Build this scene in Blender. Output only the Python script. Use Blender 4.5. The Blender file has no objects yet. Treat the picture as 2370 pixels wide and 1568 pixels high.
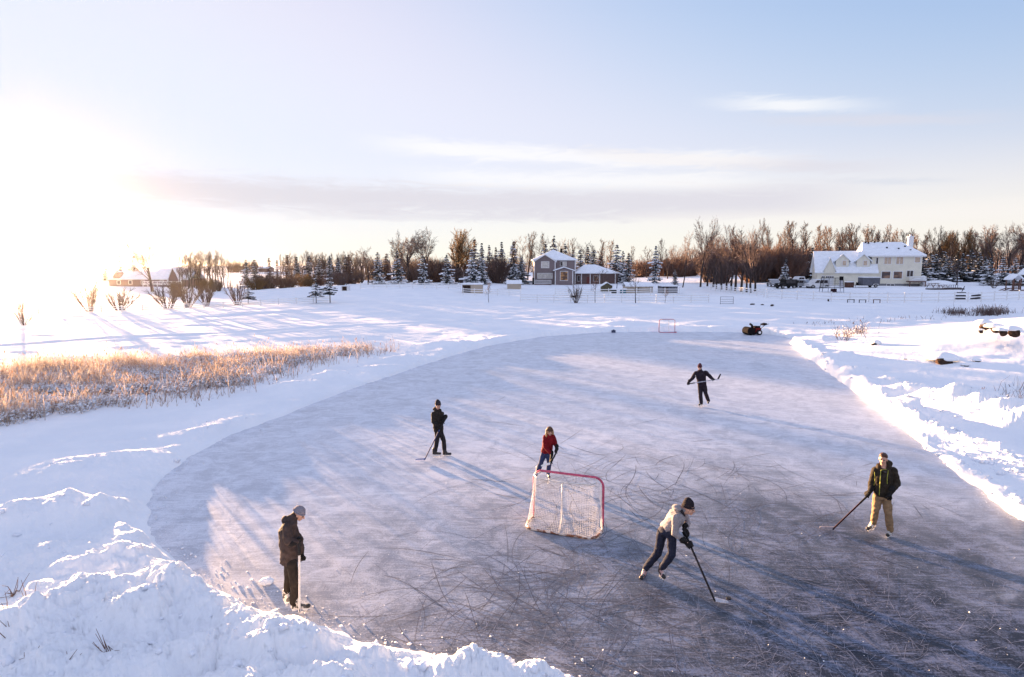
import bpy, bmesh, math, random
import numpy as np
from mathutils import Vector, Matrix, Quaternion
R = math.radians
PI = math.pi
rng = np.random.default_rng(11)
random.seed(5)
scene = bpy.context.scene
COL = scene.collection

# ------------------------------------------------------------------ camera
CAM_H, FOC, U0, V0, HOR = 6.2, 1400.0, 1185.0, 783.8, 615.0
PITCH = math.atan((V0 - HOR) / FOC)
cam_d = bpy.data.cameras.new("camera")
cam_d.sensor_width = 36.0
cam_d.lens = 36.0 * FOC / 2370.0
cam_d.clip_start = 0.1
cam_d.clip_end = 20000
cam = bpy.data.objects.new("camera", cam_d)
cam.location = (0, 0, CAM_H)
cam.rotation_euler = (PI / 2 - PITCH, 0, 0)
COL.objects.link(cam)
scene.camera = cam
EYE = Vector((0, 0, CAM_H))
_F = Vector((0, math.cos(PITCH), -math.sin(PITCH)))
_U = Vector((0, math.sin(PITCH), math.cos(PITCH)))
_R = Vector((1, 0, 0))

def ray(u, v):
    """direction of a picture point (units of a 2370 px wide picture)"""
    return _F + _R * ((u - U0) / FOC) + _U * ((V0 - v) / FOC)

def on_level(u, v, z=0.0):
    d = ray(u, v)
    return EYE + d * ((z - CAM_H) / d.z)

def at_depth(u, v, Y):
    d = ray(u, v)
    return EYE + d * (Y / d.y)

# ------------------------------------------------------------------ light
SUN_AZ = math.atan((60 - U0) / FOC)          # left of the view axis
SUN_EL = R(2.5)
sun_dir = Vector((math.sin(SUN_AZ) * math.cos(SUN_EL), math.cos(SUN_AZ) * math.cos(SUN_EL), math.sin(SUN_EL)))
sd = bpy.data.lights.new("sun", 'SUN')
sd.energy = 5.0
sd.angle = R(0.45)
sd.color = (1.0, 0.60, 0.31)
so = bpy.data.objects.new("sun", sd)
so.rotation_euler = (-sun_dir).to_track_quat('-Z', 'Y').to_euler()
COL.objects.link(so)

# ------------------------------------------------------------------ node helper
class NT:
    def __init__(self, tree):
        self.t = tree
    def n(self, kind, **kw):
        nd = self.t.nodes.new(kind)
        for k, v in kw.items():
            if k.startswith('i_'):
                key = k[2:]
                key = int(key) if key.isdigit() else key.replace('_', ' ')
                s = nd.inputs[key]
                if hasattr(v, 'is_output'):
                    self.t.links.new(v, s)
                else:
                    s.default_value = v
            else:
                setattr(nd, k, v)
        return nd
    def math(self, op, a, b=None, c=None, clamp=False):
        nd = self.t.nodes.new('ShaderNodeMath')
        nd.operation = op
        nd.use_clamp = clamp
        for i, x in enumerate((a, b, c)):
            if x is None:
                continue
            if hasattr(x, 'is_output'):
                self.t.links.new(x, nd.inputs[i])
            else:
                nd.inputs[i].default_value = x
        return nd.outputs[0]
    def mix(self, f, a, b, blend='MIX'):
        nd = self.t.nodes.new('ShaderNodeMix')
        nd.data_type = 'RGBA'
        nd.blend_type = blend
        for s, x in ((nd.inputs[0], f), (nd.inputs[6], a), (nd.inputs[7], b)):
            if hasattr(x, 'is_output'):
                self.t.links.new(x, s)
            elif isinstance(x, (tuple, list)):
                s.default_value = (x[0], x[1], x[2], 1)
            else:
                s.default_value = x
        return nd.outputs[2]
    def smooth(self, x, lo, hi, a=0.0, b=1.0):
        nd = self.t.nodes.new('ShaderNodeMapRange')
        nd.interpolation_type = 'SMOOTHSTEP'
        self.t.links.new(x, nd.inputs[0])
        for i, v in ((1, lo), (2, hi), (3, a), (4, b)):
            nd.inputs[i].default_value = v
        return nd.outputs[0]
    def noise(self, vec, scale, detail=4, rough=0.5, dist=0.0):
        nd = self.t.nodes.new('ShaderNodeTexNoise')
        self.t.links.new(vec, nd.inputs['Vector'])
        nd.inputs['Scale'].default_value = scale
        nd.inputs['Detail'].default_value = detail
        nd.inputs['Roughness'].default_value = rough
        nd.inputs['Distortion'].default_value = dist
        return nd.outputs[0]
    def mapping(self, vec, scale=(1, 1, 1), rot=(0, 0, 0), loc=(0, 0, 0)):
        nd = self.t.nodes.new('ShaderNodeMapping')
        self.t.links.new(vec, nd.inputs[0])
        nd.inputs['Scale'].default_value = scale
        nd.inputs['Rotation'].default_value = rot
        nd.inputs['Location'].default_value = loc
        return nd.outputs[0]
    def bump(self, h, strength=0.3, dist=0.02, normal=None):
        nd = self.t.nodes.new('ShaderNodeBump')
        self.t.links.new(h, nd.inputs['Height'])
        nd.inputs['Strength'].default_value = strength
        nd.inputs['Distance'].default_value = dist
        if normal is not None:
            self.t.links.new(normal, nd.inputs['Normal'])
        return nd.outputs[0]

def new_mat(name):
    m = bpy.data.materials.new(name)
    m.use_nodes = True
    t = NT(m.node_tree)
    b = m.node_tree.nodes['Principled BSDF']
    return m, t, b

def objco(t):
    return t.n('ShaderNodeTexCoord').outputs['Object']

_mc = {}
def mat(name, col, rough=0.6, var=0.18, scale=6.0, bump=0.0, metal=0.0, spec=0.4, bscale=None, col2=None):
    """plain procedural material: colour broken up by noise, optional bump"""
    if name in _mc:
        return _mc[name]
    m, t, b = new_mat(name)
    co = objco(t)
    f = t.noise(co, scale, 5, 0.6)
    f2 = t.smooth(f, 0.3, 0.7)
    lo = tuple(c * (1 - var) for c in col)
    hi = col2 if col2 else tuple(min(1, c * (1 + var)) for c in col)
    m.node_tree.links.new(t.mix(f2, lo, hi), b.inputs['Base Color'])
    b.inputs['Roughness'].default_value = rough
    b.inputs['Metallic'].default_value = metal
    b.inputs['Specular IOR Level'].default_value = spec if rough < .7 else min(spec, .15)
    if bump:
        h = t.noise(co, bscale or scale * 5, 3, 0.6)
        m.node_tree.links.new(t.bump(h, bump, 0.02), b.inputs['Normal'])
    _mc[name] = m
    return m

# ------------------------------------------------------------------ world
world = bpy.data.worlds.new("World")
scene.world = world
world.use_nodes = True
wt = world.node_tree
for nd in list(wt.nodes):
    wt.nodes.remove(nd)
t = NT(wt)
sky = t.n('ShaderNodeTexSky', sky_type='NISHITA', sun_disc=False, sun_elevation=SUN_EL, sun_rotation=SUN_AZ % (2 * PI), altitude=600, air_density=1.0, dust_density=1.2, ozone_density=2.2)
dirv = t.n('ShaderNodeTexCoord').outputs['Generated']
sep = t.n('ShaderNodeSeparateXYZ', i_0=dirv)
dx, dy, dz = sep.outputs
sc = t.n('ShaderNodeSeparateColor', i_0=sky.outputs[0])
# thin winter veil: evens the clear-sky radiance out and whitens it
sr = t.math('MULTIPLY', t.math('POWER', sc.outputs[0], 1.08), 1.12)
sg = t.math('MULTIPLY', t.math('POWER', sc.outputs[1], 0.90), 0.73)
sb = t.math('MULTIPLY', t.math('POWER', sc.outputs[2], 0.44), 0.80)
def soft(x, cap, k):
    q = t.math('POWER', t.math('DIVIDE', x, cap), 4.0)
    return t.math('MULTIPLY', t.math('DIVIDE', x, t.math('POWER', t.math('ADD', q, 1.0), 0.25)), k)
skyc = t.n('ShaderNodeCombineColor', i_0=soft(sr, 0.82, 1.02), i_1=soft(sg, 0.84, 1.06), i_2=soft(sb, 1.12, 1.06)).outputs[0]
# unseen sky overhead and behind: bright veil added to fill the shaded snow
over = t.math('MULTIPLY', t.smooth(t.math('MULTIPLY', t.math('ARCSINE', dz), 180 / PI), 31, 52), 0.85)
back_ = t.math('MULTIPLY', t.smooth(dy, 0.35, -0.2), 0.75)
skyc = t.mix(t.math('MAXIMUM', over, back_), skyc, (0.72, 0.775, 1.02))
# thin stratus streaks low over the horizon, in azimuth / elevation (degrees)
az = t.math('MULTIPLY', t.math('ARCTAN2', dx, dy), 180 / PI)
elv = t.math('MULTIPLY', t.math('ARCSINE', dz), 180 / PI)
cv = t.n('ShaderNodeCombineXYZ', i_0=t.math('MULTIPLY', az, 0.06), i_1=t.math('MULTIPLY', elv, 0.55)).outputs[0]
n1 = t.noise(cv, 1.0, 6, 0.6, 0.6)
cv2 = t.n('ShaderNodeCombineXYZ', i_0=t.math('MULTIPLY', az, 0.16), i_1=t.math('MULTIPLY', elv, 1.1), i_2=3.7).outputs[0]
n2 = t.noise(cv2, 1.3, 9, 0.68, 1.3)
def streak(a0, a1, e0, slope, half, edge, soft):
    """band along elevation e0 + slope*(az-a0), between two azimuths, ragged by noise"""
    line = t.math('MULTIPLY_ADD', t.math('SUBTRACT', az, a0), slope, e0)
    d = t.math('ABSOLUTE', t.math('SUBTRACT', elv, line))
    d = t.math('MULTIPLY_ADD', t.math('SUBTRACT', n2, 0.5), -edge, d)
    m = t.smooth(d, half * 0.25, half + soft, 1, 0)
    return t.math('MULTIPLY', m, t.math('MULTIPLY', t.smooth(az, a0 - 4, a0 + 6), t.smooth(az, a1 - 9, a1 + 2, 1, 0)))
# pale band of haze along the horizon
hz = t.smooth(elv, 0.0, 11.0, 0.80, 0.0)
out = t.mix(t.math('MULTIPLY', hz, 1.0), skyc, (1.03, 1.00, 0.955))
grey = (0.76, 0.74, 0.81)
bright = (1.16, 1.12, 1.06)
def lay(m, col, k):
    global out
    out = t.mix(t.math('MULTIPLY', m, k, clamp=True), out, col)
lay(streak(-38, 31, 6.3, -0.012, 1.25, 2.8, 0.8), grey, 0.9)
lay(streak(-20, 33, 4.5, 0.0, 0.3, 1.2, 0.4), grey, 0.5)
lay(streak(-8, 24, 8.1, -0.03, 0.15, 2.2, 1.0), bright, 0.35)
lay(streak(6, 33, 10.2, -0.10, 0.45, 1.8, 0.4), grey, 0.75)
lay(streak(-12, 26, 10.8, -0.055, 0.2, 2.2, 1.0), bright, 0.45)
lay(streak(19, 31, 13.6, -0.11, 0.10, 1.5, 0.8), bright, 0.6)
lay(streak(22, 40, 12.2, -0.11, 0.25, 1.3, 0.5), grey, 0.5)
lay(streak(30, 36, 6.7, -0.07, 0.12, 0.9, 0.25), (0.60, 0.66, 0.80), 0.85)
lay(streak(10, 60, 4.0, 0.0, 0.6, 1.6, 0.6), (0.97, 0.93, 0.90), 0.5)
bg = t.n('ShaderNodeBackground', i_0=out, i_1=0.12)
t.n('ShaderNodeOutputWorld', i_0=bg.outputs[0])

vs = scene.view_settings
vs.view_transform = 'Standard'
vs.look = 'None'
vs.gamma = 1
vs.exposure = 3.06
scene.render.engine = 'CYCLES'
scene.cycles.use_denoising = True
try:
    scene.cycles.denoiser = 'OPENIMAGEDENOISE'
except Exception:
    pass
scene.cycles.max_bounces = 6
scene.cycles.diffuse_bounces = 3
scene.cycles.sample_clamp_indirect = 1.5

# ------------------------------------------------------------------ objects
def tag(o, label=None, cat=None, group=None, kind=None):
    if label: o['label'] = label
    if cat: o['category'] = cat
    if group: o['group'] = group
    if kind: o['kind'] = kind
    return o

def empty(name, loc, rz=0.0):
    o = bpy.data.objects.new(name, None)
    o.empty_display_size = 0.2
    o.location = loc
    o.rotation_euler = (0, 0, rz)
    COL.objects.link(o)
    return o

def link(name, me, parent=None):
    o = bpy.data.objects.new(name, me)
    COL.objects.link(o)
    if parent is not None:
        o.parent = parent
    return o

_kids = {}
def copy_tree(o, parent=None):
    c = o.copy()
    COL.objects.link(c)
    if parent is not None:
        c.parent = parent
    for ch in list(o.children):
        copy_tree(ch, c)
    return c

def np_mesh(name, V, Fc, material=None, smooth=False, mats=None, mi=None):
    """fast mesh from numpy verts (n,3) and faces (m,3|4)"""
    V = np.asarray(V, dtype=np.float32)
    Fc = np.asarray(Fc, dtype=np.int32)
    me = bpy.data.meshes.new(name)
    k = Fc.shape[1]
    me.vertices.add(len(V))
    me.vertices.foreach_set('co', V.ravel())
    me.loops.add(Fc.size)
    me.loops.foreach_set('vertex_index', Fc.ravel())
    me.polygons.add(len(Fc))
    me.polygons.foreach_set('loop_start', np.arange(0, Fc.size, k, dtype=np.int32))
    me.polygons.foreach_set('loop_total', np.full(len(Fc), k, dtype=np.int32))
    if smooth:
        me.polygons.foreach_set('use_smooth', np.ones(len(Fc), dtype=bool))
    for m_ in (mats or ([material] if material else [])):
        me.materials.append(m_)
    if mi is not None:
        me.polygons.foreach_set('material_index', np.asarray(mi, dtype=np.int32))
    me.update(calc_edges=True)
    me.validate()
    return me

class MB:
    """collects boxes, bars, prisms; build() links ONE mesh object"""
    def __init__(self):
        self.bm = bmesh.new()
    def box(self, c, s, rz=0.0, rot=None, mi=0, taper=1.0):
        M = Matrix.Translation(Vector(c)) @ (rot.to_4x4() if rot is not None else Matrix.Rotation(rz, 4, 'Z'))
        vs_ = []
        for z in (-1, 1):
            k = taper if z > 0 else 1.0
            for x, y in ((-1, -1), (1, -1), (1, 1), (-1, 1)):
                vs_.append(self.bm.verts.new(M @ Vector((x * s[0] / 2 * k, y * s[1] / 2 * k, z * s[2] / 2))))
        for f in ((0, 3, 2, 1), (4, 5, 6, 7), (0, 1, 5, 4), (1, 2, 6, 5), (2, 3, 7, 6), (3, 0, 4, 7)):
            fa = self.bm.faces.new([vs_[i] for i in f])
            fa.material_index = mi
        return self
    def bar(self, a, b, w, h=None, mi=0):
        a, b = Vector(a), Vector(b)
        d = b - a
        q = d.to_track_quat('Z', 'Y').to_matrix()
        return self.box((a + b) / 2, (w, h or w, d.length), rot=q, mi=mi)
    def poly(self, pts, mi=0):
        fa = self.bm.faces.new([self.bm.verts.new(Vector(p)) for p in pts])
        fa.material_index = mi
        return self
    def prism(self, prof, axis_off, mi=0):
        """closed profile (list of 3d points) swept by a vector"""
        o = Vector(axis_off)
        a = [self.bm.verts.new(Vector(p)) for p in prof]
        b = [self.bm.verts.new(Vector(p) + o) for p in prof]
        n = len(a)
        fs = [self.bm.faces.new(list(reversed(a))), self.bm.faces.new(b)]
        for i in range(n):
            fs.append(self.bm.faces.new((a[i], a[(i + 1) % n], b[(i + 1) % n], b[i])))
        for f in fs:
            f.material_index = mi
        return self
    def tube(self, pts, rad, n=8, mi=0, closed=False):
        pts = [Vector(p) for p in pts]
        rads = rad if isinstance(rad, (list, tuple)) else [rad] * len(pts)
        rings = []
        up = None
        for i, p in enumerate(pts):
            if closed:
                d = pts[(i + 1) % len(pts)] - pts[i - 1]
            else:
                d = pts[min(i + 1, len(pts) - 1)] - pts[max(i - 1, 0)]
            d.normalize()
            if up is None:
                up = Vector((0, 0, 1)) if abs(d.z) < 0.9 else Vector((1, 0, 0))
            sx = d.cross(up).normalized()
            up = sx.cross(d).normalized()
            rings.append([self.bm.verts.new(p + (sx * math.cos(2 * PI * k / n) + up * math.sin(2 * PI * k / n)) * rads[i]) for k in range(n)])
        m = len(rings)
        for i in range(m if closed else m - 1):
            A, B = rings[i], rings[(i + 1) % m]
            for k in range(n):
                f = self.bm.faces.new((A[k], A[(k + 1) % n], B[(k + 1) % n], B[k]))
                f.material_index = mi
                f.smooth = True
        if not closed:
            for A, rv in ((rings[0], False), (rings[-1], True)):
                f = self.bm.faces.new(A if rv else list(reversed(A)))
                f.material_index = mi
        return self
    def ball(self, c, s, mi=0, seg=12, ring=8, rot=None):
        M = Matrix.Translation(Vector(c)) @ (rot.to_4x4() if rot is not None else Matrix.Identity(4)) @ Matrix.Diagonal((s[0], s[1], s[2], 1))
        r = bmesh.ops.create_uvsphere(self.bm, u_segments=seg, v_segments=ring, radius=1.0, matrix=M)
        for v in r['verts']:
            for f in v.link_faces:
                f.smooth = True
                f.material_index = mi
        return self
    def build(self, name, material, parent=None, bevel=0.0, smooth=False, mats=None):
        bmesh.ops.recalc_face_normals(self.bm, faces=self.bm.faces)
        me = bpy.data.meshes.new(name)
        self.bm.to_mesh(me)
        self.bm.free()
        for m_ in (mats or [material]):
            me.materials.append(m_)
        if smooth:
            for p in me.polygons:
                p.use_smooth = True
        o = link(name, me, parent)
        if bevel:
            md = o.modifiers.new('bevel', 'BEVEL')
            md.width = bevel
            md.segments = 2
            md.limit_method = 'ANGLE'
        return o

def haze_box():
    m = bpy.data.materials.new('haze')
    m.use_nodes = True
    nt = m.node_tree
    for nd in list(nt.nodes):
        nt.nodes.remove(nd)
    tt = NT(nt)
    v = tt.n('ShaderNodeVolumePrincipled')
    v.inputs['Color'].default_value = (0.98, 0.96, 0.94, 1)
    v.inputs['Density'].default_value = HAZE_D
    v.inputs['Anisotropy'].default_value = 0.96
    o_ = tt.n('ShaderNodeOutputMaterial')
    nt.links.new(v.outputs[0], o_.inputs['Volume'])
    b = MB()
    b.box((0, 0, 10.5), (19000, 19000, 25.0))
    o = b.build('haze', m, None)
    tag(o, kind='stuff')
HAZE_D = 0.000035
haze_box()
scene.cycles.volume_bounces = 1
# ------------------------------------------------------------------ numpy noise
def _hash(ix, iy, seed):
    h = (ix.astype(np.int64) * 374761393 + iy.astype(np.int64) * 668265263 + seed * 1442695041) & 0xFFFFFFFF
    h = ((h ^ (h >> 13)) * 1274126177) & 0xFFFFFFFF
    h = (h ^ (h >> 16)) & 0xFFFFFFFF
    return h / 4294967295.0

def vnoise(x, y, seed=0):
    ix, iy = np.floor(x), np.floor(y)
    fx, fy = x - ix, y - iy
    fx = fx * fx * fx * (fx * (fx * 6 - 15) + 10)
    fy = fy * fy * fy * (fy * (fy * 6 - 15) + 10)
    a, b = _hash(ix, iy, seed), _hash(ix + 1, iy, seed)
    c, d = _hash(ix, iy + 1, seed), _hash(ix + 1, iy + 1, seed)
    return (a * (1 - fx) + b * fx) * (1 - fy) + (c * (1 - fx) + d * fx) * fy - 0.5

def fbm(x, y, oct_=4, seed=0, gain=0.5):
    s, a, f = 0.0, 1.0, 1.0
    for i in range(oct_):
        s = s + a * vnoise(x * f + 17.3 * i, y * f - 9.1 * i, seed + i)
        a *= gain
        f *= 2.03
    return s

def lumps(x, y, seed=0):
    """rounded clods: 1 at the middle of a clod, 0 between them"""
    ix, iy = np.floor(x), np.floor(y)
    best = np.full(x.shape, 9.0)
    for i in (-1, 0, 1):
        for j in (-1, 0, 1):
            cx, cy = ix + i, iy + j
            px = cx + 0.15 + 0.7 * _hash(cx, cy, seed + 5)
            py = cy + 0.15 + 0.7 * _hash(cx, cy, seed + 9)
            rr = 0.55 + 0.9 * _hash(cx, cy, seed + 13)
            best = np.minimum(best, ((x - px) ** 2 + (y - py) ** 2) / (rr * rr))
    return np.sqrt(np.clip(1 - best * 1.6, 0, 1))

def sstep(x, a, b):
    tt = np.clip((x - a) / (b - a), 0, 1)
    return tt * tt * (3 - 2 * tt)

# ------------------------------------------------------------------ the ice
ICE_PX = [(2370, 1205), (2290, 1150), (2200, 1085), (2105, 1002), (2000, 920), (1900, 850), (1850, 812), (1832, 796), (1838, 787), (1815, 779), (1780, 774),
          (1700, 769), (1540, 767), (1380, 770), (1250, 780), (1130, 800), (1040, 826), (950, 855), (800, 905), (650, 965), (540, 1005), (440, 1058),
          (390, 1095), (360, 1130), (343, 1170), (346, 1212), (370, 1255), (430, 1318), (520, 1378), (600, 1412), (680, 1438), (760, 1462), (900, 1500),
          (1100, 1545), (1300, 1580), (1500, 1620)]
ICE = np.array([on_level(u, v).to_2d()[:] for u, v in ICE_PX] + [(4.5, 5.0), (14.0, 4.5), (17.5, 9.0)])

def sdf(x, y):
    """signed distance to the ice edge, positive outside"""
    d = np.full(x.shape, 1e9)
    inside = np.zeros(x.shape, dtype=bool)
    n = len(ICE)
    for i in range(n):
        ax, ay = ICE[i]
        bx, by = ICE[(i + 1) % n]
        ex, ey = bx - ax, by - ay
        tt = np.clip(((x - ax) * ex + (y - ay) * ey) / (ex * ex + ey * ey), 0, 1)
        d = np.minimum(d, (x - ax - tt * ex) ** 2 + (y - ay - tt * ey) ** 2)
        c = (ay > y) != (by > y)
        with np.errstate(divide='ignore', invalid='ignore'):
            inside ^= c & (x < (bx - ax) * (y - ay) / (by - ay + 1e-12) + ax)
    d = np.sqrt(d)
    return np.where(inside, -d, d)

# ------------------------------------------------------------------ rolling land: heights by azimuth column and distance
T_U = np.array([-2600, -400, 0, 440, 620, 800, 1000, 1300, 1650, 2000, 2400, 3200, 9000.])
T_D = np.array([0, 57, 80, 110, 130, 155, 220, 400, 900, 3000, 9000.])
T_Z = np.array([
    [0, 0.0, 0.0, 0.1, 0.2, 0.4, 0.8, 1.5, 2, 4, 8],
    [0, 0.0, 0.0, 0.1, 0.2, 0.4, 0.8, 1.5, 2, 4, 8],
    [0, 0.0, 0.0, 0.1, 0.2, 0.4, 0.7, 1.5, 2, 4, 8],
    [0, 0.0, 0.1, 0.3, 0.2, 0.3, 0.4, 1.5, 5.5, 5, 8],
    [0, 0.1, 0.3, 1.1, 1.1, 0.6, 0.4, 1.5, 5.5, 5, 8],
    [0, 0.2, 0.6, 1.7, 2.1, 1.6, 1.2, 2.0, 5.0, 5, 8],
    [0, 0.2, 0.6, 1.5, 2.1, 2.1, 1.8, 2.5, 3.5, 5, 8],
    [0, 0.2, 0.6, 1.0, 1.2, 1.5, 2.0, 3.0, 3.5, 5, 8],
    [0, 0.2, 0.7, 1.4, 1.8, 2.2, 2.6, 3.2, 4.0, 5, 8],
    [0, 0.3, 0.9, 1.9, 2.3, 2.6, 3.0, 3.5, 4.0, 5, 8],
    [0, 0.4, 1.0, 2.0, 2.4, 2.8, 3.2, 3.6, 4.0, 5, 8],
    [0, 0.5, 1.0, 2.0, 2.4, 2.8, 3.2, 3.6, 4.0, 5, 8],
    [0, 0.5, 1.0, 2.0, 2.4, 2.8, 3.2, 3.6, 4.0, 5, 8]])
_ta = np.arctan((T_U - U0) / FOC)
_ga = np.linspace(-PI / 2, PI / 2, 361)
_gd = np.log(np.linspace(0, 1, 2) + 1)  # placeholder
_gl = np.linspace(math.log(20), math.log(9000), 260)
_g = np.array([np.interp(np.exp(_gl), T_D, row) for row in T_Z])
_g = np.array([np.interp(_ga, _ta, _g[:, j]) for j in range(_g.shape[1])]).T
def _blur(a, k, ax):
    for _ in range(2):
        p = np.concatenate([np.repeat(np.take(a, [0], ax), k, ax), a, np.repeat(np.take(a, [-1], ax), k, ax)], ax)
        c = np.cumsum(p, ax)
        c = np.concatenate([np.zeros_like(np.take(c, [0], ax)), c], ax)
        n_ = a.shape[ax]
        a = (np.take(c, np.arange(2 * k + 1, 2 * k + 1 + n_), ax) - np.take(c, np.arange(0, n_), ax)) / (2 * k + 1)
    return a
_g = _blur(_blur(_g, 4, 0), 3, 1)

def land(x, y):
    a = np.arctan2(x, np.maximum(y, 1e-6))
    a = np.where(y < 0, np.sign(x) * PI / 2, a)
    l = np.log(np.clip(y / np.cos(np.clip(a, -1.4, 1.4)) * np.cos(a) + 0 * x, 20, 8999))
    l = np.where(y < 20, np.log(20.), l)
    fa = np.clip((a - _ga[0]) / (_ga[1] - _ga[0]), 0, len(_ga) - 1.001)
    fl = np.clip((l - _gl[0]) / (_gl[1] - _gl[0]), 0, len(_gl) - 1.001)
    i, j = fa.astype(int), fl.astype(int)
    p, q = fa - i, fl - j
    return (_g[i, j] * (1 - p) + _g[i + 1, j] * p) * (1 - q) + (_g[i, j + 1] * (1 - p) + _g[i + 1, j + 1] * p) * q

# shovelled mounds: (picture point of the foot, height, half width across, half width along, turn)
MOUNDS = []
def mound(u, v, h, a, b, deg=0.0):
    p = on_level(u, v)
    MOUNDS.append((p.x, p.y, h, a, b, R(deg)))
for a in [(40, 1215, .45, 1.1, .8, 10), (170, 1200, .50, 1.2, .7, -15), (290, 1275, .38, .9, .5, -35), (120, 1300, .40, 1.0, .6, 0), (250, 1330, .30, 1.0, .5, 20),
          (215, 1425, .42, .7, .45, -30), (60, 1475, .50, .9, .5, 10), (420, 1420, .42, .9, .45, -30), (330, 1475, .38, .6, .4, 30), (520, 1470, .30, .7, .4, -35),
          (600, 1515, .28, .5, .35, -20), (640, 1560, .32, .45, .3, 15), (720, 1545, .20, .5, .3, -20), (450, 1560, .35, .6, .35, 25), (850, 1575, .15, .6, .3, -15),
          (960, 1590, .15, .5, .3, 0), (760, 1640, .4, .6, .35, 15), (540, 1660, .4, .6, .5, 0), (1060, 1610, .14, .5, .3, 0), (1180, 1645, .15, .5, .4, 0), (100, 1400, .25, .8, .5, 20),
          (150, 1580, .32, .8, .5, 10), (330, 1620, .34, .7, .4, -10),
          (2000, 878, .5, 1.2, .8, -30), (2060, 905, .55, 1.3, .8, -30), (2110, 930, .65, 1.3, .8, -35), (2160, 955, .75, 1.2, .8, -35), (2225, 965, 1.0, 1.2, .8, -30), (2270, 975, .95, 1.1, .9, -20),
          (2330, 990, .9, 1.3, .9, -30), (2400, 1010, .9, 1.5, 1., -30), (1900, 800, .4, 1.3, .9, -30), (1950, 840, .4, 1.2, .8, -30),
          (1030, 805, .3, 2., 1.2, 15), (930, 840, .3, 1.6, .9, 25), (760, 880, .3, 1.5, .8, 25), (690, 900, .25, 1.5, .8, 25), (1200, 775, .3, 2., 1., 8), (1450, 758, .4, 2.5, 1., 0),
          (1650, 758, .4, 2.5, 1., 0), (1820, 755, .35, 2., 1., 0), (860, 862, .2, 1.3, .6, 25), (560, 985, .2, 1.2, .6, 30), (470, 1010, .25, 1.4, .6, 30), (230, 1090, .35, 2., 1.2, 20)]:
    mound(*a)
RIDGE = [np.array([on_level(u, v).to_2d()[:] for u, v in r]) for r in (
    [(1850, 800), (1950, 870), (2100, 975), (2200, 1020), (2290, 1050)], [(2255, 1050), (2330, 1085), (2420, 1135)], [(2150, 1040), (2250, 1090), (2340, 1165), (2400, 1200)])]

def seg_d(x, y, P):
    d = np.full(x.shape, 1e9)
    for (ax, ay), (bx, by) in zip(P[:-1], P[1:]):
        ex, ey = bx - ax, by - ay
        tt = np.clip(((x - ax) * ex + (y - ay) * ey) / (ex * ex + ey * ey), 0, 1)
        d = np.minimum(d, (x - ax - tt * ex) ** 2 + (y - ay - tt * ey) ** 2)
    return np.sqrt(d)

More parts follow.
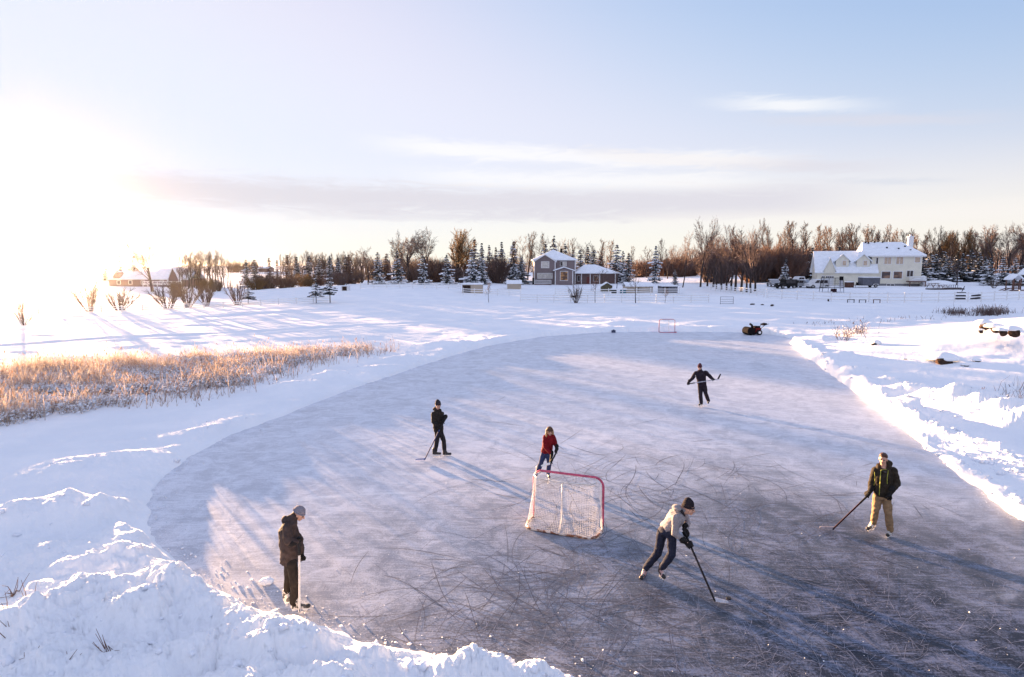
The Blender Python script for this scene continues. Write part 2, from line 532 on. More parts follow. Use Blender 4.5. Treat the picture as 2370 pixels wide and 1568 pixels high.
HILL = on_level(2560, 800, 0.6)
def height(x, y, fine=True):
    x, y = np.asarray(x, float), np.asarray(y, float)
    r = np.hypot(x, y)
    s = sdf(x, y)
    s = s + vnoise(x * 1.3, y * 1.3, 3) * 0.16 + vnoise(x * 5, y * 5, 4) * 0.07
    so_ = np.maximum(s, 0)
    z = land(x, y) + 0.02
    # ploughed edge: a low bank that fades outwards
    az_ = np.degrees(np.arctan2(x, np.maximum(y, .1)))
    near_left = sstep(-az_ + 18 - r * 0.5, 0, 12) * sstep(20 - r, 0, 6)
    right = sstep(az_, 8, 20) * sstep(60 - r, 0, 10)
    hb = 0.10 + 0.12 * near_left + 0.05 * right + 0.12 * sstep(r, 40, 56)
    wig = 1 + 0.9 * fbm(x * .5, y * .5, 3, 21)
    z = z + hb * wig * sstep(so_, 0.0, 0.9 + 1.4 * right) * (0.25 + 0.75 * np.exp(-so_ / 2.2))
    # the hill on the right and its shoulder
    z = z + 2.3 * np.exp(-(((x - HILL.x) / 13.0) ** 2 + ((y - HILL.y) / 10.0) ** 2)) * sstep(so_, 0.5, 5)
    near = so_ < 16
    lump_amp = np.exp(-so_ / 3.5) * 0.45 + 0.02 + 0.55 * near_left * sstep(9 - so_, 0, 3)
    rough = np.zeros_like(z)
    mz = np.zeros_like(z)
    for (mx, my, h, a, b, th) in MOUNDS:
        c, sn = math.cos(th), math.sin(th)
        ux = ((x - mx) * c + (y - my) * sn) / a
        uy = (-(x - mx) * sn + (y - my) * c) / b
        g = np.exp(-(np.abs(ux) ** 2.4 + np.abs(uy) ** 2.4))
        h = h * 0.8
        mz = np.maximum(mz, h * g) * 0.7 + 0.3 * (mz + h * g)
        rough = np.maximum(rough, g * min(1, h * 2.2))
    z = z + mz * sstep(so_, 0.05, 0.6)
    for k, P in enumerate(RIDGE):
        d = seg_d(x, y, P)
        wv = 0.45 + 0.25 * vnoise(x * .9, y * .9, 31 + k)
        g = np.exp(-(d / wv) ** 2)
        z = z + (0.26, 0.28, 0.10)[k] * g * (0.8 + 0.8 * vnoise(x * 1.7, y * 1.7, 41))
        rough = np.maximum(rough, g * 0.8)
    # ploughed track beside the right-hand bank is scraped down nearly to the ice
    dt = seg_d(x, y, TRACK)
    tr = np.exp(-(dt / 1.1) ** 4)
    z = z * (1 - 0.75 * tr) + 0.75 * tr * (0.03 + 0.02 * vnoise(x * 2, y * 2, 51))
    rough = rough * (1 - 0.7 * tr)
    # drifts and old tracks in the open snow
    field = sstep(so_, 2, 9)
    ca, sa = math.cos(SUN_AZ + .5), math.sin(SUN_AZ + .5)
    dxr, dyr = x * ca + y * sa, -x * sa + y * ca
    z = z + field * (0.16 * fbm(x * .05, y * .09, 3, 61) + 0.07 * fbm(dxr * .22, dyr * .6, 4, 62) * sstep(300 - r, 0, 150) + 0.30 * fbm(x * .012, y * .012, 2, 67) * sstep(r, 60, 140))
    for k, P in enumerate(TRACKS):
        d = seg_d(x, y, P)
        wob = d + 0.35 * vnoise(x * .6, y * .6, 95 + k)
        w_ = TRACK_W[k]
        z = z - field * (0.13 * np.exp(-(wob / w_) ** 2) - 0.05 * np.exp(-((np.abs(wob) - 1.7 * w_) / (.6 * w_)) ** 2)) * (0.7 + 0.6 * vnoise(x * 1.2, y * 1.2, 99))
    if fine:
        q = np.clip(np.maximum(rough, lump_amp), 0, 1) * sstep(so_, 0.02, 0.35) * sstep(70 - r, 0, 25)
        wx, wy = x + 0.25 * vnoise(x * 3, y * 3, 71), y + 0.25 * vnoise(x * 3, y * 3, 72)
        L = 0.085 * lumps(wx * 2.1, wy * 2.1, 73) + 0.055 * lumps(wx * 4.6, wy * 4.6, 74) + 0.032 * lumps(wx * 9.5, wy * 9.5, 75) + 0.02 * lumps(wx * 17., wy * 17., 80)
        patch = np.clip(0.55 + 1.6 * fbm(x * .8, y * .8, 3, 76), 0.05, 1.3)
        z = z + q * patch * L * (1 + 0.5 * near_left - 0.4 * right) + q * 0.16 * fbm(x * 1.6, y * 1.6, 5, 77) + q * 0.06 * fbm(x * 7, y * 7, 5, 79, .65)
        z = z + 0.012 * fbm(x * 2.2, y * 2.2, 3, 78) * sstep(60 - r, 0, 30) * sstep(so_, 0.02, 0.4)
    zin = -0.10 + 0 * z
    k = sstep(s, -0.12, 0.10)
    return zin * (1 - k) + np.maximum(z, 0.035) * k

TRACK = np.array([on_level(u, v).to_2d()[:] for u, v in [(1985, 895), (2080, 962), (2180, 1035), (2260, 1068), (2340, 1105), (2450, 1160)]][2:])

TRACKS = [np.array([on_level(u, v, .3).to_2d()[:] for u, v in r]) for r in (
    [(-60, 800), (250, 778), (620, 764), (950, 750), (1300, 738), (1500, 734)], [(380, 736), (620, 726), (850, 716), (1150, 708)],
    [(1840, 768), (2010, 762), (2200, 752), (2420, 742)], [(1900, 752), (2100, 748), (2420, 730)], [(1985, 757), (2030, 735), (2010, 715), (2060, 702)],
    [(2200, 735), (2290, 722), (2400, 716)], [(1000, 712), (1300, 716), (1650, 712)], [(60, 1010), (300, 1000), (560, 950), (760, 890)])]
TRACK_W = (.75, .5, .8, .5, .35, .45, .5, .35)

def gz(x, y):
    return float(height(np.array([x]), np.array([y]), False)[0])

def ground_at(u, Y):
    """point on the land seen in picture column u (at about mid height) at depth Y"""
    x = (u - U0) / FOC * Y / math.cos(PITCH) * (math.cos(PITCH) ** 1)
    # refine for pitch: depth along the lens axis
    z = 0.0
    for _ in range(3):
        z = gz(x, Y)
        fd = Y * math.cos(PITCH) + (CAM_H - z) * math.sin(PITCH)
        x = (u - U0) / FOC * fd
    return Vector((x, Y, z))

# ------------------------------------------------------------------ snow material
def snow_material():
    m, t, b = new_mat('snow')
    co = objco(t)
    n = t.noise(co, 0.35, 5, 0.6)
    c = t.mix(t.smooth(n, .35, .7), (0.80, 0.83, 0.88), (0.88, 0.89, 0.92))
    L = m.node_tree.links
    # scraped track on the right: thin snow over grey ice
    L.new(c, b.inputs['Base Color'])
    b.inputs['Roughness'].default_value = 0.95
    b.inputs['Specular IOR Level'].default_value = 0.03
    h1 = t.noise(co, 11.0, 8, 0.7)
    h2 = t.noise(co, 1.2, 5, 0.6)
    nb = t.bump(h2, 0.3, 0.10)
    L.new(t.bump(h1, 0.75, 0.04, nb), b.inputs['Normal'])
    return m
M_SNOW = snow_material()
_mc['snow'] = M_SNOW

def ice_material():
    m, t, b = new_mat('ice')
    L = m.node_tree.links
    co = objco(t)
    sp = t.n('ShaderNodeSeparateXYZ', i_0=co)
    # bare dark ice in the near right corner, frosted grey elsewhere
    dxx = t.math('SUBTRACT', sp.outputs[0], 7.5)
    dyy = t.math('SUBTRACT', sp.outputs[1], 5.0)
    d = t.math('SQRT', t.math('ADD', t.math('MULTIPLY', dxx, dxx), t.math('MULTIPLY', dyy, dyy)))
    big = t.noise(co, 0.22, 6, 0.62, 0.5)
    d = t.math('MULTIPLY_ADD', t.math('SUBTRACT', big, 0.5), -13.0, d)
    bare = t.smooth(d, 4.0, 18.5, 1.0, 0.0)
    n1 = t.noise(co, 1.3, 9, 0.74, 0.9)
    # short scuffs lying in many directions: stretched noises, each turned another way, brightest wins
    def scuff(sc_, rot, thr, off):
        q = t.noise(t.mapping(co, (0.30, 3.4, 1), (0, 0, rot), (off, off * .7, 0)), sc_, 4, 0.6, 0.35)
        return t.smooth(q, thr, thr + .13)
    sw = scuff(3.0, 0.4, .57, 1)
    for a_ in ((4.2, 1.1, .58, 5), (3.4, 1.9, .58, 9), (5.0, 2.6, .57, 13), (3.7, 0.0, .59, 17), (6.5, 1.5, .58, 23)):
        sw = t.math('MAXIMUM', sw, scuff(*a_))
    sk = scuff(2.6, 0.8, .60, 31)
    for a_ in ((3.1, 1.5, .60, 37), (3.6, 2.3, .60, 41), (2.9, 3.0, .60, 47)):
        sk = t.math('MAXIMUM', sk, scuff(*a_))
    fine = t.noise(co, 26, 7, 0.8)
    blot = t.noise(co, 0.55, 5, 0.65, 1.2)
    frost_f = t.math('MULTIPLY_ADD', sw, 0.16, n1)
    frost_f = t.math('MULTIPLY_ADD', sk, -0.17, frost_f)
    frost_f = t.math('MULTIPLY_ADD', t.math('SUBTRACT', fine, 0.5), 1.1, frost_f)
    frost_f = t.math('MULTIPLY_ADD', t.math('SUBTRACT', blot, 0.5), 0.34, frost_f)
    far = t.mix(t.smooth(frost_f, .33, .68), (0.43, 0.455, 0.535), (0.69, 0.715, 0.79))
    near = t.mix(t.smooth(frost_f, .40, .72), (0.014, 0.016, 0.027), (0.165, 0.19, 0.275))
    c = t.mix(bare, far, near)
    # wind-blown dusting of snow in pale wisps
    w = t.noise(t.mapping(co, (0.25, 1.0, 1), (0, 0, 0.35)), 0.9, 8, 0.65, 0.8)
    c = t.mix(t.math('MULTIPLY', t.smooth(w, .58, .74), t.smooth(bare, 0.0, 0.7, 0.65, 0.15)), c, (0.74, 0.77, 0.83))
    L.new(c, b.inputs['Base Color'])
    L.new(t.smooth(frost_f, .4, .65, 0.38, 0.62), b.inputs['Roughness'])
    b.inputs['Specular IOR Level'].default_value = 0.22
    h = t.noise(co, 14, 6, 0.7)
    L.new(t.bump(h, 0.25, 0.012), b.inputs['Normal'])
    return m
M_ICE = ice_material()

# ------------------------------------------------------------------ build land
def build_land():
    # picture columns evenly spaced inside the view, coarse elsewhere
    uc = np.linspace(-260, 2630, 1050)
    a = np.arctan((uc - U0) / FOC)
    rest = np.linspace(a[-1], a[0] + 2 * PI, 90)[1:-1]
    a = np.concatenate([a, rest])
    r = [3.0]
    while r[-1] < 9000:
        q = r[-1]
        r.append(q * (1.045 if q < 7.5 else 1.0042 if q < 24 else 1.0075 if q < 75 else 1.011 if q < 250 else 1.06))
    r = np.array(r)
    X = r[:, None] * np.sin(a)[None, :]
    Y = r[:, None] * np.cos(a)[None, :]
    Z = np.empty_like(X)
    for i in range(0, len(r), 60):
        Z[i:i + 60] = height(X[i:i + 60], Y[i:i + 60])
    n, m = X.shape
    V = np.stack([X, Y, Z], -1).reshape(-1, 3)
    idx = np.arange(n * m).reshape(n, m)
    A = idx[:-1, :]
    B = np.roll(idx, -1, 1)[:-1, :]
    Cc = np.roll(idx, -1, 1)[1:, :]
    D = idx[1:, :]
    Fc = np.stack([A, B, Cc, D], -1).reshape(-1, 4)
    # drop the cells that lie wholly under the ice
    zf = V[Fc, 2].max(1)
    Fc = Fc[(zf > -0.095) | (np.hypot(V[Fc[:, 0], 0], V[Fc[:, 0], 1]) < 3.2)][:, ::-1]
    used = np.unique(Fc)
    remap = np.full(len(V), -1)
    remap[used] = np.arange(len(used))
    me = np_mesh('snow_ground', V[used], remap[Fc], M_SNOW, True)
    o = link('snow_ground', me)
    tag(o, kind='structure')
    return o
build_land()

def build_ice():
    bm = bmesh.new()
    c = ICE.mean(0)
    vs_ = []
    n = len(ICE)
    for i in range(n):
        p, q, s_ = ICE[i - 1], ICE[i], ICE[(i + 1) % n]
        e = s_ - p
        nrm = np.array([e[1], -e[0]]) / np.hypot(*e)
        w = q + nrm * 0.35
        if float(sdf(np.array([w[0]]), np.array([w[1]]))[0]) < 0:
            w = q - nrm * 0.35
        vs_.append(bm.verts.new((w[0], w[1], 0)))
    f = bm.faces.new(vs_)
    if f.normal.z < 0:
        f.normal_flip()
    bm.normal_update()
    bmesh.ops.triangulate(bm, faces=bm.faces)
    for f in bm.faces:
        if f.normal.z < 0:
            f.normal_flip()
    me = bpy.data.meshes.new('ice')
    bm.to_mesh(me)
    bm.free()
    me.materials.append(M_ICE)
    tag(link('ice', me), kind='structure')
build_ice()
# ------------------------------------------------------------------ people
def baked(o):
    """apply an object's modifiers into its mesh"""
    dg = bpy.context.evaluated_depsgraph_get()
    me = bpy.data.meshes.new_from_object(o.evaluated_get(dg))
    old = o.data
    o.modifiers.clear()
    o.data = me
    me.name = old.name
    bpy.data.meshes.remove(old)
    return o

class Blob:
    """capsules, balls and lofts that a voxel remesh joins into ONE continuous surface"""
    def __init__(self):
        self.mb = MB()
    def cap(self, a, b, ra, rb, n=12):
        a, b = Vector(a), Vector(b)
        d = b - a
        L = max(d.length, 1e-4)
        d.normalize()
        pts, rr = [], []
        for k in range(0, 4):
            th = PI / 2 * (1 - k / 3.0)
            pts.append(a - d * ra * math.sin(th)); rr.append(max(ra * math.cos(th), 0.0015))
        for k in range(0, 4):
            th = PI / 2 * k / 3.0
            pts.append(b + d * rb * math.sin(th)); rr.append(max(rb * math.cos(th), 0.0015))
        self.mb.tube(pts, rr, n)
        return self
    def chain(self, pts, rad):
        for p, q, r1, r2 in zip(pts[:-1], pts[1:], rad[:-1], rad[1:]):
            self.cap(p, q, r1, r2)
        return self
    def loft(self, rings, n=18):
        """rings: (centre, side vector, front vector, half width, half depth)"""
        bm = self.mb.bm
        R_ = []
        for c, sx, sy, a, b in rings:
            R_.append([bm.verts.new(Vector(c) + Vector(sx) * a * math.copysign(abs(math.cos(2 * PI * k / n)) ** 0.85, math.cos(2 * PI * k / n)) + Vector(sy) * b * math.copysign(abs(math.sin(2 * PI * k / n)) ** 0.85, math.sin(2 * PI * k / n))) for k in range(n)])
        for A, B in zip(R_[:-1], R_[1:]):
            for k in range(n):
                bm.faces.new((A[k], A[(k + 1) % n], B[(k + 1) % n], B[k]))
        bm.faces.new(list(reversed(R_[0])))
        bm.faces.new(R_[-1])
        return self
    def ball(self, c, s, rot=None):
        self.mb.ball(c, s, rot=rot, seg=16, ring=10)
        return self
    def done(self, name, material, parent, voxel=0.014, smooth=3, wrinkle=0.0, wscale=14.0, keep=None):
        o = self.mb.build(name, material, parent)
        md = o.modifiers.new('remesh', 'REMESH')
        md.mode = 'VOXEL'
        md.voxel_size = voxel
        md.use_smooth_shade = True
        sm = o.modifiers.new('smooth', 'SMOOTH')
        sm.factor = 0.5
        sm.iterations = smooth
        baked(o)
        me = o.data
        n = len(me.vertices)
        if wrinkle and n:
            co = np.empty(n * 3, dtype=np.float32); me.vertices.foreach_get('co', co)
            no = np.empty(n * 3, dtype=np.float32); me.vertices.foreach_get('normal', no)
            co = co.reshape(-1, 3).astype(float); no = no.reshape(-1, 3)
            w = fbm(co[:, 0] * wscale * 1.6 + co[:, 1] * wscale * 1.1, co[:, 2] * wscale * 0.8 + co[:, 0] * 5, 3, 91)
            w2 = fbm(co[:, 1] * wscale * 1.2 + co[:, 2] * wscale * 1.3, co[:, 0] * wscale * 0.9 - co[:, 2] * 6, 3, 97)
            co = co + no * ((w + w2) * wrinkle)[:, None]
            me.vertices.foreach_set('co', co.astype(np.float32).ravel())
        for p in me.polygons:
            p.use_smooth = True
        return o

M_SKIN = mat('skin', (0.52, 0.30, 0.22), 0.5, 0.08, 20)
M_EYE = mat('eye', (0.03, 0.025, 0.02), 0.3, 0.05)
M_LIP = mat('lips', (0.42, 0.17, 0.14), 0.5, 0.08)
M_STEEL = mat('blade_steel', (0.62, 0.63, 0.66), 0.25, 0.05, metal=0.9)
M_HOLDER = mat('skate_holder', (0.78, 0.78, 0.78), 0.4, 0.05)
M_BLACK = mat('black_leather', (0.02, 0.02, 0.022), 0.5, 0.25, 15)
M_LACE = mat('white_lace', (0.75, 0.75, 0.74), 0.7, 0.1)
M_GLOVE = mat('glove_leather', (0.014, 0.013, 0.014), 0.8, 0.3, 25, bump=0.2)

def zoomer(ox, oy, k):
    """picture point of an enlarged view -> 2370-wide picture units"""
    s = 2370.0 / 2500.0
    return lambda x, y: ((ox + x * k) * s, (oy + y * k) * s)

class Poser:
    def __init__(self, name, foot, zoom, label, sole=0.0):
        self.zoom = zoom
        u, v = zoom(*foot)
        self.base = on_level(u, v, sole)
        self.root = empty('person', self.base)
        tag(self.root, label, 'person', 'hockey players on the ice')
        d = Vector((self.base.x, self.base.y, 0)).normalized()
        self.n = d                                   # away from the camera
        self.r = Vector((d.y, -d.x, 0))              # to the right in the picture
    def J(self, x, y, depth=0.0):
        u, v = self.zoom(x, y)
        d = ray(u, v)
        P0 = self.base + self.n * depth
        k = (P0 - EYE).dot(self.n) / d.dot(self.n)
        return EYE + d * k - self.base
    def W(self, p):
        return p + self.base

def head(pz, H, fw, skin=M_SKIN, s=1.0, tilt=0.0, neck_to=None, body_blob=None, up=None):
    """add a head to the body blob; returns its frame"""
    fw = Vector(fw).normalized()
    up = Vector(up or (0, 0, 1))
    sx = fw.cross(up).normalized()
    up = sx.cross(fw).normalized()
    M = Matrix((sx, fw, up)).transposed()
    b = body_blob
    P = lambda x, y, z: H + (sx * x + fw * y + up * z) * s
    b.ball(P(0, -0.012, 0.03), (0.077 * s, 0.098 * s, 0.092 * s), M)          # skull
    b.ball(P(0, 0.022, -0.035), (0.062 * s, 0.070 * s, 0.078 * s), M)         # face
    b.ball(P(0, 0.052, -0.088), (0.034 * s, 0.034 * s, 0.026 * s), M)         # chin
    b.cap(P(0, 0.088, 0.010), P(0, 0.112, -0.030), 0.010 * s, 0.015 * s)      # nose
    for q in (-1, 1):
        b.ball(P(q * 0.078, -0.005, -0.012), (0.012 * s, 0.024 * s, 0.034 * s), M)   # ear
        b.ball(P(q * 0.034, 0.070, 0.022), (0.026 * s, 0.016 * s, 0.010 * s), M)     # brow
        b.ball(P(q * 0.038, 0.062, -0.030), (0.022 * s, 0.018 * s, 0.020 * s), M)    # cheek
    if neck_to is not None:
        b.cap(P(0, -0.02, -0.06), neck_to, 0.056 * s, 0.064 * s)
    return P, M, s

def face_bits(root, P, M, s):
    for q in (-1, 1):
        mb = MB()
        mb.ball(P(q * 0.033, 0.083, 0.003), (0.017 * s, 0.009 * s, 0.012 * s), rot=M)
        mb.build('eye', M_EYE, root)
    mb = MB()
    mb.ball(P(0, 0.088, -0.062), (0.024 * s, 0.008 * s, 0.007 * s), rot=M)
    mb.build('mouth', M_LIP, root)

def torso(b, hip, chest, neck, hipw, chestw, side, front, hd, cd, hem=None, hemw=None, shoulderw=None):
    sx = Vector(side).normalized()
    ax = (chest - hip).normalized()
    fy = sx.cross(ax).normalized()
    rings = []
    if hem is not None:
        rings.append((hem, sx, fy, hemw[0], hemw[1]))
    rings.append((hip, sx, fy, hipw, hd))
    rings.append((hip.lerp(chest, 0.5), sx, fy, (hipw + chestw) / 2 * 0.97, (hd + cd) / 2))
    rings.append((chest, sx, fy, chestw, cd))
    top = chest.lerp(neck, 0.62)
    rings.append((top, sx, fy, (shoulderw or chestw) * 0.88, cd * 0.72))
    rings.append((neck, sx, fy, 0.075, 0.075))
    b.loft(rings)

def glove(root, W, G, s, name='glove', material=None, size=1.0, cuff=0.16, open_=0.0):
    """padded glove at grip point G round a shaft of direction s, reached from wrist W; five separate fingers"""
    material = material or M_GLOVE
    s = Vector(s).normalized()
    fa = (G - W)
    L = fa.length
    fa.normalize()
    side = s.cross(fa)
    if side.length < 0.2:
        side = s.cross(Vector((0.3, -0.9, 0.2)))
    side.normalize()
    back = side.cross(s).normalized()
    if back.dot(fa) > 0:
        back = -back
    # back: from the shaft to the palm, towards the wrist
    b = Blob()
    k = size
    palm = G + back * 0.050 * k
    Mx = Matrix((s, side, back)).transposed()
    b.ball(palm, (0.052 * k, 0.034 * k, 0.048 * k), Mx)
    b.cap(palm, W.lerp(G, 0.15), 0.040 * k, 0.043 * k)
    a0 = W.lerp(G, 0.15)
    b.cap(a0, W - fa * cuff * 0.55, 0.046 * k, 0.064 * k)
    rad = (0.036 + open_) * k
    for i in range(4):
        o = s * ((i - 1.5) * 0.027 * k)
        ln = (0.92, 1.0, 0.97, 0.82)[i]
        pts = []
        for j in range(5):
            th = (-0.2 + j * 0.78 * ln)
            pts.append(G + o + back * (math.cos(th) * rad * 1.15) + side * (math.sin(th) * rad * 1.15))
        b.chain(pts, [0.0155 * k * (1 - 0.07 * j) for j in range(5)])
    tp = []
    for j in range(4):
        th = -(0.35 + j * 0.62)
        tp.append(G + s * (0.050 - 0.004 * j) * k + back * (math.cos(th) * rad * 1.1) + side * (math.sin(th) * rad * 1.1))
    b.chain(tp, [0.019 * k, 0.0175 * k, 0.016 * k, 0.014 * k])
    return b.done(name, material, root, voxel=0.0065, smooth=2, wrinkle=0.002)

def skate(root, heel, toe, ankle, up, boot_mat, toe_mat, laces=True):
    """ice skate: boot > toe_cap, laces, blade_holder, blade. heel and toe are the ends of the sole"""
    heel, toe, ankle = Vector(heel), Vector(toe), Vector(ankle)
    d = (toe - heel).normalized()
    up = Vector(up)
    sx = d.cross(up).normalized()
    up = sx.cross(d).normalized()
    L = (toe - heel).length
    P = lambda a, b_, c: heel + d * (a * L) + sx * b_ + up * c
    h0 = 0.062
    b = Blob()
    b.cap(P(0.13, 0, h0 + 0.040), P(0.55, 0, h0 + 0.040), 0.040, 0.042)
    b.cap(P(0.55, 0, h0 + 0.040), P(0.84, 0, h0 + 0.034), 0.043, 0.036)
    b.cap(P(0.13, 0, h0 + 0.045), P(0.20, 0, h0 + 0.19), 0.042, 0.050)
    b.cap(P(0.45, 0, h0 + 0.055), P(0.26, 0, h0 + 0.17), 0.042, 0.045)
    b.cap(P(0.22, 0, h0 + 0.15), P(0.22, 0, h0 + 0.15).lerp(ankle, 0.55), 0.050, 0.052)
    boot = b.done('skate', boot_mat, root, voxel=0.009, smooth=2)
    c = Blob()
    c.ball(P(0.88, 0, h0 + 0.034), (0.05, 0.044, 0.040), Matrix((d, sx, up)).transposed())
    c.done('toe_cap', toe_mat, boot, voxel=0.008, smooth=1)
    if laces:
        m = MB()
        for k in range(7):
            f = k / 6.0
            p = P(0.76, 0, h0 + 0.082).lerp(P(0.36, 0, h0 + 0.205), f)
            m.tube([p - sx * 0.026 - up * 0.004, p + up * 0.008, p + sx * 0.026 - up * 0.004], 0.0045, 5)
        m.build('laces', M_LACE, boot)
    m = MB()
    m.prism([P(0.06, -0.008, h0), P(0.95, -0.008, h0), P(0.84, -0.008, 0.018), P(0.66, -0.008, 0.022), P(0.60, -0.008, h0 - 0.018), P(0.36, -0.008, h0 - 0.018), P(0.30, -0.008, 0.022), P(0.12, -0.008, 0.018)], sx * 0.016)
    m.build('blade_holder', M_HOLDER, boot)
    m = MB()
    m.prism([P(0.02, -0.002, 0.030), P(1.0, -0.002, 0.030), P(1.0, -0.002, 0.012), P(0.93, -0.002, 0.0), P(0.09, -0.002, 0.0), P(0.02, -0.002, 0.008)], sx * 0.004)
    m.build('blade', M_STEEL, boot)
    return boot

def limb(b, pts, rads):
    if len(pts) == 4:                 # arm: ends as a narrow palm inside the glove
        pts = pts[:3] + [pts[2].lerp(pts[3], .55)]
    b.chain(pts, rads)

def hat(root, P, M, s, material, cuff_mat=None, back=0.0, tall=0.0, name='knit_hat', pom=None):
    b = Blob()
    b.ball(P(0, -0.016 - back, 0.052 + tall * .3), (0.090 * s, 0.108 * s, (0.088 + tall * .5) * s), M)
    if tall:
        b.ball(P(0, -0.035 - back, 0.10 + tall * .7), (0.062 * s, 0.07 * s, 0.06 * s), M)
    # cut by the brim: a ring of padding below
    o = b.done(name, material, root, voxel=0.010, smooth=2, wrinkle=0.004, wscale=30)
    me = o.data
    # keep only the part above the brim plane
    bm = bmesh.new(); bm.from_mesh(me)
    brim = P(0, 0.0, 0.026); nrm = (P(0, -0.06, 1.0) - P(0, 0, 0)).normalized()
    bmesh.ops.bisect_plane(bm, geom=bm.verts[:] + bm.edges[:] + bm.faces[:], plane_co=brim, plane_no=nrm, clear_inner=True)
    bm.to_mesh(me); bm.free()
    m = MB()
    pts = []
    for k in range(20):
        a = 2 * PI * k / 20
        pts.append(P(math.cos(a) * 0.090, -0.014 - back + math.sin(a) * 0.108, 0.030 + 0.06 * (-0.014 + math.sin(a) * 0.108)))
    m.tube(pts, 0.014 * s, 8, closed=True)
    m.build('hat_cuff', cuff_mat or material, o)
    return o

def stick(A, B, heel_dir, label, shaft_mat, blade_mat, grip_mat, blade_len=0.30, tape=True, roll=None, taped_from=0.0):
    """hockey stick from the butt A to the heel B (world), blade running on from B; shaft, grip, blade"""
    A, B = Vector(A), Vector(B)
    root = empty('hockey_stick', A)
    tag(root, label, 'hockey stick', 'hockey sticks')
    a, b = Vector((0, 0, 0)), B - A
    d = b.normalized()
    m = MB()
    q = d.to_track_quat('Z', 'Y').to_matrix()
    m.box(b * 0.5, (0.024, 0.034, b.length), rot=q)
    m.build('shaft', shaft_mat, root, bevel=0.004)
    m = MB()
    m.box(d * 0.17, (0.031, 0.041, 0.32), rot=q)
    m.ball(d * 0.005, (0.022, 0.026, 0.02), rot=q, seg=10, ring=6)
    m.build('grip_tape', grip_mat, root, bevel=0.004)
    hd = Vector(heel_dir).normalized()
    n = hd.cross(d).normalized()
    upb = n.cross(hd).normalized()
    if upb.dot(d) > 0:
        upb = -upb
    m = MB()
    N = 8
    prev = None
    bm = m.bm
    for i in range(N + 1):
        f = i / N
        c = b + hd * (f * blade_len - 0.02) + n * (0.035 * f * f)
        h = 0.036 * (1 - 0.15 * f) * (0.75 if i == N else 1)
        th = 0.011
        ring = [bm.verts.new(c + upb * (h * 2 - 0.0) + n * th / 2), bm.verts.new(c + upb * (h * 2) - n * th / 2), bm.verts.new(c - n * th / 2 + upb * (0.012 * f * f)), bm.verts.new(c + n * th / 2 + upb * (0.012 * f * f))]
        if prev:
            for k in range(4):
                bm.faces.new((prev[k], prev[(k + 1) % 4], ring[(k + 1) % 4], ring[k]))
        else:
            bm.faces.new(ring)
        prev = ring
    bm.faces.new(list(reversed(prev)))
    m.build('blade', blade_mat, root)
    return root

M_STK_BLACK = mat('stick_black', (0.02, 0.02, 0.025), 0.7, 0.2)
M_STK_WHITE = mat('stick_white', (0.72, 0.70, 0.68), 0.4, 0.12, 30)
M_STK_BLUE = mat('stick_navy', (0.03, 0.05, 0.14), 0.75, 0.3, 10)
M_STK_RED = mat('stick_maroon', (0.032, 0.012, 0.018), 0.8, 0.25, 10)
M_TAPE_W = mat('white_tape', (0.74, 0.72, 0.70), 0.8, 0.12, 40)
M_TAPE_B = mat('black_tape', (0.025, 0.025, 0.028), 0.85, 0.2, 40)

def two_tone(name, c1, c2, axis_scale, lo, hi):
    m, t, b = new_mat(name)
    co = objco(t)
    n = t.noise(t.mapping(co, axis_scale), 1.0, 2, 0.5)
    m.node_tree.links.new(t.mix(t.smooth(n, lo, hi), c1, c2), b.inputs['Base Color'])
    b.inputs['Roughness'].default_value = 0.4
    return m
M_BOOT_WB = two_tone('boot_white_black', (0.05, 0.05, 0.05), (0.62, 0.60, 0.58), (14, 14, 14), .46, .50)
M_BOOT_GREY = two_tone('boot_grey', (0.05, 0.048, 0.045), (0.40, 0.39, 0.37), (13, 13, 13), .47, .52)
M_BOOT_RED = two_tone('boot_red_black', (0.03, 0.028, 0.03), (0.50, 0.30, 0.30), (12, 12, 12), .48, .53)

def decal(p, target, z, strokes, rad, name, material):
    from mathutils.bvhtree import BVHTree
    bv = BVHTree.FromPolygons([v.co.copy() for v in target.data.vertices], [tuple(q.vertices) for q in target.data.polygons])
    m = MB()
    ok = False
    for pts in strokes:
        out_ = []
        for (x0, y0), (x1, y1) in zip(pts[:-1], pts[1:]):
            for k in range(7):
                f = k / 6.0
                d = ray(*z(x0 + (x1 - x0) * f, y0 + (y1 - y0) * f)).normalized()
                h = bv.ray_cast(EYE - p.base, d)
                if h[0] is not None:
                    out_.append(h[0] - d * 0.002)
        if len(out_) > 3:
            m.tube(out_, rad, 5)
            ok = True
    if ok:
        m.build(name, material, target)
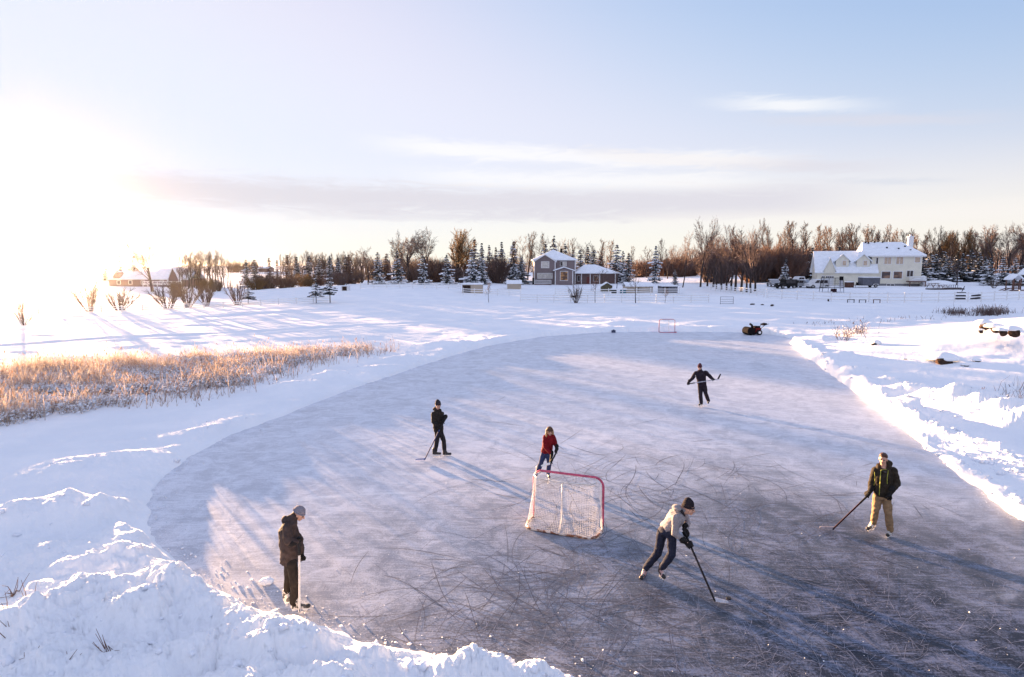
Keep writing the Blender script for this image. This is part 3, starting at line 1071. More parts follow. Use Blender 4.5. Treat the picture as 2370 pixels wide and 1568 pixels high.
# ---------- the man in the grey beanie looking down at his stick (profile, facing right)
def man_grey_hat():
    z = zoomer(620, 1200, 200 / 980.0)
    p = Poser('person', (520, 1446), z, 'person in a grey beanie and dark brown jacket looking down beside the near snow bank')
    J, n, r, root = p.J, p.n, p.r, p.root
    up = Vector((0, 0, 1))
    hip = J(425, 830, 0.06); chest = J(405, 470, 0.06); neck = J(448, 322, 0.06)
    H = J(545, 268, 0.04)
    side = (n * 0.93 - r * 0.25).normalized()      # shoulder line runs away from the camera
    sh_n, sh_f = J(398, 430, -0.12), J(450, 400, 0.24)
    el_n, wr_n, g_n = J(405, 600, -0.20), J(505, 600, -0.16), J(545, 585, -0.13)
    el_f, wr_f, g_f = J(545, 580, 0.30), J(568, 735, 0.26), J(574, 800, 0.24)
    h_n, h_f = J(450, 850, -0.04), J(425, 850, 0.16)
    k_n, k_f = J(487, 1085, -0.07), J(415, 1060, 0.16)
    a_n, a_f = J(478, 1335, -0.05), J(402, 1225, 0.22)
    b = Blob()
    P, M, s = head(p, H, r * 0.86 - n * 0.30 - up * 0.62, body_blob=b, neck_to=neck + (chest - neck) * 0.2, up=up)
    torso(b, hip, chest, neck, 0.12, 0.14, side, None, 0.085, 0.09)
    limb(b, [sh_n, el_n, wr_n, g_n], [0.045, 0.038, 0.026, 0.024]); limb(b, [sh_f, el_f, wr_f, g_f], [0.045, 0.038, 0.026, 0.024])
    limb(b, [h_n, k_n, a_n], [0.065, 0.045, 0.03]); limb(b, [h_f, k_f, a_f], [0.065, 0.045, 0.03])
    b.done('body', M_SKIN, root, voxel=0.0095, smooth=2)
    face_bits(root, P, M, s)
    hat(root, P, M, s, mat('grey_knit', (0.22, 0.21, 0.25), 0.95, 0.25, 60, bump=0.5), back=0.01)
    hb = Blob()
    hb.ball(P(0, -0.075, -0.03), (0.066, 0.040, 0.055), M)
    hb.done('hair', mat('brown_hair', (0.10, 0.055, 0.03), 0.7, 0.3, 40), root, voxel=0.01, smooth=2)
    jk = Blob()
    torso(jk, hip, chest, neck + (neck - chest).normalized() * 0.03, 0.17, 0.20, side, None, 0.150, 0.150, J(420, 852, 0.06), (0.165, 0.150), 0.205)
    limb(jk, [sh_n, el_n, wr_n], [0.082, 0.070, 0.056]); limb(jk, [sh_f, el_f, wr_f], [0.082, 0.070, 0.054])
    jk.cap(neck - n * 0.02, neck + (H - neck) * 0.45, 0.085, 0.078)
    jk.ball(neck.lerp(chest, 0.12) - r * 0.075, (0.085, 0.11, 0.075))       # hood lying on the back
    jo = jk.done('jacket', mat('dark_brown_coat', (0.055, 0.040, 0.038), 0.85, 0.25, 12, bump=0.3), root, voxel=0.013, smooth=3, wrinkle=0.016, wscale=9)
    tr = Blob()
    tr.loft([(J(428, 870, 0.06), side, side.cross(up), 0.15, 0.125), (hip, side, side.cross(up), 0.16, 0.13), (J(425, 780, 0.06), side, side.cross(up), 0.14, 0.12)])
    limb(tr, [h_n, k_n, a_n], [0.105, 0.083, 0.070]); limb(tr, [h_f, k_f, a_f], [0.105, 0.080, 0.068])
    tr.done('trousers', mat('black_trousers', (0.022, 0.018, 0.016), 0.85, 0.25, 12), root, voxel=0.013, smooth=3, wrinkle=0.010, wscale=9)
    sA, sB = J(541, 548, -0.13), J(545, 1440, -0.16)
    sd_ = (sB - sA).normalized()
    glove(root, wr_n, g_n, -sd_)
    glove(root, wr_f, g_f, (r * 0.5 - n).normalized(), open_=0.006)
    skate(root, J(432, 1446, -0.06), J(672, 1428, -0.10), a_n, up, M_BOOT_WB, M_BLACK)
    skate(root, J(358, 1352, 0.22), J(520, 1368, 0.05), a_f, up, M_BOOT_WB, M_BLACK)
    stick(p.W(sA), p.W(J(545, 1444, -0.16)), n * 0.3 - r * 0.05 + n, 'pale taped hockey stick held upright by the person in the grey beanie', M_STK_WHITE, M_TAPE_B, M_TAPE_B)
man_grey_hat()

# ---------- the man in black with the dark beanie, walking to the right
def man_black_hoodie():
    z = zoomer(980, 940, 200 / 1425.0)
    p = Poser('person', (690, 1243), z, 'person in a black hooded jacket and dark beanie walking left of the near goal')
    J, n, r, root = p.J, p.n, p.r, p.root
    up = Vector((0, 0, 1))
    hip = J(645, 790, 0.0); chest = J(632, 560, 0.0); neck = J(635, 440, 0.0)
    H = J(638, 352, -0.01)
    side = (r * 0.92 + n * 0.38).normalized()
    sh_l, sh_r = J(560, 505, -0.06), J(700, 500, 0.08)
    el_l, wr_l, g_l = J(556, 640, -0.16), J(632, 720, -0.24), J(668, 755, -0.26)
    el_r, wr_r, g_r = J(722, 610, 0.05), J(755, 585, -0.12), J(757, 610, -0.20)
    h_l, h_r = J(628, 800, -0.05), J(675, 800, 0.05)
    k_l, k_r = J(618, 985, -0.10), J(735, 975, 0.06)
    a_l, a_r = J(585, 1160, -0.02), J(752, 1155, 0.06)
    b = Blob()
    P, M, s = head(p, H, -n * 0.85 + r * 0.45 - up * 0.08, body_blob=b, neck_to=neck.lerp(chest, .2), s=1.02)
    torso(b, hip, chest, neck, 0.12, 0.14, side, None, 0.085, 0.09)
    for q in ([sh_l, el_l, wr_l, g_l], [sh_r, el_r, wr_r, g_r]):
        limb(b, q, [0.045, 0.038, 0.026, 0.024])
    limb(b, [h_l, k_l, a_l], [0.065, 0.045, 0.03]); limb(b, [h_r, k_r, a_r], [0.065, 0.045, 0.03])
    b.done('body', M_SKIN, root, voxel=0.0095, smooth=2)
    face_bits(root, P, M, s)
    hat(root, P, M, s, mat('navy_knit', (0.03, 0.028, 0.035), 0.95, 0.25, 60, bump=0.5), tall=0.03)
    blk = mat('black_coat', (0.022, 0.019, 0.018), 0.85, 0.25, 12, bump=0.3)
    jk = Blob()
    torso(jk, hip, chest, neck + up * 0.02, 0.165, 0.185, side, None, 0.13, 0.135, J(648, 815, 0), (0.16, 0.13), 0.19)
    limb(jk, [sh_l, el_l, wr_l], [0.080, 0.068, 0.055]); limb(jk, [sh_r, el_r, wr_r], [0.080, 0.068, 0.055])
    jk.ball(neck + up * 0.02 - r * 0.05 + n * 0.07, (0.13, 0.10, 0.085))
    jk.cap(neck - r * 0.07 - n * 0.02, neck + r * 0.07 - n * 0.02, 0.06, 0.06)
    jk.done('jacket', blk, root, voxel=0.013, smooth=3, wrinkle=0.015, wscale=9)
    tr = Blob()
    tr.loft([(J(650, 845, 0), side, side.cross(up), 0.14, 0.115), (hip, side, side.cross(up), 0.15, 0.12), (J(645, 740, 0), side, side.cross(up), 0.14, 0.115)])
    limb(tr, [h_l, k_l, a_l], [0.10, 0.076, 0.064]); limb(tr, [h_r, k_r, a_r], [0.10, 0.076, 0.064])
    tr.done('trousers', mat('charcoal_trousers', (0.020, 0.019, 0.022), 0.85, 0.25, 12), root, voxel=0.013, smooth=3, wrinkle=0.009, wscale=9)
    sA, sB = J(760, 585, -0.20), J(398, 1228, -0.42)
    sB.z = 0.03
    sd_ = (sB - sA).normalized()
    g1 = sA + sd_ * 0.10
    g2 = sA + sd_ * 0.34
    glove(root, wr_r, g1, sd_, size=1.12)
    glove(root, wr_l, g2, sd_, size=1.05)
    skate(root, J(545, 1246, -0.03), J(690, 1243, -0.10), a_l, up, M_BLACK, M_BLACK, laces=False)
    skate(root, J(722, 1250, 0.05), J(868, 1247, 0.0), a_r, up, M_BLACK, M_BLACK, laces=False)
    bl = J(255, 1262, -0.40); bl.z = 0.02
    stick(p.W(sA), p.W(sB), bl - sB, 'dark blue hockey stick resting on the ice in front of the person in black', M_STK_BLUE, mat('blade_lilac', (0.35, 0.36, 0.50), 0.6, 0.15), M_TAPE_B)
man_black_hoodie()

# ---------- the woman in red behind the net
def woman_red():
    z = zoomer(1260, 1020, 240 / 1176.0)
    p = Poser('person', (330, 742), z, 'blond person in a red jacket and blue jeans standing behind the near goal net')
    J, n, r, root = p.J, p.n, p.r, p.root
    up = Vector((0, 0, 1))
    hip = J(365, 400, 0.0); chest = J(385, 275, -0.04); neck = J(398, 212, -0.05)
    H = J(403, 163, -0.08)
    side = (r * 0.97 - n * 0.15).normalized()
    sh_l, sh_r = J(348, 230, -0.02), J(440, 228, -0.06)
    el_l, wr_l, g_l = J(345, 345, -0.10), J(425, 440, -0.30), J(452, 462, -0.34)
    el_r, wr_r, g_r = J(470, 310, -0.05), J(485, 365, -0.20), J(496, 385, -0.26)
    h_l, h_r = J(340, 410, -0.0), J(392, 415, 0.0)
    k_l, k_r = J(308, 510, -0.06), J(395, 535, -0.08)
    a_l, a_r = J(266, 640, 0.02), J(385, 660, 0.0)
    b = Blob()
    P, M, s = head(p, H, -n * 0.9 + r * 0.22 - up * 0.12, body_blob=b, neck_to=neck.lerp(chest, .3), s=0.97)
    torso(b, hip, chest, neck, 0.11, 0.12, side, None, 0.08, 0.085)
    for q in ([sh_l, el_l, wr_l, g_l], [sh_r, el_r, wr_r, g_r]):
        limb(b, q, [0.04, 0.034, 0.024, 0.022])
    limb(b, [h_l, k_l, a_l], [0.06, 0.042, 0.028]); limb(b, [h_r, k_r, a_r], [0.06, 0.042, 0.028])
    b.done('body', M_SKIN, root, voxel=0.0095, smooth=2)
    face_bits(root, P, M, s)
    hr = Blob()
    hr.ball(P(0, -0.03, 0.035), (0.092, 0.105, 0.092), M)
    for q in (-1, 1):
        hr.chain([P(q * 0.085, -0.02, 0.03), P(q * 0.098, -0.015, -0.07), P(q * 0.095, 0.0, -0.17)], [0.035, 0.036, 0.026])
    hr.chain([P(0, -0.09, 0.02), P(0, -0.11, -0.10), P(0, -0.10, -0.18)], [0.07, 0.07, 0.05])
    hr.done('hair', mat('blond_hair', (0.36, 0.23, 0.11), 0.6, 0.35, 50), root, voxel=0.01, smooth=2, wrinkle=0.006, wscale=25)
    hat(root, P, M, s, mat('brown_headband', (0.10, 0.06, 0.045), 0.9, 0.2, 40), name='headband', back=0.004)
    jk = Blob()
    torso(jk, hip, chest, neck + up * 0.02, 0.165, 0.165, side, None, 0.125, 0.125, J(366, 412, 0), (0.17, 0.13), 0.165)
    limb(jk, [sh_l, el_l, wr_l], [0.072, 0.062, 0.050]); limb(jk, [sh_r, el_r, wr_r], [0.072, 0.062, 0.050])
    jk.cap(neck, neck + up * 0.03, 0.085, 0.075)
    jk.done('jacket', mat('red_coat', (0.15, 0.006, 0.012), 0.85, 0.2, 12, bump=0.3), root, voxel=0.013, smooth=3, wrinkle=0.013, wscale=9)
    tr = Blob()
    tr.loft([(J(366, 440, 0), side, side.cross(up), 0.145, 0.12), (hip, side, side.cross(up), 0.155, 0.12), (J(370, 370, 0), side, side.cross(up), 0.14, 0.11)])
    limb(tr, [h_l, k_l, a_l], [0.10, 0.075, 0.062]); limb(tr, [h_r, k_r, a_r], [0.10, 0.075, 0.062])
    tr.done('jeans', mat('blue_jeans', (0.030, 0.045, 0.11), 0.85, 0.25, 16), root, voxel=0.013, smooth=3, wrinkle=0.010, wscale=9)
    sA = J(503, 368, -0.26)
    sd_ = (J(452, 462, -0.36) - sA).normalized()
    g_r = sA + sd_ * 0.09
    sB = sA + sd_ * 0.95
    sB2 = J(410, 560, -0.62)
    glove(root, wr_r, g_r, sd_)
    sd2 = (sB2 - sA).normalized()
    glove(root, wr_l, sA + sd2 * 0.44, sd2)
    skate(root, J(262, 685, 0.10), J(240, 722, -0.13), a_l, up, M_BOOT_GREY, M_BLACK, laces=False)
    skate(root, J(380, 712, 0.12), J(398, 752, -0.12), a_r, up, M_BOOT_GREY, M_BLACK, laces=False)
    stick(p.W(sA), p.W(sB2), J(358, 578, -0.62) - sB2, 'black hockey stick with white taped blade held by the person in red', M_STK_BLACK, M_TAPE_W, M_TAPE_B, blade_len=0.28)
woman_red()

# ---------- the skater bending forward over the puck
def man_skating():
    z = zoomer(1500, 1180, 320 / 1568.0)
    p = Poser('person', (470, 1180), z, 'person in a light grey hoodie and navy trousers skating bent forward towards the puck')
    J, n, r, root = p.J, p.n, p.r, p.root
    up = Vector((0, 0, 1))
    hip = J(618, 565, 0.05); chest = J(745, 400, 0.02); neck = J(815, 335, 0.0)
    H = J(893, 300, -0.03)
    ax = (chest - hip).normalized()
    side = (n * 0.75 - r * 0.15 + up * 0.25)
    side = (side - ax * side.dot(ax)).normalized()
    sh_n, sh_f = J(738, 415, -0.16), J(842, 385, 0.18)
    el_n, wr_n, g_n = J(728, 600, -0.20), J(838, 690, -0.20), J(893, 728, -0.22)
    el_f, wr_f, g_f = J(872, 470, 0.16), J(848, 535, 0.0), J(838, 568, -0.06)
    h_b, h_f = J(575, 580, 0.12), J(680, 600, -0.05)
    k_b, k_f = J(520, 835, 0.16), J(690, 840, -0.10)
    a_b, a_f = J(375, 1010, 0.22), J(580, 1000, -0.02)
    b = Blob()
    P, M, s = head(p, H, r * 0.93 - n * 0.28 - up * 0.18, body_blob=b, neck_to=neck.lerp(chest, .25), s=1.05)
    torso(b, hip, chest, neck, 0.12, 0.14, side, None, 0.085, 0.09)
    for q in ([sh_n, el_n, wr_n, g_n], [sh_f, el_f, wr_f, g_f]):
        limb(b, q, [0.045, 0.038, 0.026, 0.024])
    limb(b, [h_b, k_b, a_b], [0.065, 0.045, 0.03]); limb(b, [h_f, k_f, a_f], [0.065, 0.045, 0.03])
    b.done('body', M_SKIN, root, voxel=0.0095, smooth=2)
    face_bits(root, P, M, s)
    hat(root, P, M, s, mat('black_knit', (0.022, 0.018, 0.022), 0.95, 0.25, 60, bump=0.5), tall=0.05, back=0.012)
    jk = Blob()
    torso(jk, hip.lerp(chest, .15), chest, neck, 0.165, 0.19, side, None, 0.135, 0.14, hip.lerp(chest, -.02), (0.155, 0.13), 0.195)
    limb(jk, [sh_n, el_n, wr_n], [0.086, 0.076, 0.056]); limb(jk, [sh_f, el_f, wr_f], [0.084, 0.074, 0.056])
    jk.ball(neck.lerp(chest, .35) + up * 0.10 - r * 0.06, (0.10, 0.12, 0.06))
    jk.cap(neck, neck.lerp(H, .35), 0.085, 0.07)
    ho = jk.done('hoodie', mat('heather_grey', (0.25, 0.235, 0.25), 0.9, 0.12, 25, bump=0.2), root, voxel=0.013, smooth=3, wrinkle=0.018, wscale=8)
    decal(p, ho, z, [[(838, 452), (868, 440)], [(842, 468), (874, 455)], [(850, 484), (872, 474)]], .006, 'chest_print', mat('print_brown', (.10, .05, .04), .8, .3, 40))
    hd = Blob()
    c0 = neck.lerp(H, .12)
    hd.chain([c0 + up * 0.07 - r * 0.07 + n * 0.06, c0 + up * 0.02 - r * 0.03 - n * 0.09, c0 - up * 0.06 + r * 0.02 - n * 0.09], [0.025, 0.03, 0.02])
    hd.done('hood_lining', mat('dark_lining', (0.03, 0.028, 0.035), 0.9, 0.2), root, voxel=0.01, smooth=2)
    tr = Blob()
    tr.loft([(hip.lerp(chest, -.22), side, side.cross(ax), 0.15, 0.13), (hip, side, side.cross(ax), 0.155, 0.13), (hip.lerp(chest, .2), side, side.cross(ax), 0.14, 0.115)])
    limb(tr, [h_b, k_b, a_b], [0.105, 0.082, 0.068]); limb(tr, [h_f, k_f, a_f], [0.105, 0.082, 0.068])
    tr.done('trousers', mat('navy_trousers', (0.020, 0.024, 0.045), 0.85, 0.25, 14), root, voxel=0.013, smooth=3, wrinkle=0.011, wscale=9)
    sA, sB = J(822, 545, -0.04), J(1205, 1405, -0.50)
    sB.z = 0.03
    sd_ = (sB - sA).normalized()
    glove(root, wr_f, sA + sd_ * 0.10, sd_, size=1.05, cuff=.06)
    gn = sA + sd_ * max(0.3, (g_n - sA).dot(sd_))
    glove(root, wr_n, gn, sd_, size=1.12, cuff=.08)
    tilt_b = (a_b - J(318, 1150, 0.2)).normalized()
    skate(root, J(352, 1140, 0.28), J(305, 1192, 0.02), a_b, tilt_b * 0.6 + up * 0.8, M_BOOT_RED, M_BLACK)
    skate(root, J(530, 1105, 0.16), J(590, 1185, -0.08), a_f, up + r * 0.12, M_BOOT_RED, M_BLACK)
    bl = J(1330, 1420, -0.52); bl.z = 0.02
    stick(p.W(sA), p.W(sB), bl - sB, 'black hockey stick with white blade reaching towards the puck', M_STK_BLACK, mat('blade_white', (0.52, 0.53, 0.60), 0.6, 0.15, 20), M_TAPE_B, blade_len=0.25)
    m = MB()
    seg = 24
    q = p.W(J(1366, 1385, -0.55)); q = on_level(*z(1366, 1386))
    ring = [(math.cos(2 * PI * k / seg) * 0.042, math.sin(2 * PI * k / seg) * 0.042) for k in range(seg)]
    m.prism([(x, y, 0.001) for x, y in ring], (0, 0, 0.03))
    o = m.build('puck', mat('puck_rubber', (0.02, 0.016, 0.016), 0.55, 0.2, 30), None, bevel=0.003)
    o.location = q
    tag(o, 'small black puck on the ice just past the white stick blade', 'puck')
man_skating()

# ---------- the man at the back holding his stick across his thighs
def man_back():
    z = zoomer(1640, 860, 160 / 1673.0)
    p = Poser('person', (760, 1395), z, 'person in a dark jacket and sunglasses at the back, stick held across the hips')
    J, n, r, root = p.J, p.n, p.r, p.root
    up = Vector((0, 0, 1))
    hip = J(775, 850, 0.0); chest = J(745, 600, 0.0); neck = J(725, 470, 0.0)
    H = J(716, 385, -0.03)
    side = (r * 0.99 + n * 0.08).normalized()
    sh_l, sh_r = J(620, 530, 0.0), J(865, 515, 0.02)
    el_l, wr_l, g_l = J(535, 660, -0.05), J(435, 770, -0.22), J(408, 815, -0.28)
    el_r, wr_r, g_r = J(985, 630, 0.0), J(1055, 695, -0.18), J(1075, 722, -0.26)
    h_l, h_r = J(728, 880, 0.0), J(838, 880, 0.0)
    k_l, k_r = J(735, 1105, -0.05), J(868, 1060, -0.02)
    a_l, a_r = J(752, 1300, 0.02), J(932, 1235, 0.16)
    b = Blob()
    P, M, s = head(p, H, -n * 0.97 - r * 0.12 - up * 0.06, body_blob=b, neck_to=neck.lerp(chest, .2), s=1.02)
    torso(b, hip, chest, neck, 0.13, 0.16, side, None, 0.09, 0.10)
    for q in ([sh_l, el_l, wr_l, g_l], [sh_r, el_r, wr_r, g_r]):
        limb(b, q, [0.045, 0.038, 0.026, 0.024])
    limb(b, [h_l, k_l, a_l], [0.065, 0.045, 0.03]); limb(b, [h_r, k_r, a_r], [0.065, 0.045, 0.03])
    b.done('body', M_SKIN, root, voxel=0.0095, smooth=2)
    face_bits(root, P, M, s)
    gl = Blob()
    for q in (-1, 1):
        gl.ball(P(q * 0.035, 0.088, 0.005), (0.032, 0.014, 0.020), M)
        gl.cap(P(q * 0.06, 0.08, 0.01), P(q * 0.086, 0.0, 0.01), 0.007, 0.006)
    gl.cap(P(-0.03, 0.095, 0.01), P(0.03, 0.095, 0.01), 0.007, 0.007)
    gl.done('sunglasses', mat('sunglass_black', (0.012, 0.012, 0.014), 0.15, 0.1), root, voxel=0.007, smooth=1)
    hat(root, P, M, s, mat('plum_knit', (0.07, 0.022, 0.035), 0.95, 0.25, 60, bump=0.5), tall=0.02)
    drk = mat('dark_navy_coat', (0.020, 0.014, 0.022), 0.8, 0.25, 12, bump=0.3)
    jk = Blob()
    torso(jk, hip, chest, neck + up * 0.03, 0.19, 0.215, side, None, 0.145, 0.155, J(778, 890, 0), (0.20, 0.15), 0.215)
    limb(jk, [sh_l, el_l, wr_l], [0.092, 0.078, 0.058]); limb(jk, [sh_r, el_r, wr_r], [0.092, 0.078, 0.058])
    jk.cap(neck, neck + up * 0.05, 0.085, 0.075)
    jo = jk.done('jacket', drk, root, voxel=0.014, smooth=3, wrinkle=0.013, wscale=9)
    m = MB()
    q = J(603, 607, -0.09)
    m.ball(q, (0.028, 0.014, 0.034))
    m.build('badge', mat('badge_white', (0.8, 0.72, 0.6), 0.5, 0.1), jo)
    tr = Blob()
    tr.loft([(J(782, 930, 0), side, side.cross(up), 0.16, 0.13), (hip, side, side.cross(up), 0.175, 0.135), (J(765, 780, 0), side, side.cross(up), 0.15, 0.12)])
    limb(tr, [h_l, k_l, a_l], [0.11, 0.088, 0.078]); limb(tr, [h_r, k_r, a_r], [0.11, 0.086, 0.076])
    tr.done('trousers', mat('plum_black_trousers', (0.022, 0.017, 0.024), 0.85, 0.25, 14), root, voxel=0.014, smooth=3, wrinkle=0.011, wscale=9)
    sA, sB = J(392, 815, -0.28), J(1205, 690, -0.30)
    sd_ = (sB - sA).normalized()
    glove(root, wr_l, sA + sd_ * 0.05, sd_)
    glove(root, wr_r, sA + sd_ * ((g_r - sA).dot(sd_)), -sd_)
    skate(root, J(782, 1375, 0.12), J(690, 1400, -0.10), a_l, up, M_BOOT_WB, M_BLACK)
    skate(root, J(935, 1325, 0.26), J(928, 1352, 0.03), a_r, up, M_BOOT_WB, M_BLACK)
    stick(p.W(sA), p.W(sB), J(1255, 595, -0.32) - sB, 'silver grey hockey stick held level across the hips of the farthest skater', mat('stick_silver', (0.30, 0.31, 0.36), 0.35, 0.35, 4), M_STK_BLACK, M_TAPE_B, blade_len=0.26)
man_back()

# ---------- the young man in the green-zipped jacket
def man_green():
    z = zoomer(1980, 1060, 280 / 1463.0)
    p = Poser('person', (880, 1305), z, 'person with short hair in a dark jacket with green zips and tan trousers')
    J, n, r, root = p.J, p.n, p.r, p.root
    up = Vector((0, 0, 1))
    hip = J(905, 775, 0.0); chest = J(925, 540, 0.0); neck = J(925, 425, 0.0)
    H = J(920, 318, -0.02)
    side = (r * 0.98 + n * 0.18).normalized()
    sh_l, sh_r = J(822, 462, -0.02), J(1052, 462, 0.06)
    el_l, wr_l, g_l = J(775, 610, 0.0), J(755, 725, -0.10), J(752, 778, -0.13)
    el_r, wr_r, g_r = J(1102, 630, 0.04), J(1015, 745, -0.12), J(985, 805, -0.16)
    h_l, h_r = J(850, 800, -0.02), J(965, 805, 0.02)
    k_l, k_r = J(825, 965, -0.06), J(985, 1015, -0.05)
    a_l, a_r = J(802, 1120, 0.02), J(1012, 1215, 0.02)
    b = Blob()
    P, M, s = head(p, H, -n * 0.95 - r * 0.10 - up * 0.10, body_blob=b, neck_to=neck.lerp(chest, .2), s=1.0)
    torso(b, hip, chest, neck, 0.12, 0.14, side, None, 0.085, 0.09)
    for q in ([sh_l, el_l, wr_l, g_l], [sh_r, el_r, wr_r, g_r]):
        limb(b, q, [0.045, 0.038, 0.026, 0.024])
    limb(b, [h_l, k_l, a_l], [0.065, 0.045, 0.03]); limb(b, [h_r, k_r, a_r], [0.065, 0.045, 0.03])
    b.done('body', M_SKIN, root, voxel=0.009, smooth=2)
    face_bits(root, P, M, s)
    hr = Blob()
    hr.ball(P(0, -0.022, 0.055), (0.086, 0.104, 0.085), M)
    hr.ball(P(0, 0.025, 0.105), (0.070, 0.065, 0.040), M)
    ho = hr.done('hair', mat('dark_brown_hair', (0.055, 0.022, 0.015), 0.55, 0.35, 60), root, voxel=0.008, smooth=1, wrinkle=0.008, wscale=35)
    bm = bmesh.new(); bm.from_mesh(ho.data)
    bmesh.ops.bisect_plane(bm, geom=bm.verts[:] + bm.edges[:] + bm.faces[:], plane_co=P(0, 0.05, 0.058), plane_no=(P(0, -0.75, 1.0) - P(0, 0, 0)).normalized(), clear_inner=True)
    bm.to_mesh(ho.data); bm.free()
    coat = mat('olive_black_coat', (0.030, 0.024, 0.018), 0.85, 0.3, 12, bump=0.3)
    jk = Blob()
    torso(jk, hip, chest, neck + up * 0.0, 0.165, 0.195, side, None, 0.13, 0.14, J(905, 790, 0), (0.165, 0.13), 0.205)
    limb(jk, [sh_l, el_l, wr_l], [0.082, 0.070, 0.058]); limb(jk, [sh_r, el_r, wr_r], [0.084, 0.072, 0.060])
    jk.ball(neck + n * 0.12 + r * 0.04 + up * 0.06, (0.15, 0.10, 0.10))
    jk.chain([neck - r * 0.10 + n * 0.02 + up * 0.03, neck - r * 0.09 - n * 0.06 - up * 0.02, neck - n * 0.11 - up * 0.07], [0.05, 0.045, 0.03])
    jk.chain([neck + r * 0.11 + n * 0.02 + up * 0.04, neck + r * 0.10 - n * 0.06 - up * 0.02, neck - n * 0.11 - up * 0.07], [0.055, 0.05, 0.03])
    jo = jk.done('jacket', coat, root, voxel=0.012, smooth=3, wrinkle=0.014, wscale=9)
    # green zips follow the front of the jacket
    from mathutils.bvhtree import BVHTree
    bv = BVHTree.FromPolygons([v.co.copy() for v in jo.data.vertices], [tuple(q.vertices) for q in jo.data.polygons])
    zm = mat('lime_zip', (0.34, 0.36, 0.05), 0.6, 0.15, 30)
    def zipline(pts, rad):
        out_ = []
        for (x0, y0), (x1, y1) in zip(pts[:-1], pts[1:]):
            for k in range(9):
                f = k / 8.0
                u, v = z(x0 + (x1 - x0) * f, y0 + (y1 - y0) * f)
                d = ray(u, v).normalized()
                h = bv.ray_cast(EYE - p.base, d)
                if h[0] is not None:
                    out_.append(h[0] - d * 0.004)
        if len(out_) > 2:
            MB().tube(out_, rad, 5).build('zip', zm, jo)
    decal(p, jo, z, [[(928, 484), (945, 484)], [(948, 486), (962, 485)]], .004, 'chest_logo', mat('logo_grey', (.22, .24, .30), .6, .1))
    zipline([(890, 462), (880, 620), (870, 780)], 0.008)
    zipline([(893, 460), (965, 448)], 0.006)
    zipline([(985, 465), (972, 560), (972, 640)], 0.007)
    zipline([(808, 485), (818, 560), (802, 660)], 0.006)
    tr = Blob()
    tr.loft([(J(908, 830, 0), side, side.cross(up), 0.15, 0.12), (hip, side, side.cross(up), 0.155, 0.12), (J(908, 720, 0), side, side.cross(up), 0.14, 0.115)])
    limb(tr, [h_l, k_l, a_l], [0.105, 0.080, 0.070]); limb(tr, [h_r, k_r, a_r], [0.105, 0.082, 0.074])
    tr.done('trousers', mat('tan_trousers', (0.25, 0.165, 0.095), 0.85, 0.15, 14), root, voxel=0.012, smooth=3, wrinkle=0.015, wscale=9)
    sA, sB = J(758, 752, -0.13), J(268, 1345, -0.25)
    sB.z = 0.03
    sd_ = (sB - sA).normalized()
    glove(root, wr_l, sA + sd_ * 0.07, sd_, size=1.1)
    glove(root, wr_r, g_r, (r * 0.3 - n).normalized(), size=1.15, open_=0.006)
    skate(root, J(815, 1222, 0.14), J(712, 1258, -0.10), a_l, up, M_BOOT_WB, M_BLACK)
    skate(root, J(1025, 1308, 0.14), J(965, 1345, -0.12), a_r, up, M_BOOT_WB, M_BLACK)
    bl = J(160, 1388, -0.28); bl.z = 0.02
    stick(p.W(sA), p.W(sB), bl - sB, 'dark maroon hockey stick slanting to the ice from the person in tan trousers', M_STK_RED, mat('blade_greyrose', (0.42, 0.36, 0.38), 0.6, 0.2, 20), M_TAPE_B)
man_green()

# ------------------------------------------------------------------ goal nets
M_PIPE_RED = mat('goal_pipe_red', (0.44, 0.07, 0.14), 0.5, 0.25, 8)
M_PIPE_WHITE = mat('goal_pipe_white', (0.62, 0.60, 0.58), 0.4, 0.2, 10)
M_PIPE_RUST = two_tone('goal_base_rust', (0.60, 0.52, 0.46), (0.20, 0.07, 0.03), (7, 7, 7), .42, .58)
M_CORD = mat('net_cord', (0.88, 0.88, 0.90), 0.8, 0.1, 30)

def rounded_bar(w, h, rc, n=6):
    """posts and crossbar of a goal as a path in the x-z plane"""
    pts = [(-w / 2, 0)] + [(-w / 2, (h - rc) * k / 4) for k in range(1, 5)]
    for k in range(1, n + 1):
        a = PI - PI / 2 * k / n
        pts.append((-w / 2 + rc + rc * math.cos(a), h - rc + rc * math.sin(a)))
    pts += [(w / 2 - rc - (w - 2 * rc) * (1 - k / 4), h) for k in range(1, 5)]
    for k in range(1, n + 1):
        a = PI / 2 - PI / 2 * k / n
        pts.append((w / 2 - rc + rc * math.cos(a), h - rc + rc * math.sin(a)))
    pts += [(w / 2, (h - rc) * (1 - k / 4)) for k in range(1, 5)]
    return pts

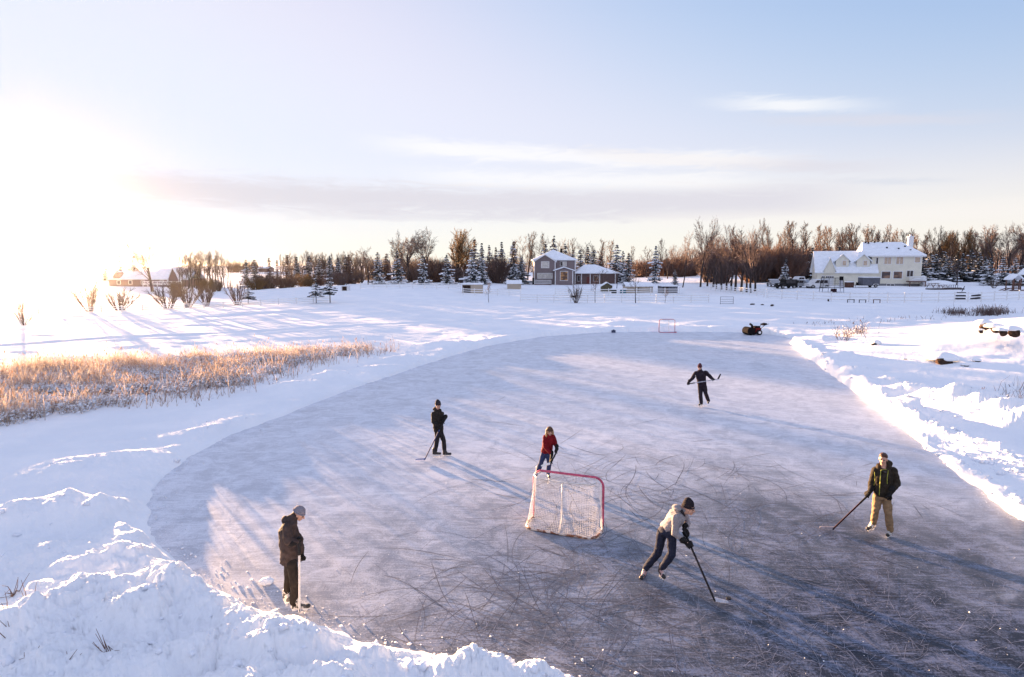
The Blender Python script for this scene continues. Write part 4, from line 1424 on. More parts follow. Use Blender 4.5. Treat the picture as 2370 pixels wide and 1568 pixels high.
def goal(loc, rz, label, w=1.83, h=1.22, mesh_=0.046, base_mat=None, netted=True, top_d=0.50, base_d=0.74):
    """goal: the mouth faces local +y, the net hangs back to local -y"""
    root = empty('hockey_goal', loc, rz)
    tag(root, label, 'hockey goal', 'hockey goals')
    rp = 0.03
    m = MB()
    m.tube([(x, 0, z_ + rp * 0) for x, z_ in rounded_bar(w, h, 0.22)], rp, 8)
    m.build('goal_frame', M_PIPE_RED, root)
    # base loop
    bw = w / 2
    path = [(-bw, 0, rp), (-bw - .04, -base_d * 0.45, rp), (-bw + .02, -base_d * 0.8, rp), (-bw * 0.82, -base_d * 0.97, rp), (-bw * 0.4, -base_d, rp), (0, -base_d, rp)]
    path += [(-x, y, z_) for x, y, z_ in reversed(path[:-1])]
    m = MB()
    m.tube(path, 0.028, 8)
    m.build('base_pipe', base_mat or M_PIPE_RUST, root)
    # top shelf loop
    tz = h - 0.02
    sh = [(-bw + .20, -0.0, tz), (-bw + .10, -top_d * 0.55, tz), (-bw + .22, -top_d * .92, tz - .01), (0, -top_d, tz - .02)]
    sh += [(-x, y, z_) for x, y, z_ in reversed(sh[:-1])]
    m = MB()
    m.tube(sh, 0.015, 6)
    m.build('top_pipe', M_PIPE_WHITE, root)
    m = MB()
    m.tube([(0, -top_d, tz - .02), (0.0, -top_d - .02, h * .6), (0, -base_d * .72, h * .25), (0, -base_d, rp)], 0.017, 6)
    m.build('centre_post', M_PIPE_WHITE, root)
    if not netted:
        return root
    # cords of the net: back, sides and top as thin tubes
    bm_ = MB()
    V, Fc = [], []
    def cord(pts, rad=0.0014):
        n0 = len(V)
        pts = [Vector(q) for q in pts]
        for i, q in enumerate(pts):
            d = (pts[min(i + 1, len(pts) - 1)] - pts[max(i - 1, 0)]).normalized()
            a = d.cross(Vector((0.3, 0.5, 0.8))).normalized()
            b_ = d.cross(a)
            for k in range(3):
                c = math.cos(2 * PI * k / 3); s_ = math.sin(2 * PI * k / 3)
                V.append(q + (a * c + b_ * s_) * rad)
        for i in range(len(pts) - 1):
            for k in range(3):
                Fc.append((n0 + i * 3 + k, n0 + i * 3 + (k + 1) % 3, n0 + i * 3 + 3 + (k + 1) % 3, n0 + i * 3 + 3 + k))
    def interp(path_, f):
        L = [0]
        for a, b_ in zip(path_[:-1], path_[1:]):
            L.append(L[-1] + (Vector(b_) - Vector(a)).length)
        t_ = f * L[-1]
        for i in range(len(L) - 1):
            if t_ <= L[i + 1] + 1e-9:
                g = (t_ - L[i]) / max(1e-9, L[i + 1] - L[i])
                return Vector(path_[i]).lerp(Vector(path_[i + 1]), g)
        return Vector(path_[-1])
    top_path = [(-bw + .02, 0, h - .30), (-bw + .06, -top_d * .3, h - .12)] + sh[1:-1] + [(bw - .06, -top_d * .3, h - .12), (bw - .02, 0, h - .30)]
    NU = int(2 * (w + 2 * base_d) / mesh_ / 2)
    NV = int(h * 1.15 / mesh_)
    def surf(fu, fv):
        a = interp(top_path, fu); b_ = interp(path, fu)
        q = a.lerp(b_, fv)
        # the net sags inwards and drapes on the base
        sag = 4 * fv * (1 - fv)
        q.y += 0.06 * sag * (0.4 + 0.6 * math.sin(PI * fu))
        q.z -= 0.02 * sag + 0.012 * math.sin(fu * 37)
        q.y += 0.012 * math.sin(fu * 29 + fv * 9)
        return q
    for i in range(NU + 1):
        cord([surf(i / NU, j / NV) for j in range(NV + 1)])
    for j in range(NV + 1):
        cord([surf(i / NU, j / NV) for i in range(NU + 1)])
    # top panel
    nt = 6
    for j in range(1, nt):
        f = j / nt
        cord([Vector((-bw + .2 + (w - .4) * k / 24, 0, h)).lerp(interp(sh, k / 24), f) for k in range(25)])
    for k in range(25):
        cord([Vector((-bw + .2 + (w - .4) * k / 24, 0, h)).lerp(interp(sh, k / 24), j / nt) - Vector((0, 0, .03 * 4 * (j / nt) * (1 - j / nt))) for j in range(nt + 1)])
    me = np_mesh('netting', [tuple(q) for q in V], Fc, M_CORD)
    link('netting', me, root)
    # white canvas lacing strips on both side edges
    for sg in (-1, 1):
        m = MB()
        st = [surf(0.0 if sg < 0 else 1.0, j / NV) for j in range(NV + 1)]
        st = [Vector((sg * bw - sg * .05, -.03, h - .12))] + [q + Vector((-sg * .03, -.04, 0)) for q in st]
        m.tube(st, 0.013, 5)
        m.build('lacing_strip', mat('canvas_white', (0.78, 0.75, 0.72), 0.8, 0.1, 12), root)
    return root

zn = zoomer(1260, 1020, 240 / 1176.0)
gl_, gr_ = on_level(*zn(212, 1192)), on_level(*zn(1035, 1318))
gv = gr_ - gl_
print('goal width', gv.length)
gmid = (gl_ + gr_) / 2
goal(gmid, math.atan2(gv.y, gv.x), 'near goal with red pipe frame and white netting, standing beside the bent skater', w=gv.length)
fz = zoomer(1560, 740, 360 / 2370.0)
fl, fr = on_level(*fz(316, 466)), on_level(*fz(578, 468))
print('far goal width', (fr - fl).length)
fm = (fl + fr) / 2
goal(fm, 0.06, 'far small goal at the far edge of the ice with thin red frame', mesh_=0.16, base_mat=M_PIPE_RED, w=(fr - fl).length * 1.0, h=1.2)
# ------------------------------------------------------------------ trees and reeds
def bark_mat(name, c1, c2, snow=0.5):
    m, t, b = new_mat(name)
    co = objco(t)
    c = t.mix(t.smooth(t.noise(co, 1.3, 5, .6), .35, .65), c1, c2)
    if snow:
        nz = t.n('ShaderNodeSeparateXYZ', i_0=t.n('ShaderNodeNewGeometry').outputs['Normal']).outputs[2]
        f = t.math('MULTIPLY', t.smooth(nz, .55, .85), t.smooth(t.noise(co, 0.8, 3, .6), .45, .6))
        c = t.mix(t.math('MULTIPLY', f, snow), c, (.82, .84, .9))
    m.node_tree.links.new(c, b.inputs['Base Color'])
    b.inputs['Roughness'].default_value = 0.85
    b.inputs['Specular IOR Level'].default_value = 0.15
    return m
M_TRUNK = bark_mat('bark', (.035, .026, .027), (.065, .05, .047), .35)
M_TWIG = bark_mat('twigs_redbrown', (.085, .058, .055), (.145, .102, .092), .5)
M_TWIG_P = bark_mat('twigs_poplar', (.085, .058, .05), (.14, .098, .08), .25)
M_TWIG_G = bark_mat('twigs_golden', (.11, .066, .034), (.17, .105, .05), .15)
M_TWIG_R = bark_mat('twigs_rust', (.11, .06, .048), (.17, .10, .075), .4)
M_TWIG_S = bark_mat('twigs_snowy', (.07, .05, .048), (.11, .08, .075), .9)
M_NEEDLE = bark_mat('needles', (.030, .036, .042), (.07, .078, .085), .55)
M_LOAD = mat('snow_load', (.80, .83, .90), .7, .05, 4)

class Wood:
    """collects branch segments; builds thin tapering tubes"""
    def __init__(self):
        self.V, self.F = [], []
    def path(self, pts, rads, n=3):
        b0 = len(self.V)
        for i, p in enumerate(pts):
            d = pts[min(i + 1, len(pts) - 1)] - pts[max(i - 1, 0)]
            d.normalize()
            a = d.cross(Vector((0.37, 0.61, 0.2))).normalized()
            c = d.cross(a)
            for k in range(n):
                th = 2 * PI * k / n
                self.V.append((p + (a * math.cos(th) + c * math.sin(th)) * rads[i])[:])
        for i in range(len(pts) - 1):
            for k in range(n):
                self.F.append((b0 + i * n + k, b0 + i * n + (k + 1) % n, b0 + (i + 1) * n + (k + 1) % n, b0 + (i + 1) * n + k))
    def mesh(self, name, m):
        return np_mesh(name, self.V, self.F, m)

def rand_dir(rn):
    v = Vector((rn.gauss(0, 1), rn.gauss(0, 1), rn.gauss(0, 1)))
    return v.normalized()

def grow(rn, trunk, crown, p, d, L, r, lvl, P):
    seg = 4 if lvl < 2 else (3 if lvl == 2 else 2)
    pts, rads = [p.copy()], [r]
    dd = d.copy()
    for i in range(seg):
        dd = (dd + rand_dir(rn) * P['wob'] + Vector((0, 0, P['up'][min(lvl, len(P['up']) - 1)]))).normalized()
        pts.append(pts[-1] + dd * (L / seg))
        rads.append(max(P['rmin'], r * (1 - (i + 1) / seg * P['taper'][min(lvl, len(P['taper']) - 1)])))
    (trunk if lvl == 0 else crown).path(pts, rads, 6 if lvl == 0 else 3)
    if lvl >= P['levels']:
        return
    nb = P['nb'][lvl]
    for k in range(nb):
        f = P['start'][lvl] + (1 - P['start'][lvl]) * ((k + rn.random() * .8) / nb)
        f = min(f, 0.999)
        x = f * seg
        i = min(int(x), seg - 1)
        q = pts[i].lerp(pts[i + 1], x - i)
        ax = (pts[i + 1] - pts[i]).normalized()
        rnd = rand_dir(rn)
        perp = (rnd - ax * rnd.dot(ax)).normalized()
        ang = P['ang'][lvl] * (0.75 + 0.5 * rn.random())
        nd = (ax * math.cos(ang) + perp * math.sin(ang)).normalized()
        l2 = L * P['len'][lvl] * (0.65 + 0.6 * rn.random()) * (1.0 - P['cone'][lvl] * f)
        r2 = max(P['rmin'], rads[i] * P['rr'] * (1 - .3 * rn.random()))
        grow(rn, trunk, crown, q, nd, l2, r2, lvl + 1, P)

SPECS = {
    'spread': dict(levels=4, L=.42, r=.024, nb=(8, 7, 6, 4), start=(.45, .25, .2, .1), ang=(.62, .6, .6, .6), len=(1.0, .55, .5, .5), cone=(.15, .3, .3, .2), up=(.05, .07, .05, .02), wob=.12, taper=(.45, .75, .8, .8), rr=.55, rmin=.0013),
    'poplar': dict(levels=3, L=.92, r=.016, nb=(24, 6, 4), start=(.25, .2, .15), ang=(.5, .45, .5), len=(.27, .5, .5), cone=(.5, .2, .2), up=(.0, .20, .12, .05), wob=.07, taper=(.88, .8, .8), rr=.42, rmin=.0013),
    'dense': dict(levels=4, L=.30, r=.026, nb=(10, 9, 8, 4), start=(.4, .2, .15, .1), ang=(.48, .45, .5, .5), len=(1.55, .45, .45, .5), cone=(.1, .3, .2, .2), up=(.05, .12, .10, .06), wob=.09, taper=(.4, .8, .8, .8), rr=.55, rmin=.0014),
    'thin': dict(levels=3, L=.75, r=.015, nb=(11, 6, 5), start=(.4, .25, .2), ang=(.7, .6, .6), len=(.36, .55, .5), cone=(.3, .2, .2), up=(.02, .06, .04, .02), wob=.12, taper=(.8, .8, .8), rr=.5, rmin=.0014),
}

def bare_tree(kind, seed):
    rn = random.Random(seed)
    P = SPECS[kind]
    tr, cr = Wood(), Wood()
    grow(rn, tr, cr, Vector((0, 0, -.02)), Vector((rn.gauss(0, .04), rn.gauss(0, .04), 1)).normalized(), P['L'], P['r'], 0, P)
    h = max(v[2] for v in cr.V)
    for w in (tr, cr):
        w.V = [(x / h, y / h, z / h) for x, y, z in w.V]
    return tr, cr

def bushy(seed, nst=46, spread=.55, fan=0.6, twigs=9, rmin=.006):
    """many-stemmed shrub, unit height"""
    rn = random.Random(seed)
    st, cr = Wood(), Wood()
    for i in range(nst):
        a = rn.random() * 2 * PI
        t_ = rn.random() ** .7 * fan
        d = Vector((math.cos(a) * math.sin(t_), math.sin(a) * math.sin(t_), math.cos(t_)))
        p = Vector((math.cos(a) * spread * .25 * rn.random(), math.sin(a) * spread * .25 * rn.random(), -.03))
        L = (.65 + .4 * rn.random()) / max(.6, math.cos(t_))**.3
        pts = [p]
        for k in range(4):
            d = (d + rand_dir(rn) * .10 + Vector((0, 0, .06))).normalized()
            pts.append(pts[-1] + d * L / 4)
        st.path(pts, [rmin * 2.2, rmin * 1.8, rmin * 1.4, rmin, rmin * .7])
        for k in range(twigs):
            f = .25 + .75 * rn.random()
            x = f * 4 * .999
            j = int(x)
            q = pts[j].lerp(pts[j + 1], x - j)
            e = ((pts[j + 1] - pts[j]).normalized() + rand_dir(rn) * .55 + Vector((0, 0, .15))).normalized()
            l = .10 + .2 * rn.random()
            cr.path([q, q + e * l * .5, q + (e + rand_dir(rn) * .2).normalized() * l], [rmin * .9, rmin * .7, rmin * .5])
    h = max(v[2] for v in cr.V)
    for w in (st, cr):
        w.V = [(x / h, y / h, z / h) for x, y, z in w.V]
    return st, cr

def spruce(seed, width=.22, whorls=17, gap=0.0, load=.6, bare=.06):
    """unit-height spruce: trunk, needled boughs, snow lying on the boughs"""
    rn = random.Random(seed)
    tr = Wood()
    tr.path([Vector((0, 0, -.03)), Vector((0, 0, .4)), Vector((0, 0, .98))], [.016, .011, .002], 6)
    V, Fc, SV, SF = [], [], [], []
    def quad(VV, FF, pts):
        n0 = len(VV)
        VV.extend([p[:] for p in pts])
        FF.append((n0, n0 + 1, n0 + 2, n0 + 3))
    for w in range(whorls):
        f = (w + rn.random() * .4) / whorls
        z = bare + (1 - bare) * f
        ln = width * (1 - f) ** .85 * (.62 + .68 * rn.random()) + .012
        nb = max(4, int(10 * (1 - f) + 4))
        for k in range(nb):
            if rn.random() < max(gap, .10):
                continue
            a = 2 * PI * (k + rn.random() * .8) / nb
            l = ln * (.6 + .65 * rn.random())
            o = Vector((math.cos(a), math.sin(a), 0))
            sd_ = Vector((-o.y, o.x, 0))
            zz = z + rn.uniform(-.012, .012)
            pts = []
            for j in range(5):
                g = j / 4.0
                pts.append(Vector((0, 0, zz)) + o * (l * g) + Vector((0, 0, -.34 * l * g + .16 * l * g * g)))
            for j in range(4):
                wd0 = l * .30 * (1 - (j / 4.0)) ** .6 + .004
                wd1 = l * .30 * (1 - ((j + 1) / 4.0)) ** .6 + .003
                dr = Vector((0, 0, -l * .10))
                for s_ in (-1, 1):
                    quad(V, Fc, [pts[j], pts[j + 1], pts[j + 1] + sd_ * s_ * wd1 + dr, pts[j] + sd_ * s_ * wd0 * .7 + dr])
                # hanging sprays
                for q in range(2):
                    c = pts[j].lerp(pts[j + 1], rn.random()) + sd_ * rn.uniform(-1, 1) * wd0
                    e = (o * rn.uniform(-.2, 1) + sd_ * rn.uniform(-1, 1) + Vector((0, 0, -.9))).normalized() * (.022 + .03 * rn.random())
                    x = sd_ * .007 + o * .006
                    quad(V, Fc, [c - x, c + x, c + x * .4 + e, c - x * .4 + e])
            if rn.random() < load and l > .02:
                j0 = rn.choice((0, 1, 1, 2))
                for j in range(j0, 4):
                    if rn.random() < .2:
                        continue
                    wd0 = (l * .22 * (1 - (j / 4.0)) ** .5 + .004) * rn.uniform(.6, 1.1)
                    wd1 = (l * .22 * (1 - ((j + 1) / 4.0)) ** .5 + .003) * rn.uniform(.6, 1.1)
                    up_ = Vector((0, 0, .007 + .004 * rn.random()))
                    lo = Vector((0, 0, -.003))
                    A, B = pts[j], pts[j + 1]
                    for s_ in (-1, 1):
                        quad(SV, SF, [A + up_, B + up_, B + sd_ * s_ * wd1 - Vector((0, 0, l * .07)) + lo, A + sd_ * s_ * wd0 - Vector((0, 0, l * .07)) + lo])
    top = max(v[2] for v in V)
    return tr, (V, Fc), (SV, SF), top

_protos = {}
def proto(kind, i):
    key = (kind, i)
    if key in _protos:
        return _protos[key]
    if kind in SPECS:
        tr, cr = bare_tree(kind, 100 + i * 7 + len(kind))
        tw = {'spread': M_TWIG, 'poplar': M_TWIG_P, 'dense': M_TWIG_G, 'thin': M_TWIG}[kind]
        parts = [('trunk', tr.mesh('trunk', M_TRUNK)), ('crown', cr.mesh('crown', tw))]
    elif kind == 'snowtree':
        tr, cr = bare_tree('spread', 900 + i)
        parts = [('trunk', tr.mesh('trunk', M_TRUNK)), ('crown', cr.mesh('crown', M_TWIG_S))]
    elif kind in ('bush', 'goldbush', 'brownbush'):
        st, cr = bushy(300 + i, 70, .8, .85, 14, .007)
        m = {'bush': M_TWIG_R, 'goldbush': M_TWIG_G, 'brownbush': M_TWIG}[kind]
        parts = [('stems', st.mesh('stems', m)), ('crown', cr.mesh('crown', m))]
        parts = [('stem_cluster', parts[0][1]), parts[1]]
    elif kind == 'vase':
        st, cr = bushy(500 + i, 16, .5, .75, 16, .008)
        parts = [('stem_cluster', st.mesh('stem_cluster', M_TWIG_P)), ('crown', cr.mesh('crown', M_TWIG_P))]
    else:
        kw = {'spruce': dict(width=.25, load=.8), 'spruceslim': dict(width=.17, whorls=19, load=.75), 'sprucedark': dict(width=.27, load=.5), 'sprucewide': dict(width=.37, whorls=15, load=.88),
              'youngspruce': dict(width=.30, whorls=11, gap=.28, load=.5, bare=.28), 'sprucered': dict(width=.2, load=.15)}[kind]
        tr, (V, Fc), (SV, SF), top = spruce(700 + i * 3 + len(kind), **kw)
        nm = M_TWIG_R if kind == 'sprucered' else M_NEEDLE
        parts = [('trunk', tr.mesh('trunk', M_TRUNK)), ('crown', np_mesh('crown', V + SV, Fc + [tuple(q + len(V) for q in f) for f in SF], mats=[nm, M_LOAD], mi=[0] * len(Fc) + [1] * len(SF)))]
    _protos[key] = parts
    return parts

NVAR = {'spread': 5, 'poplar': 6, 'dense': 2, 'thin': 3, 'snowtree': 2, 'bush': 3, 'goldbush': 2, 'brownbush': 3, 'vase': 3, 'spruce': 5, 'spruceslim': 5, 'sprucedark': 4, 'sprucewide': 4, 'youngspruce': 2, 'sprucered': 1}
_tc = [0]
def tree(kind, u, vtop, Y, label, group=None, name=None, wide=1.0, lean=0.0, low=0.0, hmin=0.6, cat=None):
    g = ground_at(u, Y)
    h = max(hmin, at_depth(u, vtop, Y).z - g.z)
    _tc[0] += 1
    i = (_tc[0] * 7 + int(u)) % NVAR[kind]
    nm = name or ('spruce_tree' if 'spruce' in kind else 'shrub' if kind in ('bush', 'goldbush', 'brownbush', 'vase') else 'bare_tree')
    o = empty(nm, g - Vector((0, 0, low)), (_tc[0] * 2.399) % (2 * PI))
    wide *= 1 + .16 * math.sin(_tc[0] * 12.9898)
    o.scale = (h * wide, h * wide * (1 + .1 * math.sin(_tc[0] * 4.7)), h)
    o.rotation_euler = (0.03 * math.sin(_tc[0] * 3.3), lean or 0.03 * math.sin(_tc[0] * 5.1), 0 if lean else (_tc[0] * 2.399) % (2 * PI))
    tag(o, label, cat or ('shrub' if nm == 'shrub' else 'tree'), group)
    for pn, me in proto(kind, i):
        link(pn, me, o)
    return o

Z2 = lambda x, y: (758 + .2 * x, 493 + .2 * y)
Z3 = lambda x, y: (1185 + .2 * x, 493 + .2 * y)
Z4 = lambda x, y: (1564 + .18 * x, 493 + .18 * y)
Z5 = lambda x, y: (1896 + .2 * x, 493 + .2 * y)
ZL = lambda x, y: (237 + .1209 * x, 530.8 + .1209 * y)
ZM = lambda x, y: (521.4 + .1209 * x, 530.8 + .1209 * y)
def put(Z, kind, x, y, Y, label, group=None, **kw):
    u, v = Z(x, y)
    return tree(kind, u, v, Y, label, group, **kw)

# --- left field, from the sun side inwards
put(ZL, 'spruce', 360, 450, 215, 'broad hazy spruce rising behind the left end of the low farmhouse roof', 'spruces behind the farmhouse')
put(ZL, 'spruce', 610, 480, 215, 'hazy spruce behind the middle of the farmhouse roof, left of the big bare tree', 'spruces behind the farmhouse')
tree('spruce', 244, 606, 225, 'small faint spruce left of the farmhouse, close to the sun glare', 'spruces behind the farmhouse')
put(ZL, 'spread', 960, 240, 140, 'big wide bare tree in front of the low farmhouse', wide=.85)
for k, (x, y) in enumerate([(1540, 520), (1640, 430), (1720, 400), (1800, 370), (1880, 420), (1950, 380), (2060, 400), (2130, 470), (2220, 360), (2290, 480), (1500, 480), (1580, 500), (1680, 470), (1760, 450), (1840, 460), (1920, 440), (2000, 450), (2100, 430), (2180, 450), (2260, 420), (2340, 520), (2400, 540)]):
    put(ZL, 'thin' if k % 2 else 'poplar', x, y, 150 + (k * 37) % 18, 'thin bare tree in the clump right of the low farmhouse', 'clump of bare trees beside the farmhouse', wide=1.1)
for k, (x, y) in enumerate([(1880, 880), (2020, 860), (2140, 890), (2230, 930)]):
    put(ZL, 'goldbush' if k < 2 else 'brownbush', x, y, 128 + k * 2, 'rusty shrub at the foot of the bare clump beside the farmhouse', 'shrubs under the bare clump', wide=.7)
put(ZL, 'goldbush', 1440, 1110, 112, 'golden rounded shrub in the open field right below the farmhouse', wide=1.5)
put(ZL, 'goldbush', 1400, 960, 140, 'low golden shrub just below the steep farmhouse gable', wide=1.2)
for (x, y, Y, lb) in [(340, 1060, 82, 'fan-shaped bare shrub in the left field under the farmhouse, behind the white fence'), (1250, 960, 84, 'bare fan-shaped shrub left of the golden rounded shrub'),
                      (1650, 960, 86, 'bare fan-shaped shrub just right of the golden rounded shrub'), (1990, 960, 88, 'bare fan-shaped shrub below the rusty shrubs of the bare clump')]:
    put(ZL, 'vase', x, y, Y, lb, wide=1.0)
put(ZM, 'vase', 230, 900, 89, 'bare fan-shaped shrub behind the fence, left of the small snowy spruce stump', wide=.9)
put(ZM, 'youngspruce', 440, 1060, 90, 'tiny spruce behind the white fence in the left field', wide=1.5)
tree('vase', 55, 708, 62, 'bare shrub in bright glare at the left edge beyond the reed bed', wide=.9)
tree('vase', 210, 640, 80, 'pale bare shrub in the glare, left of the fan-shaped shrubs', wide=.9)
tree('vase', 50, 690, 80, 'faint bare shrub at the left edge just under the sun', wide=.9)
tree('youngspruce', 732, 632, 88, 'young snowy spruce with a bare leg in the field, left one of two', wide=1.0)
tree('youngspruce', 764, 622, 88, 'young ragged spruce with boughs to the ground, right one of two', wide=.9)
# middle left belt behind the crest of the field
for k, (x, y) in enumerate([(430, 560), (590, 560), (1400, 510), (1600, 500), (1800, 520), (2000, 490), (2170, 530), (2340, 470)]):
    lb = 'snowy spruce in the short pair above the rusty shrubs at left' if k < 2 else 'snow-dusted spruce in the belt left of the snowy spruce row'
    put(ZM, 'spruceslim' if k > 1 else 'spruce', x, y, 150 + (k * 23) % 16, lb, 'spruces above the rusty shrubs' if k < 2 else 'spruces in the left belt', wide=1.1)
put(ZM, 'sprucered', 1215, 470, 165, 'reddish leafless-looking spruce above the reddest shrub', wide=1.2)
put(ZM, 'sprucered', 870, 530, 165, 'small reddish spruce left of the open snow gap', wide=1.1)
put(ZM, 'sprucered', 1000, 575, 190, 'smallest reddish spruce on the skyline over the snow gap', wide=1.1)
for k, (x, y) in enumerate([(1070, 470), (1290, 430), (1340, 480), (1470, 470), (1590, 385), (1770, 480), (1900, 470), (2260, 460), (2400, 440), (2220, 430)]):
    put(ZM, 'poplar', x, y, 185 + (k * 13) % 12, 'faint slender bare tree on the skyline behind the left belt', 'slender trees behind the left belt')
for k, (x, y) in enumerate([(1120, 500), (1180, 470), (1380, 440), (1530, 420), (1650, 430), (1720, 450), (1850, 430), (1950, 440), (2050, 430), (2120, 440), (2320, 410), (2440, 400), (2520, 420), (2600, 400)]):
    put(ZM, 'spread' if k % 2 else 'poplar', x, y, 196 + (k * 7) % 15, 'faint slender bare tree on the skyline behind the left belt', 'slender trees behind the left belt', wide=.8)
for k, (x, y, kd) in enumerate([(590, 850, 'goldbush'), (740, 800, 'brownbush'), (870, 780, 'brownbush'), (1120, 830, 'bush'), (1250, 790, 'bush'), (1480, 800, 'goldbush'), (1600, 780, 'goldbush'), (1820, 830, 'bush'), (2080, 720, 'brownbush'), (2230, 730, 'brownbush')]):
    put(ZM, kd, x, y, 133 + (k % 3) * 3, 'rounded rusty shrub along the crest of the field under the left belt', 'rusty shrubs along the field crest', wide=1.15, low=.3)
# --- centre left belt
for (x, y, Y, kd, w) in [(20, 490, 150, 'spruceslim', 1.), (130, 515, 152, 'spruceslim', 1.), (240, 470, 150, 'sprucered', 1.1)]:
    put(Z2, kd, x, y, Y, 'snow-dusted spruce in the belt left of the snowy spruce row', 'spruces in the left belt', wide=w)
put(Z2, 'thin', 470, 380, 138, 'bare tree with snow-lined boughs, leftmost of the snowy spruce row', wide=1.3)
for (x, y, Y, kd, w, lb) in [
    (590, 440, 140, 'spruce', .9, 'snowy spruce just right of the bare tree with snow-lined boughs'),
    (690, 460, 165, 'sprucered', 1.2, 'dull red-brown spruce half hidden between two snowy spruces'),
    (820, 425, 142, 'spruce', .95, 'tall narrow snowy spruce left of the two big bare trees'),
    (1105, 470, 136, 'sprucewide', .75, 'broad snowy spruce under the two big bare trees'),
    (1390, 470, 136, 'spruce', 1.1, 'snowy spruce in front of the golden bushy tree'),
    (1700, 285, 168, 'spruceslim', 1.1, 'tallest dark spruce top right of the golden bushy tree'),
    (1670, 410, 138, 'sprucewide', .85, 'large spread snowy spruce above the tan shed with the dark opening'),
    (1785, 335, 166, 'spruceslim', 1.1, 'narrow dark spruce second right of the golden bushy tree'),
    (1790, 450, 142, 'spruce', 1.1, 'snow-laden spruce beside the large spread one over the shed'),
    (1880, 360, 175, 'spruceslim', 1.0, 'slim spruce spire over the dark brown tree'),
    (1940, 385, 178, 'spruceslim', 1.0, 'shorter slim spruce spire over the dark brown tree'),
    (2010, 325, 174, 'spruceslim', 1.2, 'spruce spire behind the right side of the dark brown tree'),
    (2140, 310, 162, 'sprucedark', .9, 'wide dark spruce left of the grey house'),
    (2160, 560, 145, 'spruce', 1.2, 'low snowy spruce left of the grey house, left one'),
    (2250, 480, 148, 'spruce', 1.1, 'snowy spruce next to the left wall of the grey house')]:
    put(Z2, kd, x, y, Y, lb, wide=w)
put(Z2, 'spread', 930, 155, 152, 'large bare tree with a broad open crown left of the golden bushy tree', wide=1.0)
put(Z2, 'spread', 1160, 160, 154, 'large bare tree touching the golden bushy tree', wide=.95)
put(Z2, 'spread', 760, 250, 156, 'bare tree leaning left of the two big bare trees', wide=.9)
put(Z2, 'dense', 1490, 145, 158, 'golden brown bushy tree, roundest crown of the belt', wide=1.0)
put(Z2, 'dense', 1600, 200, 162, 'right half of the golden bushy clump, lower crown', wide=.9)
put(Z2, 'brownbush', 2000, 430, 150, 'dark brown rounded tree between the spruces and the grey house', name='bare_tree', wide=.85, cat='tree')
put(Z2, 'brownbush', 1930, 470, 152, 'lower dark brown rounded tree left of the other rounded tree', name='bare_tree', wide=.8, cat='tree')
for k, (x, y) in enumerate([(300, 640), (120, 660), (380, 640), (1000, 540), (1080, 560), (1230, 550), (1290, 500), (1530, 560), (1560, 620)]):
    put(Z2, 'bush' if k % 2 else 'brownbush', x, y, 150 + (k % 4) * 3, 'brown thicket shrub between the snowy spruces of the centre belt', 'thicket shrubs in the centre belt', wide=1.1)
# --- behind and beside the grey house
for k, (x, y) in enumerate([(60, 300), (130, 240), (180, 205), (250, 235), (330, 260), (395, 205), (2280 - 2250, 330), (570, 280), (640, 300), (700, 285), (870, 320), (920, 350), (990, 285), (1060, 300), (1130, 300), (1360, 380), (1560, 380), (1700, 290), (1800, 400), (1880, 360)]):
    put(Z3, 'thin' if k % 3 == 1 else 'poplar', x, y, 182 + (k * 11) % 18, 'slender bare tree on the skyline behind the grey house roofs', 'slender trees behind the grey house', wide=1.15)
for (x, y, Y, kd, w, lb) in [
    (20, 325, 170, 'sprucedark', .9, 'dark spruce behind the left corner of the grey house, shorter one'),
    (100, 500, 152, 'spruce', 1.3, 'snowy spruce against the left wall of the grey house'),
    (370, 320, 176, 'spruceslim', 1.1, 'slim spruce over the ridge of the grey house, left one'),
    (460, 250, 176, 'spruceslim', 1.1, 'tallest slim spruce over the ridge of the grey house'),
    (625, 345, 172, 'spruceslim', 1.2, 'spruce spire just right of the grey house chimney'),
    (710, 415, 168, 'spruce', 1.0, 'snowy spruce behind the right eave of the grey house'),
    (795, 405, 170, 'spruce', 1.0, 'snowy spruce above the start of the low garage roof'),
    (880, 385, 172, 'spruceslim', 1.2, 'spruce spire over the middle of the low garage roof'),
    (940, 415, 168, 'spruce', 1.1, 'snowy spruce behind the ridge of the low garage roof'),
    (1030, 465, 168, 'sprucered', 1.3, 'short brownish spruce over the right slope of the low garage roof'),
    (1200, 345, 162, 'sprucewide', .75, 'big brown-topped snowy spruce at the right end of the low garage'),
    (1275, 430, 164, 'spruce', .9, 'narrower spruce leaning against the big brown-topped one'),
    (1335, 450, 150, 'spruceslim', 1.4, 'ragged snowy spruce behind the front bare sapling'),
    (1650, 365, 150, 'sprucewide', .72, 'large lone snowy spruce left of the dark grey box hut'),
    (1885, 640, 138, 'spruceslim', 1.3, 'smallest snowy spruce above the dark grey box hut')]:
    put(Z3, kd, x, y, Y, lb, wide=w)
put(Z3, 'thin', 1430, 560, 88, 'dark leaning sapling in front of the tan sheds, behind the white fence', wide=.9)
put(Z3, 'vase', 740, 790, 89, 'snow-topped bushy sapling in front of the grey house bay', wide=.9)
put(Z3, 'thin', 962, 690, 89, 'thin sapling behind the fence in front of the low garage', wide=.8)
put(Z3, 'thin', 1030, 640, 120, 'small bare tree just in front of the low garage wall', wide=1.2)
put(Z3, 'thin', 1210, 600, 122, 'small bare tree beside the little playhouse in front of the low garage', wide=1.)
put(Z2, 'thin', 1865, 790, 90, 'lone thin sapling right of the shed with the dark opening', wide=.8)
put(Z3, 'thin', 1770, 880, 88, 'tiny leafless sapling in the snow below the dark grey box hut', wide=.9)
